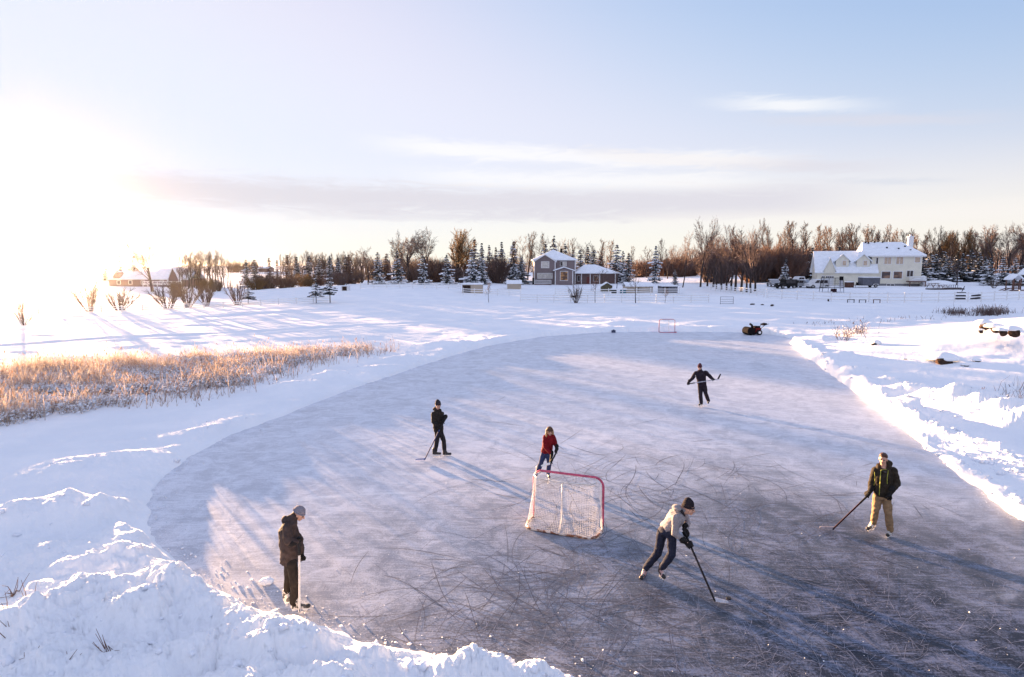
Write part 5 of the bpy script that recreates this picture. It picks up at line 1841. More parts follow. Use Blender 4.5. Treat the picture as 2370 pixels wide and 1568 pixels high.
for k, (x, y) in enumerate([(1450, 530), (1540, 520), (1780, 500), (1840, 490), (1930, 500), (2010, 490), (2080, 500), (1700, 520)]):
    put(Z3, 'bush', x, y, 205 + (k % 4) * 6, 'rust brown thicket on the skyline between lone spruce and leaning tree', 'rust thicket on the skyline', wide=1.6)
# --- leaning tree, big bare trees and the row of trunks
put(Z3, 'thin', 1975, 190, 128, 'slender leaning bare tree left of the big bare trees', wide=.8, lean=.10)
put(Z3, 'spread', 2180, 35, 128, 'tallest big bare tree with snow-lined right boughs', wide=.62)
put(Z3, 'spread', 2260, 85, 131, 'big bare tree crowding the tallest one from the right', wide=.62)
put(Z4, 'snowtree', 480, 330, 126, 'arching bare tree with snow-lined boughs right of the tallest tree', wide=.8)
row = [(510, 300), (575, 260), (640, 240), (700, 150), (760, 135), (830, 155), (900, 210), (950, 200)]
for k, (x, y) in enumerate(row):
    put(Z4, 'spread', x + 10, y, 122 - k * 2.2, 'bare tree in the row of dark trunks left of the vehicles', 'row of dark trunks', wide=.6)
put(Z4, 'snowtree', 1015, 500, 109, 'short bare tree with thick snow-lined forks, right of the trunk row', wide=.95)
# --- woods behind the white house
tops = [(1040, 250), (1130, 60), (1170, 200), (1210, 165), (1260, 240), (1340, 165), (1400, 260), (1460, 95), (1530, 85), (1600, 250), (1690, 95), (1760, 125), (1850, 240), (1950, 150), (2040, 230), (2110, 175), (2290, 130), (2200, 220)]
for k, (x, y) in enumerate(tops):
    put(Z4, 'poplar', x, y, 168 + (k * 17) % 24, 'bare poplar in the tall wood behind the vehicles and white house', 'poplars in the wood behind the white house', wide=1.25)
tops = [(40, 180), (90, 140), (160, 220), (230, 190), (270, 165), (340, 200), (400, 115), (445, 160), (490, 125), (560, 145), (600, 190), (640, 190), (700, 230), (740, 195), (810, 125), (840, 190), (870, 165), (910, 190), (950, 175), (1000, 210), (1060, 215), (1120, 230), (1180, 225)]
for k, (x, y) in enumerate(tops):
    put(Z5, 'poplar', x, y, 160 + (k * 19) % 26, 'bare poplar in the tall wood behind the vehicles and white house', 'poplars in the wood behind the white house', wide=1.3)
for k, (x, y) in enumerate([(1240, 240), (1320, 165), (1395, 145), (1450, 200), (1540, 230), (1600, 155), (1670, 200), (1740, 145), (1800, 190), (1840, 165), (1920, 220)]):
    put(Z5, 'dense' if k % 2 else 'poplar', x, y, 148 + (k * 11) % 14, 'bare bushy tree in the wood right of the white house chimney', 'bushy trees right of the white house', wide=.75 if k % 2 else 1.4)
for k, (x, y) in enumerate([(1990, 120), (2060, 190), (2160, 125), (2240, 130), (2300, 200), (2345, 85), (2420, 110)]):
    put(Z5, 'thin' if k % 2 else 'spread', x, y, 142 + (k * 7) % 12, 'tall open bare tree at the right edge above the dark spruces', 'open bare trees at the right edge', wide=.8)
for k, (x, y) in enumerate([(1060, 420), (1140, 380), (1220, 350), (1300, 370), (1380, 350), (1460, 355), (1540, 350), (1620, 370), (1100, 560), (1180, 520), (1290, 560), (1420, 540), (1560, 560), (1680, 560), (900, 480), (980, 440), (420, 420), (480, 400), (560, 400), (620, 430)]):
    put(Z4, 'bush' if k % 2 else 'brownbush', x, y, 140 + (k * 5) % 18, 'russet thicket tree under the poplars left of the white house', 'russet thicket under the poplars', name='bare_tree', cat='tree', wide=.9)
put(Z4, 'spruce', 1392, 565, 132, 'single snowy spruce standing behind the dark off-road car', wide=.9)
for (x, y, Y, lb) in [(1745, 430, 150, 'dark spruce behind the garage roof, leftmost of three'), (1890, 420, 152, 'dark spruce behind the garage roof, middle of three'), (2090, 420, 150, 'dark spruce behind the garage roof ridge, nearest the main house')]:
    put(Z4, 'sprucedark', x, y, Y, lb, wide=1.1)
for k, (x, y) in enumerate([(1190, 480), (1260, 440), (1340, 470), (1410, 430), (1480, 500), (1550, 470), (1640, 460), (1740, 405), (1830, 440), (1900, 500)]):
    put(Z5, 'sprucedark', x, y, 134 + (k * 5) % 9, 'dark spruce in the shaded hedge right of the white house', 'dark spruce hedge right of the white house', wide=1.35)
put(Z5, 'snowtree', 1590, 520, 124, 'bare snow-lined tree in front of the dark spruce hedge', wide=1.0)
for (x, y, Y, lb) in [(1965, 515, 122, 'snow-laden spruce at right, first beyond the dark hedge'), (2115, 500, 123, 'snow-laden spruce behind the wooden playset, left one'), (2260, 505, 124, 'snow-laden spruce behind the wooden playset, right one'), (2355, 555, 121, 'snow-laden spruce at the right picture edge')]:
    put(Z5, 'sprucewide', x, y, Y, lb, wide=.95)
put(Z5, 'vase', 2020, 760, 112, 'small bare bush left of the wooden playset', wide=1.)
# far belts that read as one mass
def far_wood(name, u0, u1, Y, vt, n, m, seed):
    rn = random.Random(seed)
    w = Wood()
    for i in range(n):
        u = rn.uniform(u0, u1)
        y = Y * rn.uniform(.97, 1.05)
        g = ground_at(u, y)
        h = max(1.5, (at_depth(u, vt + rn.uniform(-3, 6), y).z - g.z))
        for k in range(5):
            p = g + Vector((rn.gauss(0, 1.2), rn.gauss(0, 1.2), -.5))
            d = Vector((rn.gauss(0, .16), rn.gauss(0, .16), 1)).normalized()
            hh = h * rn.uniform(.6, 1.05) + .5
            w.path([p, p + d * hh * .5, p + (d + rand_dir(rn) * .1).normalized() * hh], [.11, .08, .04])
            for q in range(6):
                s_ = p + d * hh * rn.uniform(.25, .95)
                e = (d + rand_dir(rn) * .7).normalized() * hh * rn.uniform(.12, .3)
                w.path([s_, s_ + e], [.05, .025])
    o = link(name, w.mesh(name, m))
    tag(o, kind='stuff')
far_wood('distant_woods', 528, 600, 420, 604, 90, M_TWIG_R, 1)
far_wood('distant_woods', 850, 1260, 330, 600, 220, M_TWIG, 2)
far_wood('distant_woods', 680, 1010, 203, 594, 110, M_TWIG, 6)
far_wood('distant_woods', 1560, 2400, 230, 575, 420, M_TWIG, 3)
far_wood('distant_woods', 1260, 1640, 330, 603, 200, M_TWIG_R, 4)
far_wood('distant_woods', -300, 250, 520, 606, 160, M_TWIG_P, 5)

# --- reeds
def leaf_mat(name, c1, c2, snow):
    m = bark_mat(name, c1, c2, snow)
    nt = m.node_tree
    b = nt.nodes['Principled BSDF']
    src = b.inputs['Base Color'].links[0].from_socket
    tr = nt.nodes.new('ShaderNodeBsdfTranslucent')
    nt.links.new(src, tr.inputs[0])
    mx = nt.nodes.new('ShaderNodeMixShader')
    mx.inputs[0].default_value = .36
    nt.links.new(b.outputs[0], mx.inputs[1]); nt.links.new(tr.outputs[0], mx.inputs[2])
    nt.links.new(mx.outputs[0], nt.nodes['Material Output'].inputs[0])
    return m
M_REED = leaf_mat('reed', (.40, .315, .26), (.58, .48, .42), .9)
M_REED_D = leaf_mat('reed_dark', (.24, .15, .12), (.36, .25, .19), .7)
def in_poly(P, x, y):
    c = False
    for i in range(len(P)):
        (ax, ay), (bx, by) = P[i], P[i - 1]
        if (ay > y) != (by > y) and x < (bx - ax) * (y - ay) / (by - ay) + ax:
            c = not c
    return c
def reeds(name, poly_px, n, hlo, hhi, mats, seed, snow_n, blades=3, wid=.010, clump=.0):
    rn = random.Random(seed)
    P = [on_level(u, v, .1).to_2d()[:] for u, v in poly_px]
    xs, ys = [p[0] for p in P], [p[1] for p in P]
    pts = []
    while len(pts) < n:
        x, y = rn.uniform(min(xs), max(xs)), rn.uniform(min(ys), max(ys))
        jx, jy = x + rn.gauss(0, .35), y + rn.gauss(0, .35)
        if in_poly(P, jx, jy):
            pts.append((x, y))
    pts = np.array(pts)
    dens = fbm(pts[:, 0] * .55, pts[:, 1] * .55, 4, seed)
    keep = dens > -.16 - clump + np.array([rn.gauss(0, .12) for _ in range(len(pts))])
    pts, dens = pts[keep], dens[keep]
    zs = height(pts[:, 0], pts[:, 1], False)
    lean = fbm(pts[:, 0] * .3, pts[:, 1] * .3, 2, seed + 5) * 1.6
    V, Fc, MI = [], [], []
    for (x, y), z, dn, ln_ in zip(pts, zs, dens, lean):
        h = rn.uniform(hlo, hhi) * (1 + 1.0 * dn) * (1.35 if rn.random() < .04 else 1)
        mi = 0 if rn.random() < .6 + dn else 1
        for b_ in range(blades):
            a = rn.random() * 2 * PI
            th = abs(rn.gauss(0, .22)) + (.0 if b_ == 0 else .25)
            d = Vector((math.cos(a) * math.sin(th) + .22 * ln_, math.sin(a) * math.sin(th), math.cos(th)))
            hh = h * (1 if b_ == 0 else rn.uniform(.35, .85))
            p = Vector((x, y, z - .03))
            wd = wid * rn.uniform(.7, 1.5)
            s_ = Vector((math.sin(a * 1.7), math.cos(a * 1.7), 0)) * wd
            bend = Vector((math.cos(a), math.sin(a), 0)) * hh * rn.uniform(0, .25) - Vector((0, 0, hh * rn.uniform(0, .12)))
            m_ = p + d * hh * .55
            tp = p + d * hh + bend
            n0 = len(V)
            V += [(p - s_)[:], (p + s_)[:], (m_ + s_ * .8)[:], (m_ - s_ * .8)[:], (tp + s_ * .35)[:], (tp - s_ * .35)[:]]
            Fc += [(n0, n0 + 1, n0 + 2, n0 + 3), (n0 + 3, n0 + 2, n0 + 4, n0 + 5)]
            MI += [mi, mi]
            if b_ == 0 and rn.random() < .12:      # seed head
                n0 = len(V)
                q = s_ * 2.4
                t2 = tp - d * .13
                V += [(t2 - q)[:], (t2 + q)[:], (tp + q * .6)[:], (tp - q * .6)[:]]
                Fc.append((n0, n0 + 1, n0 + 2, n0 + 3)); MI.append(1)
    o = link(name, np_mesh(name, V, Fc, mats=mats, mi=MI))
    tag(o, kind='stuff')
    if snow_n:
        SV, SF = [], []
        for i in range(snow_n):
            k = rn.randrange(len(pts))
            x, y = pts[k]
            c = Vector((x + rn.gauss(0, .1), y + rn.gauss(0, .1), zs[k] + rn.uniform(0.05, hlo * 1.0)))
            r1, r2 = rn.uniform(.03, .10), rn.uniform(.015, .045)
            a = rn.random() * PI
            ex, ey = Vector((math.cos(a), math.sin(a), rn.uniform(-.4, .4))) * r1, Vector((-math.sin(a), math.cos(a), 0)) * r2
            ez = Vector((0, 0, r2))
            n0 = len(SV)
            SV += [(c + ex)[:], (c - ex)[:], (c + ey)[:], (c - ey)[:], (c + ez)[:], (c - ez)[:]]
            for f in ((0, 2, 4), (2, 1, 4), (1, 3, 4), (3, 0, 4), (2, 0, 5), (1, 2, 5), (3, 1, 5), (0, 3, 5)):
                SF.append(tuple(n0 + q for q in f))
        o2 = link('reed_snow', np_mesh('reed_snow', SV, SF, M_LOAD))
        tag(o2, kind='stuff')
REED_PX = [(-160, 945), (60, 852), (200, 842), (420, 834), (640, 824), (800, 817), (872, 811), (862, 816), (760, 830), (690, 842), (600, 876), (520, 898), (440, 914), (300, 932), (100, 964), (-160, 1012)]
reeds('reed_bed', REED_PX, 12500, .45, 1.0, [M_REED, M_REED_D], 3, 42000, wid=.009)
reeds('reed_fringe', [(300, 925), (430, 895), (600, 865), (700, 835), (900, 812), (925, 818), (720, 858), (600, 905), (440, 935), (320, 950)], 500, .5, 1.1, [M_REED, M_REED_D], 8, 150, blades=2, clump=.3)
reeds('reed_clump', [(1945, 792), (2008, 782), (2020, 788), (1990, 803), (1950, 806)], 420, .7, 1.3, [M_TWIG, M_TWIG_R], 9, 160, blades=2)
reeds('dry_grass', [(2170, 737), (2300, 733), (2360, 738), (2300, 745), (2190, 744)], 1300, .4, .9, [M_TWIG, M_TWIG], 10, 0, blades=2, wid=.014)
reeds('dry_weeds', [(2250, 925), (2380, 900), (2460, 910), (2400, 955), (2300, 955)], 70, .4, .75, [M_TWIG, M_TWIG_R], 12, 10, blades=2, wid=.008, clump=.4)
reeds('dry_weeds', [(1830, 757), (2200, 742), (2250, 747), (1880, 764)], 90, .2, .45, [M_TWIG, M_TWIG], 13, 0, blades=2, wid=.012, clump=.4)

# withered tufts sticking out of the near bank
ZW = lambda x, y: (.32 * x, 1090.2 + .32 * y)
def weed_tuft(x, y, n, h, lean, label, spread=.5, broken=True):
    u, v = ZW(x, y)
    g = on_level(u, v, .45)
    z = gz(g.x, g.y)
    g = on_level(u, v, z + .02)
    g.z = gz(g.x, g.y)
    o = empty('dry_weed', g)
    tag(o, label, 'dry weed', 'withered weeds on the near bank')
    rn = random.Random(int(x * 7 + y))
    m = MB()
    for i in range(n):
        a = rn.random() * 2 * PI
        t_ = rn.uniform(.05, spread)
        d = Vector((math.cos(a) * math.sin(t_) + lean, math.sin(a) * math.sin(t_), math.cos(t_))).normalized()
        hh = h * rn.uniform(.5, 1.1)
        p = Vector((rn.gauss(0, .04), rn.gauss(0, .04), -.05))
        pts = [p, p + d * hh * .55]
        if broken and rn.random() < .5:
            e = Vector((rn.gauss(0, 1), rn.gauss(0, 1), rn.uniform(-.8, .1))).normalized()
            pts += [pts[-1] + e * hh * .4]
        else:
            pts += [pts[-1] + (d + Vector((rn.gauss(0, .1), rn.gauss(0, .1), 0))).normalized() * hh * .5]
        m.tube(pts, [.007, .0055, .003], 5)
    m.build('stalk_cluster', mat('weed_stalk', (.17, .105, .085), .85, .35, 30), o)
    m = MB()
    for i in range(n * 2):
        a = rn.random() * 2 * PI
        d = Vector((math.cos(a), math.sin(a), rn.uniform(-.2, .9))).normalized()
        L = h * rn.uniform(.2, .55)
        w = d.cross(Vector((0, 0, 1))).normalized() * .016
        p = Vector((rn.gauss(0, .05), rn.gauss(0, .05), -.02))
        q = p + d * L * .6
        tp = q + (d + Vector((0, 0, -.9))).normalized() * L * .5
        m.poly([p - w * .5, p + w * .5, q + w, q - w]); m.poly([q - w, q + w, tp + w * .1, tp - w * .1])
    m.build('dead_leaves', mat('weed_leaf', (.22, .14, .10), .9, .35, 20), o)
for a in [(100, 900, 6, .42, .1, 'short upright weed stalks on the near bank at the left edge'), (205, 925, 4, .45, -.05, 'thin straight weed stalks just right of the short upright ones'),
          (25, 1020, 6, .45, .0, 'brown weed tuft at the left picture edge below the upright stalks'), (95, 1255, 4, .55, -.1, 'two bent weed stalks over the lower left bank'),
          (195, 1370, 7, .30, .35, 'flattened weed leaves on the lower left bank'), (305, 1305, 4, .18, .0, 'tiny curled weed leaf above the flattened weeds'),
          (490, 1420, 7, .36, .35, 'leaning weed with a long bent stalk at the bottom left'), (800, 1370, 12, .52, -.35, 'thickest weed tuft with one long slanting stalk on the near bank'),
          (670, 1480, 4, .25, .3, 'small weed sprig at the bottom edge left of the thick tuft'), (880, 1455, 5, .18, .4, 'low flattened sprig right below the thick tuft'), (30, 1400, 4, .25, .8, 'flat straw lying in the snow in the bottom left corner')]:
    weed_tuft(*a)
# ------------------------------------------------------------------ buildings, fences, vehicles
M_TRIM = mat('white_trim', (.74, .74, .75), .5, .06, 3)
M_GLASS_D = mat('dark_glass', (.035, .03, .035), .12, .2, 2)
M_BLIND = mat('window_blind', (.52, .40, .30), .5, .15, 3)
M_BLIND_W = mat('window_curtain', (.55, .52, .48), .5, .2, 2)
M_ROOFSNOW = mat('roof_snow', (.80, .83, .88), .7, .06, 1.5, bump=.3, bscale=5)
M_CONC = mat('foundation', (.20, .20, .22), .85, .15, 3)
M_WOOD_R = mat('stained_wood', (.14, .075, .06), .75, .25, 8)
M_DARK = mat('dark_metal', (.011, .010, .012), .9, .2, 6, spec=.02)

def siding(name, c, row=.18):
    m, t, b = new_mat(name)
    co = objco(t)
    z = t.n('ShaderNodeSeparateXYZ', i_0=co).outputs[2]
    f = t.math('FRACT', t.math('DIVIDE', z, row))
    n = t.noise(co, .8, 4, .6)
    cc = t.mix(t.smooth(n, .3, .7), tuple(x * .88 for x in c), c)
    cc = t.mix(t.smooth(f, .0, .12, .25, 0), cc, (0.05, 0.05, 0.05))
    m.node_tree.links.new(cc, b.inputs['Base Color'])
    b.inputs['Roughness'].default_value = .6
    m.node_tree.links.new(t.bump(f, .4, .02), b.inputs['Normal'])
    return m
M_TAUPE = siding('taupe_siding', (.20, .155, .16))
M_CREAM = siding('cream_siding', (.78, .74, .62))
M_BROWN = siding('brown_siding', (.15, .09, .085))
M_TAN = siding('tan_siding', (.46, .38, .30))

def roof_slab(m, pts, th=.22):
    """roof plane of real thickness, from its corner loop"""
    pts = [Vector(p) for p in pts]
    m.prism(pts, (0, 0, th))

def window(root, x0, x1, z0, z1, y, pane_mat, frame=.10, mull=0, sill=True, label=None):
    o = MB()
    d = .09
    yc = y - d / 2
    o.box(((x0 + x1) / 2, yc, z1 + frame / 2), (x1 - x0 + 2 * frame, d, frame))
    o.box(((x0 + x1) / 2, yc, z0 - frame / 2), (x1 - x0 + 2 * frame, d, frame))
    o.box((x0 - frame / 2, yc, (z0 + z1) / 2), (frame, d, z1 - z0))
    o.box((x1 + frame / 2, yc, (z0 + z1) / 2), (frame, d, z1 - z0))
    for k in range(mull):
        xm = x0 + (x1 - x0) * (k + 1) / (mull + 1)
        o.box((xm, yc, (z0 + z1) / 2), (.07, d * .9, z1 - z0))
    w = o.build('window', M_TRIM, root)
    if label:
        w['label'] = label
    p = MB()
    p.box(((x0 + x1) / 2, y - .02, (z0 + z1) / 2), (x1 - x0, .03, z1 - z0))
    p.build('pane', pane_mat, w)
    return w

def gable_roof(m, x0, x1, y0, y1, ze, zr, over=.35, th=.20, axis='y'):
    """two slopes; ridge along y (gable faces the camera) or along x"""
    if axis == 'y':
        xm = (x0 + x1) / 2
        k = (zr - ze) / (xm - x0)
        for sx in (-1, 1):
            xe = (x0 - over) if sx < 0 else (x1 + over)
            zz = ze - over * k
            pr = [(xm, y0 - over, zr), (xe, y0 - over, zz), (xe, y0 - over, zz + th), (xm, y0 - over, zr + th)]
            m.prism(pr, (0, y1 - y0 + 2 * over, 0))
    else:
        ym = (y0 + y1) / 2
        k = (zr - ze) / (ym - y0)
        for sy in (-1, 1):
            ye = (y0 - over) if sy < 0 else (y1 + over)
            zz = ze - over * k
            pr = [(x0 - over, ym, zr), (x0 - over, ye, zz), (x0 - over, ye, zz + th), (x0 - over, ym, zr + th)]
            m.prism(pr, (x1 - x0 + 2 * over, 0, 0))

def hip_roof(m, x0, x1, y0, y1, ze, zr, rx0, rx1, ry0, ry1, over=.45, th=.22):
    e = [(x0 - over, y0 - over, ze), (x1 + over, y0 - over, ze), (x1 + over, y1 + over, ze), (x0 - over, y1 + over, ze)]
    r = [(rx0, ry0, zr), (rx1, ry1, zr)]
    bm = m.bm
    lo = [bm.verts.new(Vector(p)) for p in e]
    hi = [bm.verts.new(Vector(p) + Vector((0, 0, th))) for p in e]
    R0, R1 = bm.verts.new(Vector(r[0])), bm.verts.new(Vector(r[1]))
    bm.faces.new(list(reversed(lo)))
    for i in range(4):
        bm.faces.new((lo[i], lo[(i + 1) % 4], hi[(i + 1) % 4], hi[i]))
    if abs(rx1 - rx0) >= abs(ry1 - ry0):      # ridge along x
        bm.faces.new((hi[0], hi[1], R1, R0)); bm.faces.new((hi[2], hi[3], R0, R1)); bm.faces.new((hi[1], hi[2], R1)); bm.faces.new((hi[3], hi[0], R0))
    else:                                     # ridge along y, R0 in front
        bm.faces.new((hi[0], hi[1], R0)); bm.faces.new((hi[1], hi[2], R1, R0)); bm.faces.new((hi[2], hi[3], R1)); bm.faces.new((hi[3], hi[0], R0, R1))

def wall_box(root, name, x0, x1, y0, y1, z0, z1, m_, gable=None):
    m = MB()
    if gable is None:
        m.box(((x0 + x1) / 2, (y0 + y1) / 2, (z0 + z1) / 2), (x1 - x0, y1 - y0, z1 - z0))
    else:
        m.prism([(x0, y0, z0), (x1, y0, z0), (x1, y0, z1), ((x0 + x1) / 2, y0, gable), (x0, y0, z1)], (0, y1 - y0, 0))
    return m.build(name, m_, root)

# ---------- grey house
def grey_house():
    Y = 150.0
    base = ground_at(1283, Y)
    root = empty('grey_house', base - Vector((0, 0, .15)))
    tag(root, 'two-storey taupe grey house with white trim and a snowy hip roof', 'house')
    k = 46.5
    X = lambda x: (x - 485) / k
    Zz = lambda y: (835 - y) / k
    wall_box(root, 'wall', X(252), X(728), 1.0, 9.5, 0, 6.1, M_TAUPE)
    wall_box(root, 'front_gable_wall', X(255), X(494), 0.0, 1.0, 0, 6.1, M_TAUPE, 7.5)
    m = MB()
    hip_roof(m, X(250), X(730), 0.9, 9.6, 6.1, 8.85, X(480), X(490), 4.0, 6.6, .45)
    gable_roof(m, X(255), X(494), 0.0, 4.0, 6.1, 7.5, .35)
    rf = m.build('roof', M_ROOFSNOW, root)
    m = MB(); m.box((X(580), 5.2, 8.5), (.5, .5, 1.2)); m.build('chimney', M_DARK, rf)
    m = MB()
    for x in (256, 492, 727):
        m.box((X(x), -.04 if x < 600 else .95, 3.0), (.22, .12, 6.0))
    m.build('corner_trim', M_TRIM, root)
    m = MB()
    zr, ze = 7.5, 6.1
    for s_ in (-1, 1):
        xm = (X(255) + X(494)) / 2
        xe = X(255) - .35 if s_ < 0 else X(494) + .35
        m.prism([(xm, -.42, zr - .12), (xe, -.42, ze - .53), (xe, -.42, ze - .30), (xm, -.42, zr + .10)], (0, .06, 0))
    m.build('fascia', M_TRIM, root)
    window(root, X(336), X(420), Zz(635), Zz(568), 0.0, M_BLIND_W, mull=0)
    window(root, X(555), X(580), Zz(615), Zz(568), 1.0, M_GLASS_D, frame=.06)
    window(root, X(585), X(624), Zz(615), Zz(568), 1.0, M_BLIND_W, frame=.08)
    window(root, X(292), X(460), Zz(755), Zz(700), 0.0, M_BLIND_W, mull=1)
    # bay with its own gable
    wall_box(root, 'bay_wall', X(488), X(690), -1.6, 1.0, 0, Zz(665), M_TAUPE, Zz(635))
    m = MB()
    gable_roof(m, X(488), X(690), -1.6, .95, Zz(665), Zz(632), .45, .22)
    m.build('bay_roof', M_ROOFSNOW, root)
    m = MB()
    for x in (490, 688):
        m.box((X(x), -1.63, Zz(665) / 2 - .02), (.2, .1, Zz(665) - .1))
    m.build('bay_trim', M_TRIM, root)
    window(root, X(548), X(630), Zz(778), Zz(678), -1.6, two_tone('sunset_reflection', (.10, .05, .03), (.45, .22, .08), (.6, .6, 1.4), .42, .55), mull=0, label='window in the bay with an orange sunset reflection painted on its glass')  # orange sunset reflection painted into the pane colour
    # deck with railing and snow
    m = MB()
    m.box((X(345), -1.6, .25), (X(440) - X(250), 2.6, .12))
    m.build('deck', M_WOOD_R, root)
    m = MB()
    x0, x1 = X(250), X(440)
    m.box(((x0 + x1) / 2, -2.85, 1.32), (x1 - x0, .1, .08)); m.box(((x0 + x1) / 2, -2.85, .45), (x1 - x0, .08, .08))
    for i in range(24):
        m.box((x0 + (x1 - x0) * i / 23, -2.85, .86), (.06, .06, .82))
    m.build('railing', M_TRIM, root)
    m = MB(); m.box((X(240), -1.0, .9), (.4, 1.2, 1.9)); m.build('post_column', M_DARK, root, bevel=.03)
    # low garage wing on the right
    wall_box(root, 'wing_wall', X(735), X(1225), 2.2, 9.0, 0, Zz(705), M_BROWN)
    m = MB()
    hip_roof(m, X(735), X(1225), .7, 9.5, Zz(702), Zz(598), X(860), X(985), 5.0, 5.0, .3)
    m.build('wing_roof', M_ROOFSNOW, root)
    for x in (800, 900, 1010, 1190):
        m = MB()
        m.box((X(x), .75, Zz(705) / 2), (.16, .16, Zz(705)))
        m.build('porch_post', M_TRIM, root)
    for x0_, x1_ in ((760, 790), (950, 1000)):
        window(root, X(x0_), X(x1_), Zz(790), Zz(730), 2.2, M_GLASS_D, frame=.07)
    m = MB(); m.box((X(890), 2.16, 1.0), (.95, .06, 2.0)); m.build('door', mat('door_red', (.16, .04, .035), .5, .1), root)
grey_house()

# ---------- white house
def white_house():
    Y = 122.0
    base = ground_at(2070, Y)
    root = empty('white_house', base - Vector((0, 0, .1)), R(-20))
    tag(root, 'large cream white two-storey house with snowy hip roof, garage wing and white chimney', 'house')
    k = 57.5
    X = lambda x: (x - 880) / (k * 1.09)
    Zz = lambda y: (838 - y) / k
    wall_box(root, 'wall', X(610), X(1160), 0, 9.0, .5, 6.0, M_CREAM)
    wall_box(root, 'side_wall', X(520), X(610), 1.2, 9.0, .5, 6.0, M_CREAM)
    wall_box(root, 'foundation', X(612), X(1158), .02, 8.95, -.3, .5, M_CONC)
    m = MB()
    hip_roof(m, X(520), X(1160), 0, 9.0, 6.0, 8.95, X(545), X(985), 4.6, 4.6, .55)
    # forward ridge over the projecting bay
    m.prism([(X(650), -.5, 6.05), (X(820), -.5, 6.05), (X(735), 2.6, 7.75)], (0, 0, .18))
    rf = m.build('roof', M_ROOFSNOW, root)
    m = MB()
    for (x, y, z_) in [(575, 4.3, 8.95), (605, 4.0, 8.8), (680, 4.4, 9.0), (795, 2.2, 7.75), (922, 1.9, 7.55), (1000, 2.7, 8.0), (1045, 1.4, 7.2), (770, 4.4, 9.0)]:
        m.box((X(x), y, z_), (.28, .28, .30))
    m.build('roof_vents', M_DARK, rf)
    m = MB()
    m.box((X(1104), 6.0, 8.2), (.9, .9, 3.6)); m.box((X(1104), 6.0, 10.05), (1.1, 1.1, .16)); m.box((X(1100), 6.0, 10.3), (.35, .35, .35))
    m.build('chimney', M_TRIM, root)
    m = MB()
    m.box((X(886), -.56, 5.98), (X(1200) - X(585), .06, .2))
    m.build('gutter', M_TRIM, root)
    tanb = M_BLIND
    for (a, b_, c, d) in [(750, 825, 582, 508), (880, 954, 582, 505), (1080, 1135, 565, 508)]:
        window(root, X(a), X(b_), Zz(c), Zz(d), 0, tanb, mull=1 if b_ - a > 60 else 0, frame=.10)
    for (a, b_, c, d) in [(732, 825, 748, 670), (862, 953, 748, 670)]:
        window(root, X(a), X(b_), Zz(c), Zz(d), 0, two_tone('dusk_reflection', (.06, .04, .045), (.26, .15, .10), (.5, .5, 1.1), .45, .6), frame=.14)  # panes coloured with a painted reflection of the warm dusk sky
    window(root, X(1005), X(1070), Zz(725), Zz(660), 0, M_GLASS_D, frame=.08, mull=1)
    window(root, X(795), X(875), Zz(838), Zz(815), 0.0, M_GLASS_D, frame=.08, mull=1)
    window(root, X(660), X(680), Zz(580), Zz(510), 0.0, M_GLASS_D, frame=.07)
    # garage wing
    gx0, gx1 = X(0) - .2, X(665)
    wall_box(root, 'garage_wall', gx0, gx1, -1.2, 7.0, 0, 3.05, M_CREAM)
    m = MB()
    m.prism([(gx0, -1.2, 3.05), (gx0, 7.0, 3.05), (gx0, 2.9, 6.95)], (gx1 - gx0 - .02, 0, 0))
    m.build('garage_gable', M_CREAM, root)
    m = MB()
    gable_roof(m, gx0, gx1 - .3, -1.2, 7.0, 3.05, 6.95, .5, .22, 'x')
    m.build('garage_roof', M_ROOFSNOW, root)
    for xc in (284, 520):
        d = MB()
        x0_, x1_ = X(xc - 80), X(xc + 66)
        d.prism([(x0_, -.55, 3.7), (x1_, -.55, 3.7), (x1_, -.55, 5.25), ((x0_ + x1_) / 2, -.55, 6.35), (x0_, -.55, 5.25)], (0, 3.2, 0))
        dm = d.build('dormer', M_CREAM, root)
        r = MB()
        gable_roof(r, x0_, x1_, -.55, 3.0, 5.25, 6.38, .38, .18)
        r.build('dormer_roof', M_ROOFSNOW, dm)
        w = MB()
        x2, x3 = X(xc - 6), X(xc + 34)
        w.box(((x2 + x3) / 2, -.60, Zz(572)), (x3 - x2 + .22, .08, 1.12))
        wf = w.build('window_frame', M_TRIM, dm)
        w = MB(); w.box(((x2 + x3) / 2, -.645, Zz(572)), (x3 - x2, .02, .92)); w.build('pane', M_BLIND, dm)
    # small steep gable over the garage doors
    m = MB()
    x0_, x1_ = X(60), X(190)
    m.prism([(x0_, -1.75, 2.6), (x1_, -1.75, 2.6), (x1_, -1.75, 3.3), ((x0_ + x1_) / 2, -1.75, 5.6), (x0_, -1.75, 3.3)], (0, 3.5, 0))
    m.build('entry_gable', M_CREAM, root)
    m = MB()
    gable_roof(m, x0_, x1_, -1.75, 1.5, 3.3, 5.62, .25, .18)
    m.build('entry_roof', M_ROOFSNOW, root)
    for (a, b_) in ((40, 78), (90, 182)):
        m = MB()
        m.box(((X(a) + X(b_)) / 2, -1.24, 1.05), (X(b_) - X(a), .06, 2.1))
        gd = m.build('garage_door', M_TRIM, root)
        m = MB()
        n = 4 if b_ - a > 60 else 2
        for i in range(n):
            w = (X(b_) - X(a)) / n
            m.box((X(a) + w * (i + .5), -1.285, 1.8), (w * .7, .03, .28))
        m.build('door_window', M_GLASS_D, gd)
    # wall lamp boxes and dish
    m = MB()
    for x in (468, 598):
        m.box((X(x), -1.26, Zz(676)), (.3, .12, .14))
    m.build('wall_lamps', M_DARK, root)
    # deck on the right
    m = MB()
    dx0, dx1 = X(1000), X(1175)
    m.box(((dx0 + dx1) / 2, -1.5, 1.0), (dx1 - dx0, 2.6, .16))
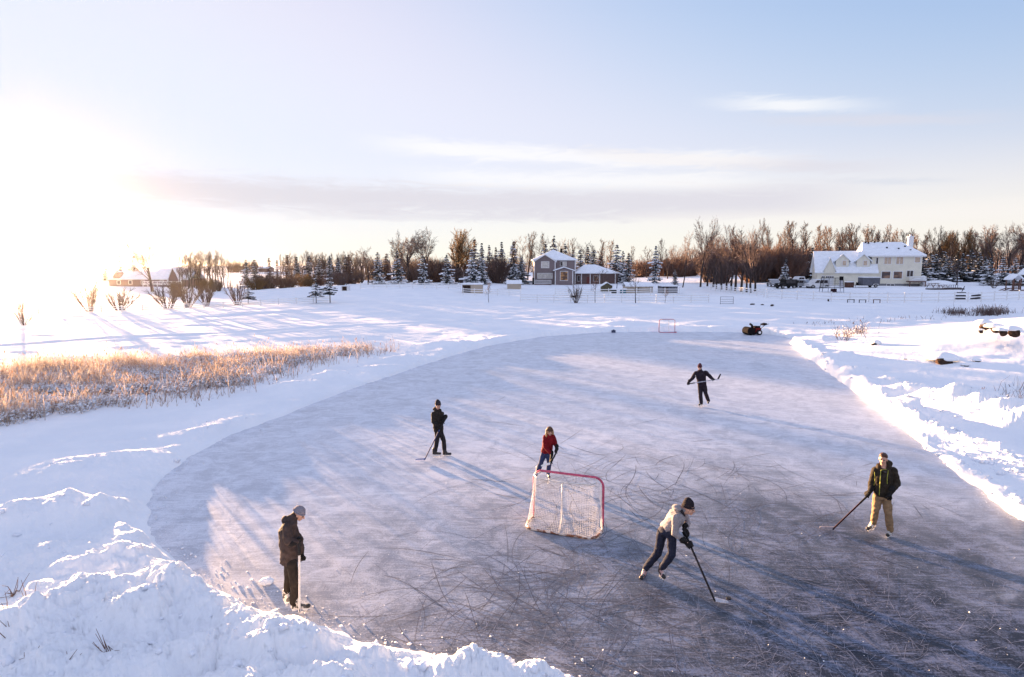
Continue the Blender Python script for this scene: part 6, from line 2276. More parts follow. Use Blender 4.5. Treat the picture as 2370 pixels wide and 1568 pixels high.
    for x in (dx0 + .1, dx1 - .1):
        m.box((x, -2.7, .45), (.14, .14, .95))
    m.build('deck', M_WOOD_R, root)
    m = MB()
    m.box(((dx0 + dx1) / 2, -2.75, 2.0), (dx1 - dx0, .1, .09)); m.box(((dx0 + dx1) / 2, -2.75, 1.2), (dx1 - dx0, .08, .08))
    for i in range(22):
        m.box((dx0 + (dx1 - dx0) * i / 21, -2.75, 1.6), (.06, .06, .74))
    m.build('railing', M_TRIM, root)
    m = MB(); m.ball((X(1120), -1.5, 1.35), (1.3, 1.0, .35)); m.ball((dx1 - .3, -1.6, 1.8), (.5, .5, .4)); m.build('deck_snow', M_ROOFSNOW, root)
white_house()

# ---------- low farmhouse by the sun
def farmhouse():
    Y = 172.0
    base = ground_at(345, Y)
    root = empty('farmhouse', base)
    tag(root, 'long low brown farmhouse with a snowy roof and one steep gable, in the sun glare', 'house')
    k = 172.0 / 1400 * .1209
    X = lambda x: (x - 900) * k
    zb = 980
    Zz = lambda y: (zb - y) * k
    wall_box(root, 'wall', X(140), X(1680), 0, 9, -1, Zz(835), M_BROWN)
    m = MB(); gable_roof(m, X(180), X(1250), 0, 9, Zz(832), Zz(700), .5, .25, 'x'); m.build('roof', M_ROOFSNOW, root)
    m = MB(); gable_roof(m, X(1000), X(1660), .3, 8.5, Zz(830), Zz(650), .5, .25, 'x'); m.build('right_roof', M_ROOFSNOW, root)
    wall_box(root, 'gable_wall', X(1310), X(1500), -.8, 4, -1, Zz(835), M_BROWN, Zz(625))
    m = MB(); gable_roof(m, X(1310), X(1500), -.8, 4, Zz(835), Zz(620), .3, .2); m.build('gable_roof', M_ROOFSNOW, root)
    wall_box(root, 'dormer_wall', X(240), X(350), -.3, 3, Zz(840), Zz(785), M_BROWN, Zz(708))
    for a in (300, 520, 760, 1120):
        window(root, X(a), X(a + 60), Zz(930), Zz(870), 0, M_GLASS_D)
    m = MB()
    for y in (875, 905, 930):
        m.box((X(1400), -6.5, Zz(y)), (X(1760) - X(1050), .08, .22))
    for i in range(9):
        m.box((X(1050) + (X(1760) - X(1050)) * i / 8, -6.45, Zz(925)), (.14, .14, 1.6))
    f = m.build('rail_fence', M_TRIM, None)
    f.location = base
    tag(f, 'white rail fence in front of the farmhouse right end', 'fence')
farmhouse()

def shed(u0, u1, vb, vt, Y, wall_m, label, depth=3.5, open_part=None, roof='flat', name='shed', door=False):
    g = ground_at((u0 + u1) / 2, Y)
    s = Y / FOC
    w = (u1 - u0) * s
    h = (vb - vt) * s
    root = empty(name, g)
    tag(root, label, 'shed')
    if roof == 'flat':
        wall_box(root, 'wall', -w / 2, w / 2, 0, depth, -.2, h * .86, wall_m)
        m = MB()
        m.box((0, depth / 2, h * .93), (w + .3, depth + .4, h * .14))
        m.build('roof', M_ROOFSNOW, root, bevel=.06)
    else:
        wall_box(root, 'wall', -w / 2, w / 2, 0, depth, -.2, h * .62, wall_m, h * .92 if roof == 'y' else None)
        m = MB()
        gable_roof(m, -w / 2, w / 2, 0, depth, h * .62, h * .93, .18, .14, roof)
        m.build('roof', M_ROOFSNOW, root)
    if open_part:
        m = MB()
        m.box((-w / 2 + w * (open_part[0] + open_part[1]) / 2, -.02, h * .42), (w * (open_part[1] - open_part[0]), .06, h * .76))
        m.build('opening', mat('shed_shade', (.035, .022, .018), .9, .2), root)  # solid dark panel painted as the shade inside the open bay
    return root
shed(1070, 1116, 669, 646, 108, M_TAN, 'tan shed with a dark open left bay and flat snowy roof', open_part=(.02, .42))
shed(1174, 1206, 660, 640, 124, M_TAN, 'small tan shed with a pitched snow cap left of the grey house', roof='x')
shed(1449, 1476, 664, 639, 112, M_TAN, 'tan shed with sloping snow roof right of the teal box', roof='x')
shed(1478, 1511, 664, 642, 113, M_TAN, 'wide pale shed with a bright snow roof left of the lone big spruce', roof='x')
shed(1533, 1568, 664, 645, 108, mat('grey_boards', (.10, .10, .12), .8, .25, 6), 'dark grey boarded hut with an open front standing alone in the snow', open_part=(.03, .4))
shed(1393, 1417, 660, 637, 116, mat('olive_boards', (.10, .085, .055), .8, .25, 6), 'little gabled playhouse in front of the low garage wing', roof='y', depth=1.8, name='playhouse')
shed(789, 806, 658, 646, 112, M_TRIM, 'tiny white animal shelter with a dark doorway left of the snowy spruces', depth=1.4, open_part=(.2, .8), name='animal_shelter')
shed(597, 622, 612, 599, 430, M_BROWN, 'distant barn with a white snow roof on the left skyline', depth=10, roof='x', name='barn')
shed(724, 752, 619, 606, 250, M_BROWN, 'brown roofed cabin half hidden behind the left belt of spruces', depth=6, roof='x', name='cabin')
shed(1320, 1333, 668, 660, 100, M_DARK, 'low dark box beside the grey house bay', depth=.8, name='storage_box')
shed(1417, 1427, 664, 652, 110, M_DARK, 'dark storage box right of the little playhouse', depth=1.0, name='storage_box')
shed(1437, 1449, 664, 652, 110, mat('teal_plastic', (.015, .11, .16), .5, .15), 'teal plastic box left of the tan sheds', depth=1.0, name='storage_box')
def poles():
    for (u, vb, vt, Y, m_, lb, r_) in [(723, 651, 618, 140, M_TRIM, 'white pole among the left belt of spruces', .10), (706, 640, 595, 160, M_TRUNK, 'dark utility pole behind the left belt of spruces', .12), (1809, 668, 640, 118, M_DARK, 'thin dark lamp post beside the off-road car', .07)]:
        g = ground_at(u, Y)
        h = (vb - vt) * Y / FOC
        m = MB()
        m.tube([(0, 0, -.3), (0, 0, h)], [r_, r_ * .8], 8)
        m.box((0, 0, h * .97), (r_ * 5, r_ * 1.4, r_ * 1.2))
        o = m.build('pole', m_, None)
        o.location = g
        tag(o, lb, 'pole')
poles()

# ---------- fences
def fence(label, pts, spacing=2.4, hgt=1.15, rails=(.35, .70, 1.05), m_=M_TRIM, pw=.11, rh=.12, name='rail_fence'):
    P = [ground_at(u, Y) for u, Y in pts]
    root = empty(name, P[0])
    tag(root, label, 'fence', 'white rail fences')
    # even posts along the polyline
    L = [0]
    for a, b in zip(P[:-1], P[1:]):
        L.append(L[-1] + (b - a).length)
    n = max(1, int(round(L[-1] / spacing)))
    Q = []
    for i in range(n + 1):
        t_ = L[-1] * i / n
        for j in range(len(L) - 1):
            if t_ <= L[j + 1] + 1e-6:
                q = P[j].lerp(P[j + 1], (t_ - L[j]) / (L[j + 1] - L[j]))
                break
        q = Vector((q.x, q.y, gz(q.x, q.y)))
        Q.append(q - P[0])
    me = None
    for q in Q:
        if me is None:
            m = MB()
            m.box((0, 0, hgt / 2 - .15), (pw, pw, hgt + .3))
            m.box((0, 0, hgt + .03), (pw * 1.5, pw * 1.5, .07))
            o = m.build('post', m_, root)
            me = o.data
        else:
            o = link('post', me, root)
        o.location = q
    for z in rails:
        m = MB()
        for a, b in zip(Q[:-1], Q[1:]):
            d = (b - a)
            m.bar(a + Vector((0, -.07, z)), b + Vector((0, -.07, z)), .045, rh) if False else m.prism([a + Vector((0, -.085, z - rh / 2)), a + Vector((0, -.06, z - rh / 2)), a + Vector((0, -.06, z + rh / 2)), a + Vector((0, -.085, z + rh / 2))], d * .995)
        m.build('rail', m_, root)
    return root
fence('long white rail fence across the left field in front of the fan-shaped shrubs', [(90, 77), (300, 79), (500, 84), (765, 90)], hgt=.85, rails=(.25, .5, .75), rh=.09)
fence('white rail fence behind the two young spruces up to the shed with the dark opening', [(835, 116), (960, 118), (1066, 116)], hgt=1.2)
fence('white rail fence in the field under the shed with the dark opening', [(1072, 104), (1122, 103), (1205, 104)], spacing=2.2)
fence('white rail fence in front of the grey house and the tan sheds', [(1285, 108), (1420, 105), (1572, 103)], hgt=1.2)
fence('nearer white rail fence crossing the dark leaning sapling', [(1205, 91), (1330, 90), (1470, 89), (1640, 88)], hgt=1.1)
fence('sunlit white rail fence running towards the camera left of the metal gate', [(1645, 117), (1700, 106), (1768, 96)], hgt=1.1)
fence('white rail fence on the right crossing in front of the trampoline', [(1775, 94), (1890, 88), (2046, 85), (2200, 85), (2310, 87), (2440, 90)], hgt=1.35, rails=(.3, .72, 1.22))
def gate():
    g = ground_at(1682, 85)
    s = 85 / FOC
    w, h = 30 * s, 17 * s
    root = empty('metal_gate', g)
    tag(root, 'grey metal pipe gate of four bars standing in the snow', 'gate')
    m = MB()
    for x in (-w / 2, w / 2):
        m.tube([(x, 0, -.2), (x, 0, h)], .035, 8)
    m.build('gate_frame', mat('galvanised', (.22, .22, .25), .45, .2, metal=.5), root)
    for z in (.12, .38, .66, 1.0):
        m = MB(); m.tube([(-w / 2, 0, h * z), (w / 2, 0, h * z)], .026, 8); m.build('bar', _mc['galvanised'], root)
gate()

# ---------- vehicles
def car(u, vb, Y, length, hgt, rz, paint, label, kind='suv', name='parked_car', cat='car', snow=True):
    g = ground_at(u, Y)
    root = empty(name, g, rz)
    tag(root, label, cat, 'vehicles parked by the white house')
    L, H, W = length, hgt, 1.8
    x0, x1 = -L / 2, L / 2
    hb = H * .56
    gl = .26
    prof = {
        'suv': [(x0, gl + .1), (x0 + .05, hb), (x0 + L * .24, hb + .06), (x0 + L * .36, H - .02), (x0 + L * .40, H), (x1 - L * .10, H), (x1 - .12, hb), (x1, hb - .1), (x1, gl)],
        'jeep': [(x0, gl + .15), (x0 + .03, hb + .02), (x0 + L * .30, hb + .06), (x0 + L * .36, H - .04), (x0 + L * .40, H), (x1 - .10, H), (x1 - .02, hb), (x1, gl + .1)],
        'sedan': [(x0, gl + .05), (x0 + .05, hb - .1), (x0 + L * .26, hb + .02), (x0 + L * .42, H), (x1 - L * .24, H), (x1 - L * .08, hb + .08), (x1, hb), (x1, gl)],
        'pickup': [(x0, gl + .1), (x0 + .05, hb), (x0 + L * .22, hb + .06), (x0 + L * .32, H), (x0 + L * .58, H), (x0 + L * .62, hb + .04), (x1, hb + .04), (x1, gl + .1)],
        'van': [(x0, gl + .1), (x0 + .05, hb), (x0 + L * .18, hb + .05), (x0 + L * .32, H), (x1 - L * .05, H), (x1 - .02, hb), (x1, gl)]}[kind]
    m = MB()
    m.prism([(x, -W / 2, z) for x, z in prof] + [], (0, W, 0))
    body = m.build('body', paint, root, bevel=.06)
    # greenhouse glass
    tops = [p for p in prof if p[1] > hb + .02]
    xs = sorted(p[0] for p in tops)
    a0 = xs[0] + L * (.06 if kind != 'pickup' else .06)
    a1 = (xs[-1] if kind != 'pickup' else x0 + L * .60) - L * .03
    if kind in ('suv', 'jeep', 'van', 'pickup'):
        a1 = min(a1, (x1 - L * .12) if kind != 'pickup' else a1)
    t0 = x0 + L * (.39 if kind in ('suv', 'jeep') else .45 if kind == 'sedan' else .35)
    t1 = a1 - L * .03
    nw = 3 if kind in ('suv', 'van', 'jeep') else 2
    for s_ in (-1, 1):
        for i in range(nw):
            f0, f1 = i / nw + .02, (i + 1) / nw - .02
            b0, b1 = a0 + (a1 - a0) * f0, a0 + (a1 - a0) * f1
            c0, c1 = t0 + (t1 - t0) * f0, t0 + (t1 - t0) * f1
            m = MB()
            y = s_ * (W / 2 + .004)
            m.prism([(b0, y, hb + .06), (b1, y, hb + .06), (c1, y, H - .10), (c0, y, H - .10)], (0, .012 * s_, 0))
            m.build('side_window', M_GLASS_D, root)
    for xw in (x0 + L * .19, x1 - L * .19):
        for s_ in (-1, 1):
            m = MB()
            m.tube([(xw, s_ * (W / 2 - .2), .34), (xw, s_ * (W / 2 + .03), .34)], .34, 18)
            wh = m.build('wheel', mat('tyre', (.018, .018, .02), .85, .2), root)
            m = MB()
            m.tube([(xw, s_ * (W / 2 + .02), .34), (xw, s_ * (W / 2 + .045), .34)], .19, 12)
            m.build('rim', mat('alloy', (.3, .3, .32), .4, .2, metal=.6), wh)
    for s_ in (-1, 1):
        m = MB(); m.box((x0 + .02, s_ * W * .36, hb - .14), (.06, .3, .15)); m.build('headlight', mat('lamp_lens', (.55, .55, .55), .25, .1), root, bevel=.02)
        m = MB(); m.box((x1 - .01, s_ * W * .40, hb - .16), (.06, .16, .24)); m.build('tail_light', mat('tail_red', (.25, .02, .02), .35, .1), root, bevel=.02)
    if kind == 'jeep':
        m = MB(); m.tube([(x1, 0, .9), (x1 + .2, 0, .9)], .34, 18); m.build('spare_wheel', _mc['tyre'], root)
    if snow:
        m = MB()
        fl = [p for p in prof if p[1] > H - .03]
        q0, q1 = min(p[0] for p in fl), max(p[0] for p in fl)
        m.box(((q0 + q1) / 2, 0, H + .035), (q1 - q0 - .05, W * .92, .09))
        m.build('roof_snow', M_ROOFSNOW, root, bevel=.04)
    return root
wp = mat('white_paint', (.62, .62, .64), .35, .06, 2)
sp_ = mat('silver_paint', (.30, .31, .34), .3, .08, 2, metal=.4)
bp = mat('black_paint', (.011, .010, .012), .5, .15, 2, spec=.1)
car(1564 + .18 * 1412, 0, 117, 3.9, 1.75, PI * .06, bp, 'black off-road car with a spare wheel on its back', 'jeep', snow=False)
car(1564 + .18 * 1600, 0, 127, 5.2, 1.75, PI * .04, wp, 'white pickup parked behind the black off-road car', 'pickup', name='parked_pickup', cat='pickup')
car(1564 + .18 * 1660, 0, 119, 4.3, 1.5, PI * .70, sp_, 'silver car seen from its front corner between the black car and the white van', 'sedan')
car(1564 + .18 * 1815, 0, 117, 4.4, 1.65, PI * .03, wp, 'white van-like car beside the silver car', 'van')
car(1564 + .18 * 1258, 0, 124, 4.2, 1.4, PI * .45, sp_, 'grey snow-dusted car half hidden left of the black off-road car', 'sedan')
def cargo_trailer():
    g = ground_at(2010, 116)
    root = empty('cargo_trailer', g)
    tag(root, 'dark grey box trailer with snow on top beside the white house', 'trailer')
    m = MB(); m.box((0, 0, 1.15), (3.3, 1.7, 1.5)); m.build('box_body', mat('trailer_grey', (.085, .09, .115), .5, .15, 2), root, bevel=.05)
    m = MB(); m.box((0, 0, 1.96), (3.35, 1.75, .14)); m.build('roof_snow', M_ROOFSNOW, root, bevel=.05)
    m = MB()
    m.prism([(-1.65, -.8, .42), (-1.65, .8, .42), (-2.7, .04, .42), (-2.7, -.04, .42)], (0, 0, .1)); m.tube([(-2.55, 0, .5), (-2.55, 0, 0)], .04, 6); m.box((-2.2, 0, .75), (.3, .3, .45))
    m.build('tow_bar', M_DARK, root)
    for s_ in (-1, 1):
        m = MB(); m.tube([(.8, s_ * .86, .33), (.8, s_ * .98, .33)], .33, 18); w = m.build('wheel', _mc['tyre'], root)
        m = MB(); m.tube([(.8, s_ * .97, .33), (.8, s_ * 1.0, .33)], .18, 12); m.build('rim', _mc['alloy'], w)
        m = MB(); m.prism([(.32, s_ * .87, .5), (.42, s_ * .87, .72), (1.18, s_ * .87, .72), (1.28, s_ * .87, .5), (1.2, s_ * .87, .5), (1.12, s_ * .87, .66), (.48, s_ * .87, .66), (.4, s_ * .87, .5)], (0, s_ * .2, 0)); m.build('mudguard', M_TRIM, root)
cargo_trailer()
def trampoline():
    g = ground_at(1924, 104)
    root = empty('trampoline', g)
    tag(root, 'round trampoline with a safety net in the yard of the white house', 'trampoline')
    R_, hz = 1.85, .85
    circ = lambda r_, z, n=28: [(r_ * math.cos(2 * PI * k / n), r_ * math.sin(2 * PI * k / n), z) for k in range(n)]
    m = MB(); m.tube(circ(R_, hz), .05, 6, closed=True); m.build('ring', M_DARK, root)
    m = MB(); m.prism(circ(R_ - .12, hz), (0, 0, .05)); m.build('mat_snow', M_ROOFSNOW, root)
    for k in range(6):
        a = 2 * PI * k / 6 + .3
        m = MB(); m.tube([(R_ * math.cos(a), R_ * math.sin(a), hz), (R_ * 1.05 * math.cos(a), R_ * 1.05 * math.sin(a), -.1)], .03, 6); m.build('leg', _mc['galvanised'], root)
        m = MB(); m.tube([(R_ * 1.04 * math.cos(a), R_ * 1.04 * math.sin(a), .2), (R_ * .93 * math.cos(a), R_ * .93 * math.sin(a), 2.5)], .035, 6); m.build('net_pole', M_DARK, root)
    V, Fc = [], []
    m = MB()
    for k in range(56):
        a = 2 * PI * k / 56
        m.tube([(R_ * .97 * math.cos(a), R_ * .97 * math.sin(a), hz), (R_ * .92 * math.cos(a), R_ * .92 * math.sin(a), 2.45)], .010, 3)
    for z in (1.2, 1.5, 1.8, 2.1, 2.45):
        m.tube(circ(R_ * (.97 - .05 * (z - hz) / 1.6), z), .010 if z < 2.4 else .025, 3, closed=True)
    m.build('safety_net', M_DARK, root)
    o = MB(); o.box((.6, .4, .3), (.8, .6, .6)); q = o.build('storage_box', mat('maroon_box', (.06, .025, .03), .7, .2), None, bevel=.05); q.location = g
    tag(q, 'dark box lying under the trampoline', 'box')
trampoline()
def bins():
    for (u, Y, w, d, h, m_, lb, nm) in [(1965, 117, 1.4, .9, 1.0, mat('brown_box', (.10, .05, .04), .7, .25, 4), 'brown wooden box against the garage wall with snow on its lid', 'storage_box'), (1946, 114, .5, .5, 1.5, mat('white_bin', (.55, .55, .6), .6, .1), 'pale upright bin with a black lid left of the brown wooden box', 'bin')]:
        g = ground_at(u, Y)
        root = empty(nm, g)
        tag(root, lb, 'bin' if nm == 'bin' else 'box')
        m = MB(); m.box((0, 0, h / 2), (w, d, h)); m.build('body', m_, root, bevel=.04)
        m = MB(); m.box((0, 0, h + .08 + (.3 if nm == 'bin' else 0)), (w * 1.06, d * 1.06, .16 if nm != 'bin' else .75)); m.build('lid', M_DARK if nm == 'bin' else M_ROOFSNOW, root, bevel=.04)
bins()
def picnic():
    for (u, Y, sc_, lb) in [(2160, 114, 1.0, 'snow-covered picnic table right of the deck of the white house'), (2182, 112, .8, 'smaller snow-covered table just right of the picnic table')]:
        g = ground_at(u, Y)
        root = empty('picnic_table', g, .2)
        root.scale = (sc_, sc_, sc_)
        tag(root, lb, 'table')
        m = MB(); m.box((0, 0, .74), (1.9, .75, .06)); m.build('tabletop', M_WOOD_R, root)
        m = MB(); m.box((0, 0, .86), (1.9, .75, .2)); m.build('snow_cover', M_ROOFSNOW, root, bevel=.08)
        for s_ in (-1, 1):
            m = MB(); m.box((0, s_ * .7, .44), (1.9, .26, .05)); m.build('bench', M_WOOD_R, root)
            for q in (-.7, .7):
                m = MB(); m.bar((q, s_ * .2, .72), (q, s_ * .75, 0), .09, .05); m.build('leg', M_WOOD_R, root)
    g = ground_at(2195, 108)
    m = MB(); m.box((0, 0, .12), (5.4, .5, .24)); m.box((-2.6, .6, .10), (1.6, .9, .2)); m.box((.8, .1, .30), (3.0, .35, .12))
    o = m.build('timber_stack', mat('grey_timber', (.09, .075, .08), .85, .25, 5), None, bevel=.02); o.location = g
    tag(o, 'low dark timbers lying in the snow below the picnic tables', 'timber')
    g = ground_at(2206, 112)
    root = empty('railing', g)
    tag(root, 'short dark railing standing right of the snow-covered tables', 'railing')
    m = MB(); m.box((0, 0, .62), (1.7, .06, .06)); m.build('top_rail', M_DARK, root)
    for i in range(5):
        m = MB(); m.box((-.8 + i * .4, 0, .3), (.05, .05, .64)); m.build('post', M_DARK, root)
    g = ground_at(2170, 120)
    m = MB(); m.ball((0, 0, .2), (3.6, 1.6, .95)); o = m.build('snow_heap', M_ROOFSNOW, None); o.location = g
    tag(o, kind='structure')
picnic()
def playset():
    g = ground_at(2352, 106)
    root = empty('wooden_playset', g)
    tag(root, 'brown wooden playset with two snow-capped gables at the right edge', 'playset')
    W_ = M_WOOD_R
    for x in (-1.3, .1, 1.0, 2.2):
        for y in (-.7, .7):
            m = MB(); m.box((x, y, 1.0 if x < .5 else 1.4), (.13, .13, 2.2 if x < .5 else 3.0)); m.build('post', W_, root)
    m = MB(); m.box((-.6, 0, .42), (1.6, 1.5, .1)); m.box((1.6, 0, 1.2), (1.4, 1.5, .1)); m.build('platform', W_, root)
    m = MB()
    for x0_, x1_, zb, zt in ((-1.3, .1, .5, 1.3), (1.0, 2.2, 1.25, 2.0)):
        m.box(((x0_ + x1_) / 2, -.72, zt), (x1_ - x0_, .06, .1)); m.box(((x0_ + x1_) / 2, -.72, zb), (x1_ - x0_, .06, .1))
        for i in range(7):
            m.box((x0_ + (x1_ - x0_) * i / 6, -.72, (zb + zt) / 2), (.07, .05, zt - zb))
    m.build('railing', W_, root)
    m = MB(); gable_roof(m, -1.5, .3, -.8, .8, 2.0, 2.75, .15, .2); m.build('low_roof', M_ROOFSNOW, root)
    m = MB(); gable_roof(m, .9, 2.4, -.8, .8, 2.9, 3.7, .15, .2); m.build('high_roof', M_ROOFSNOW, root)
    m = MB(); m.bar((-1.3, -.45, .5), (-2.9, -.6, -.05), .08, .14); m.bar((-1.3, .45, .5), (-2.9, .3, -.05), .08, .14); m.build('ramp', W_, root)
    m = MB(); m.box((.3, -.9, .12), (4.2, .3, .18)); m.build('ground_beam', W_, root)
playset()
def odd_bits():
    # dark leaning boards behind the fence at right
    dk = mat('old_boards', (.045, .04, .045), .85, .25, 5)
    for (u, Y, lb, n, tilt) in [(2222, 89, 'stack of dark boards with a tilted stake behind the right fence', 3, .0), (2258, 89, 'two dark boards leaning low beside the stack with the tilted stake', 2, .25)]:
        g = ground_at(u, Y)
        root = empty('board_stack', g)
        tag(root, lb, 'boards')
        for i in range(n):
            m = MB(); m.box((.05 * i, 0, .18 + .42 * i), (1.25 - .1 * i, .5, .22), rot=Matrix.Rotation(-tilt * .5, 3, 'Y')); m.build('board', dk, root)
        if n == 3:
            m = MB(); m.bar((.15, 0, 1.2), (.5, 0, 2.0), .07); m.build('stake', dk, root)
    for (u, Y, w, h, lb) in [(1787, 80, .45, .25, 'small dark stone in the open snow below the black off-road car'), (1741, 83, .7, .15, 'dark clod near the end of the sunlit fence'), (1764, 82, .5, .12, 'dark clod right of the sunlit fence end'), (1917, 87, .22, .35, 'small dark stump under the right fence')]:
        g = ground_at(u, Y)
        m = MB(); m.ball((0, 0, h * .4), (w / 2, w / 2.5, h / 1.6), seg=9, ring=6)
        for v in m.bm.verts:
            v.co += Vector((random.gauss(0, .03), random.gauss(0, .03), random.gauss(0, .02)))
        o = m.build('stone', mat('dark_stone', (.06, .05, .05), .9, .3, 8), None); o.location = g
        tag(o, lb, 'stone')
    for (u, Y, lb) in [(1969, 84.5, 'low dark trestle under the right fence, left one'), (1996, 84.5, 'low dark trestle under the right fence, right one'), (2029, 84.5, 'reddish low trestle under the right fence')]:
        g = ground_at(u, Y)
        root = empty('trestle', g)
        tag(root, lb, 'trestle')
        c = dk if u < 2020 else M_WOOD_R
        m = MB(); m.box((0, 0, .42), (1.0, .1, .08)); m.build('beam', c, root)
        for x in (-.45, .45):
            m = MB(); m.box((x, 0, .15), (.07, .1, .5)); m.build('leg', c, root)
    # small dark case by the ice edge
    p = on_level(1420, 770)
    m = MB(); m.box((0, 0, .11), (.36, .24, .22)); m.box((0, 0, .25), (.16, .04, .06))
    o = m.build('equipment_case', mat('case_blue', (.05, .06, .11), .6, .2), None, bevel=.02); o.location = p
    tag(o, 'small dark blue case at the far edge of the ice left of the far goal', 'case')
odd_bits()

# ---------- snow blower
def snow_blower():
    p = on_level(1745, 775)
    root = empty('snow_blower', p, R(8))
    tag(root, 'black and red snow blower parked at the far edge of the ice', 'snow blower')
    red = mat('blower_red', (.16, .012, .01), .7, .15, 4)
    m = MB()
    prof = [(.42 * math.cos(a), .36 + .36 * math.sin(a)) for a in np.linspace(R(60), R(300), 12)]
    m.prism([(-.55 + x * .75, -.48, z) for x, z in prof] + [(-.20, -.48, .02), (-.10, -.48, .62)], (0, .96, 0))
    m.build('auger_housing', M_DARK, root, bevel=.03)
    m = MB(); m.box((.22, 0, .42), (.62, .5, .42)); m.build('engine', red, root, bevel=.06)
    m = MB(); m.box((.15, 0, .70), (.34, .36, .2)); m.ball((.4, 0, .68), (.14, .14, .12)); m.build('fuel_tank', M_DARK, root, bevel=.04)
    m = MB(); m.tube([(-.2, 0, .6), (-.22, 0, .85), (-.42, .0, 1.0)], [.11, .10, .09], 8); m.build('chute', M_DARK, root)
    for s_ in (-1, 1):
        m = MB(); m.tube([(.28, s_ * .27, .24), (.28, s_ * .42, .24)], .24, 16); w = m.build('wheel', _mc['tyre'], root)
        m = MB(); m.tube([(.28, s_ * .41, .24), (.28, s_ * .44, .24)], .12, 12); m.build('rim', M_TRIM, w)
        m = MB(); m.tube([(.35, s_ * .25, .45), (.75, s_ * .27, .85), (1.15, s_ * .28, 1.0)], .022, 6); m.build('handlebar', M_DARK, root)
    m = MB(); m.box((.85, 0, .95), (.35, .5, .12), rot=Matrix.Rotation(-.3, 3, 'Y')); m.build('control_panel', M_DARK, root, bevel=.02)
    # bigger in the picture than a toy: overall about 1.5 m long
    root.scale = (1.05, 1.05, 1.0)
snow_blower()

# ---------- boulders
def rock_mesh(name, seed, s, m_, rough=.25):
    bm = bmesh.new()
    bmesh.ops.create_icosphere(bm, subdivisions=3, radius=1)
    rn = random.Random(seed)
    cuts = [(rand_dir(rn), rn.uniform(.55, .85)) for _ in range(9)]
    for v in bm.verts:
        for n, d in cuts:
            e = v.co.dot(n) - d
            if e > 0:
                v.co -= n * e * .9
        v.co += rand_dir(rn) * .02
        v.co = Vector((v.co.x * s[0], v.co.y * s[1], v.co.z * s[2]))
    me = bpy.data.meshes.new(name)
    bm.to_mesh(me); bm.free()
    me.materials.append(m_)
    return me
M_ROCK = mat('boulder', (.032, .02, .016), .9, .4, 5, bump=.6, bscale=14, col2=(.075, .042, .028))
M_ROCK_D = mat('boulder_dark', (.026, .02, .02), .85, .4, 5, bump=.6, bscale=14)
ZR = lambda x, y: (1801.1 + .2418 * x, 663.6 + .2418 * y)
def rock(x, y, w, h, label, cap=1.0, dark=False, seed=0, capside=.4):
    """x, y: middle of the bare face in the enlarged view; w, h its size there"""
    u, v = ZR(x, y + h * .4)
    p = on_level(u, v, .7)
    for _ in range(6):
        p = on_level(u, v, gz(p.x, p.y))
    s = p.y / FOC * .2418
    W_, H_ = w * s, max(.12, h * s * 1.15)
    root = empty('boulder', p - Vector((0, -W_ * .30, .03)), 0.3)
    tag(root, label, 'rock', 'rocks on the right bank')
    link('rock_face', rock_mesh('rock_face', seed + int(x), (W_ * .55, W_ * .45, H_ * .95), M_ROCK_D if dark else M_ROCK), root)
    if cap:
        bm = bmesh.new()
        bmesh.ops.create_icosphere(bm, subdivisions=4, radius=1)
        rn = random.Random(seed + 3)
        for q in bm.verts:
            q.co.z = max(q.co.z, -.25)
            n_ = .08 * math.sin(q.co.x * 4 + seed) * math.cos(q.co.y * 3.1)
            q.co = Vector((q.co.x * W_ * .80 * (1 + n_), q.co.y * W_ * .75, q.co.z * H_ * .62 * cap))
        me = bpy.data.meshes.new('snow_cap')
        bm.to_mesh(me); bm.free()
        for f in me.polygons:
            f.use_smooth = True
        me.materials.append(M_SNOW)
        o = link('snow_cap', me, root)
        o.location = (W_ * capside * .5, W_ * .38, H_ * .62)
for a in [(1625, 715, 190, 60, 'large reddish brown boulder under a thick snow cap on the right bank', 1.3, False, 1, .7), (1600, 580, 250, 34, 'flat dark slab of rock above the large reddish boulder', 0.8, True, 2, .3),
          (930, 549, 60, 26, 'small dark stone under a smooth snow dome near the reed clump', 1.5, True, 3, 1.6), (1925, 712, 52, 26, 'small dark stone to the right of the large reddish boulder', 1.0, True, 4, .2),
          (1815, 757, 50, 26, 'small dark stone below the large reddish boulder', .6, True, 5, .2), (1225, 692, 30, 14, 'tiny stone tip left of the large reddish boulder', .6, True, 6, .2),
          (2005, 366, 100, 40, 'leftmost dark block of the rock pile at the top of the right bank', 1.3, False, 7, .6), (2115, 395, 110, 34, 'wide dark block in the middle of the rock pile', 1.3, True, 8, .5),
          (2170, 425, 80, 34, 'brown block low in the middle of the rock pile', .9, False, 9, .2), (2290, 424, 110, 42, 'light brown block on the right of the rock pile', 1.2, False, 10, .3),
          (2330, 466, 90, 36, 'dark block at the lower right of the rock pile', .7, True, 11, .2), (2235, 475, 50, 22, 'small brown stone lying below the rock pile', .6, False, 12, .2),
          (1955, 420, 50, 20, 'small dark stone at the lower left of the rock pile', .9, True, 13, .4), (2045, 440, 42, 16, 'smallest stone in the lower row of the rock pile', .8, True, 14, .3),
          (2100, 450, 45, 20, 'small brown stone next to the smallest one in the rock pile', .8, False, 15, .3), (2215, 335, 60, 16, 'thin dark stone edge at the top of the rock pile', 1.6, True, 16, .4)]:
    rock(*a)

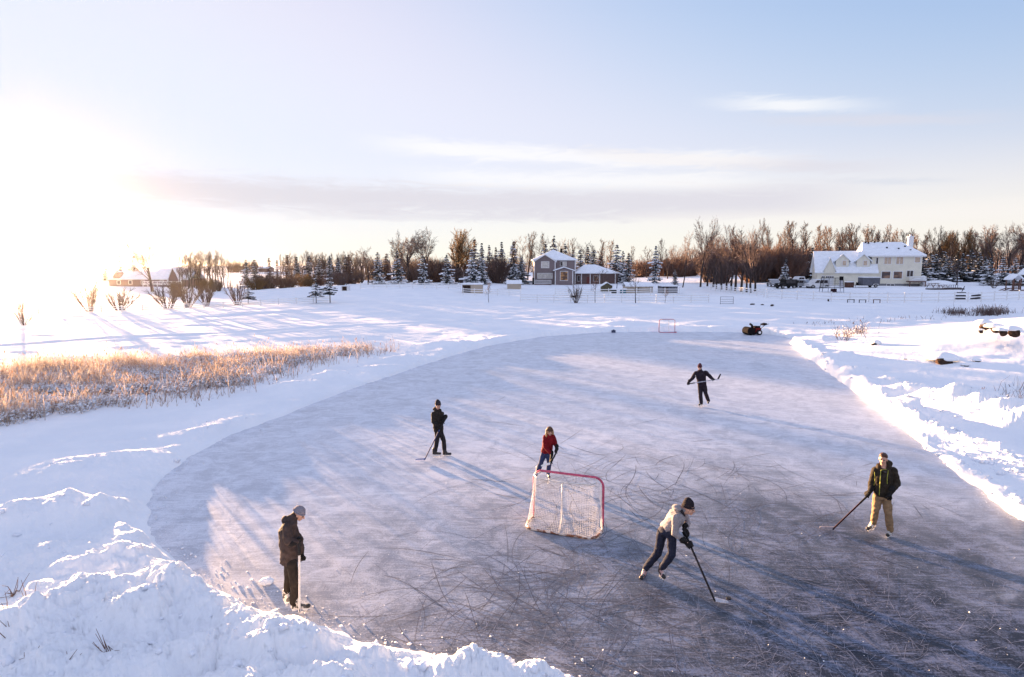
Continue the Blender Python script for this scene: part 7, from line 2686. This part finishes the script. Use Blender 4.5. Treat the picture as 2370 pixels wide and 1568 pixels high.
# ---------- snow chunks lying on the ice
def chunks():
    rn = random.Random(4)
    V, Fc = [], []
    def chunk(c, r_):
        n0 = len(V)
        q = [Vector((0, 0, 1)), Vector((.94, 0, -.33)), Vector((-.47, .82, -.33)), Vector((-.47, -.82, -.33)), Vector((.47, .82, .33)), Vector((-.94, 0, .33)), Vector((.47, -.82, .33)), Vector((0, 0, -1))]
        rot = Quaternion(rand_dir(rn), rn.uniform(0, 6.28))
        sq = Vector((rn.uniform(.6, 1.5), rn.uniform(.6, 1.2), rn.uniform(.45, .9)))
        for w in q:
            w = (rot @ w) * r_ * rn.uniform(.6, 1.15)
            V.append((c.x + w.x * sq.x, c.y + w.y * sq.y, c.z + w.z * sq.z + r_ * .35))
        for f in ((0, 6, 4), (0, 4, 5), (0, 5, 6), (6, 1, 4), (4, 2, 5), (5, 3, 6), (7, 2, 1), (7, 3, 2), (7, 1, 3), (1, 2, 4), (2, 3, 5), (3, 1, 6)):
            Fc.append(tuple(n0 + k for k in f))
    n = 0
    while n < 800:
        e = rn.randrange(len(ICE_PX))
        a, b = ICE[e], ICE[(e + 1) % len(ICE)]
        f = rn.random()
        x, y = a[0] + (b[0] - a[0]) * f, a[1] + (b[1] - a[1]) * f
        d = abs(rn.gauss(0, .40)) + .05
        an = rn.random() * 2 * PI
        x, y = x + math.cos(an) * d, y + math.sin(an) * d
        r = math.hypot(x, y)
        if r > 45 or r < 6 or rn.random() > 14.0 / r:
            continue
        s_ = float(sdf(np.array([x]), np.array([y]))[0])
        if s_ > -.02:
            continue
        chunk(Vector((x, y, -.003)), min(.05, .005 + rn.expovariate(1 / .008)))
        n += 1
    for i in range(420):
        u, v = rn.uniform(300, 2370), rn.uniform(1000, 1568)
        p = on_level(u, v)
        if float(sdf(np.array([p.x]), np.array([p.y]))[0]) < -.3:
            chunk(Vector((p.x, p.y, -.002)), .004 + min(.018, rn.expovariate(1 / .004)))
    o = link('snow_crumbs', np_mesh('snow_crumbs', V, Fc, M_LOAD)); tag(o, kind='stuff')
    # lumps on the banks
    V.clear(); Fc.clear()
    for i in range(900):
        e = rn.random()
        if e < .5:
            P = RIDGE[rn.choice((0, 0, 1, 1, 2))]
            j = rn.randrange(len(P) - 1)
            f = rn.random()
            x, y = P[j][0] + (P[j + 1][0] - P[j][0]) * f + rn.gauss(0, .35), P[j][1] + (P[j + 1][1] - P[j][1]) * f + rn.gauss(0, .35)
        else:
            mx, my, h, a, b, th = rn.choice(MOUNDS)
            x, y = mx + rn.gauss(0, a * .8), my + rn.gauss(0, b * .8)
        if y < 5:
            continue
        chunk(Vector((x, y, float(height(np.array([x]), np.array([y]))[0]) - .03)), min(.16, .03 + rn.expovariate(1 / .03)))
    o = link('snow_clods', np_mesh('snow_clods', V, Fc, M_LOAD, True)); tag(o, kind='stuff')
    p = on_level(*zoomer(620, 1200, 200 / 980.0)(155, 1105))
    bm = bmesh.new(); bmesh.ops.create_icosphere(bm, subdivisions=3, radius=.11)
    for v in bm.verts:
        v.co += rand_dir(rn) * .010; v.co.z = max(v.co.z * .7, -.05); v.co.x *= 1.25
    me = bpy.data.meshes.new('snow_lump'); bm.to_mesh(me); bm.free(); me.materials.append(M_SNOW)
    o = link('snow_lump', me); o.location = p + Vector((0, 0, .05))
    tag(o, 'fist-sized lump of snow lying on the ice left of the person in the grey beanie', 'snow lump')
chunks()

# ---------- skate marks
def skate_marks():
    rn = random.Random(77)
    def build(name, n, m_, z0, zone, wlo, whi, llo, lhi, curv):
        V, Fc = [], []
        made = 0
        tries = 0
        while made < n and tries < n * 20:
            tries += 1
            u, v = zone()
            p = on_level(u, v)
            a = rn.random() * 2 * PI
            L = rn.uniform(llo, lhi)
            w = rn.uniform(wlo, whi) * max(1.0, p.y / 16)
            k = rn.gauss(0, curv)
            dk = rn.gauss(0, curv * .6)
            N = max(4, int(L / .25))
            z = z0 + .0035 * (made / n)
            pts = []
            x, y = p.x, p.y
            for i in range(N + 1):
                pts.append((x, y))
                a += k * L / N
                k += dk * L / N
                x += math.cos(a) * L / N; y += math.sin(a) * L / N
            A = np.array(pts)
            if (sdf(A[:, 0], A[:, 1]) > -.15).any():
                continue
            n0 = len(V)
            for i, (x, y) in enumerate(pts):
                dx_, dy_ = A[min(i + 1, N)] - A[max(i - 1, 0)]
                l = math.hypot(dx_, dy_)
                f = i / N
                ww = w * (math.sin(PI * min(1, max(0, f * .96 + .02))) ** .5) / 2 + .0008
                V.append((x - dy_ / l * ww, y + dx_ / l * ww, z)); V.append((x + dy_ / l * ww, y - dx_ / l * ww, z))
            for i in range(N):
                Fc.append((n0 + 2 * i, n0 + 2 * i + 1, n0 + 2 * i + 3, n0 + 2 * i + 2))
            made += 1
        o = link(name, np_mesh(name, V, Fc, m_)); tag(o, kind='stuff')
    def near():
        while True:
            u, v = rn.uniform(500, 2500), rn.triangular(950, 1640, 1450)
            if u + (v - 1000) * .5 > 900 + rn.uniform(-300, 300):
                return u, v
    def mid():
        return rn.uniform(700, 2350), rn.triangular(800, 1500, 1150)
    def play():
        cx, cy, sx, sy = rn.choice(((1250, 1430, 200, 75), (1130, 1500, 200, 50), (1450, 1110, 140, 55), (1720, 1400, 220, 80), (1850, 1180, 200, 60), (1330, 1300, 160, 60)))
        return rn.gauss(cx, sx), rn.gauss(cy, sy)
    def corner():
        return rn.gauss(1900, 400), rn.gauss(1430, 120)
    dk = mat('cut_ice', (.06, .062, .085), .45, .3, 3)
    dk2 = mat('cut_ice_soft', (.13, .135, .175), .45, .25, 3)
    wh = mat('ice_shavings', (.26, .27, .34), .8, .3, 6)
    build('skate_marks', 240, dk, .002, play, .004, .011, .4, 3.0, .28)
    build('skate_marks', 420, dk2, .006, play, .005, .020, .4, 2.4, .3)
    build('ice_shavings', 600, wh, .010, near, .003, .007, .06, .6, .4)
    build('ice_shavings', 700, wh, .014, corner, .003, .008, .05, .4, .6)
skate_marks()
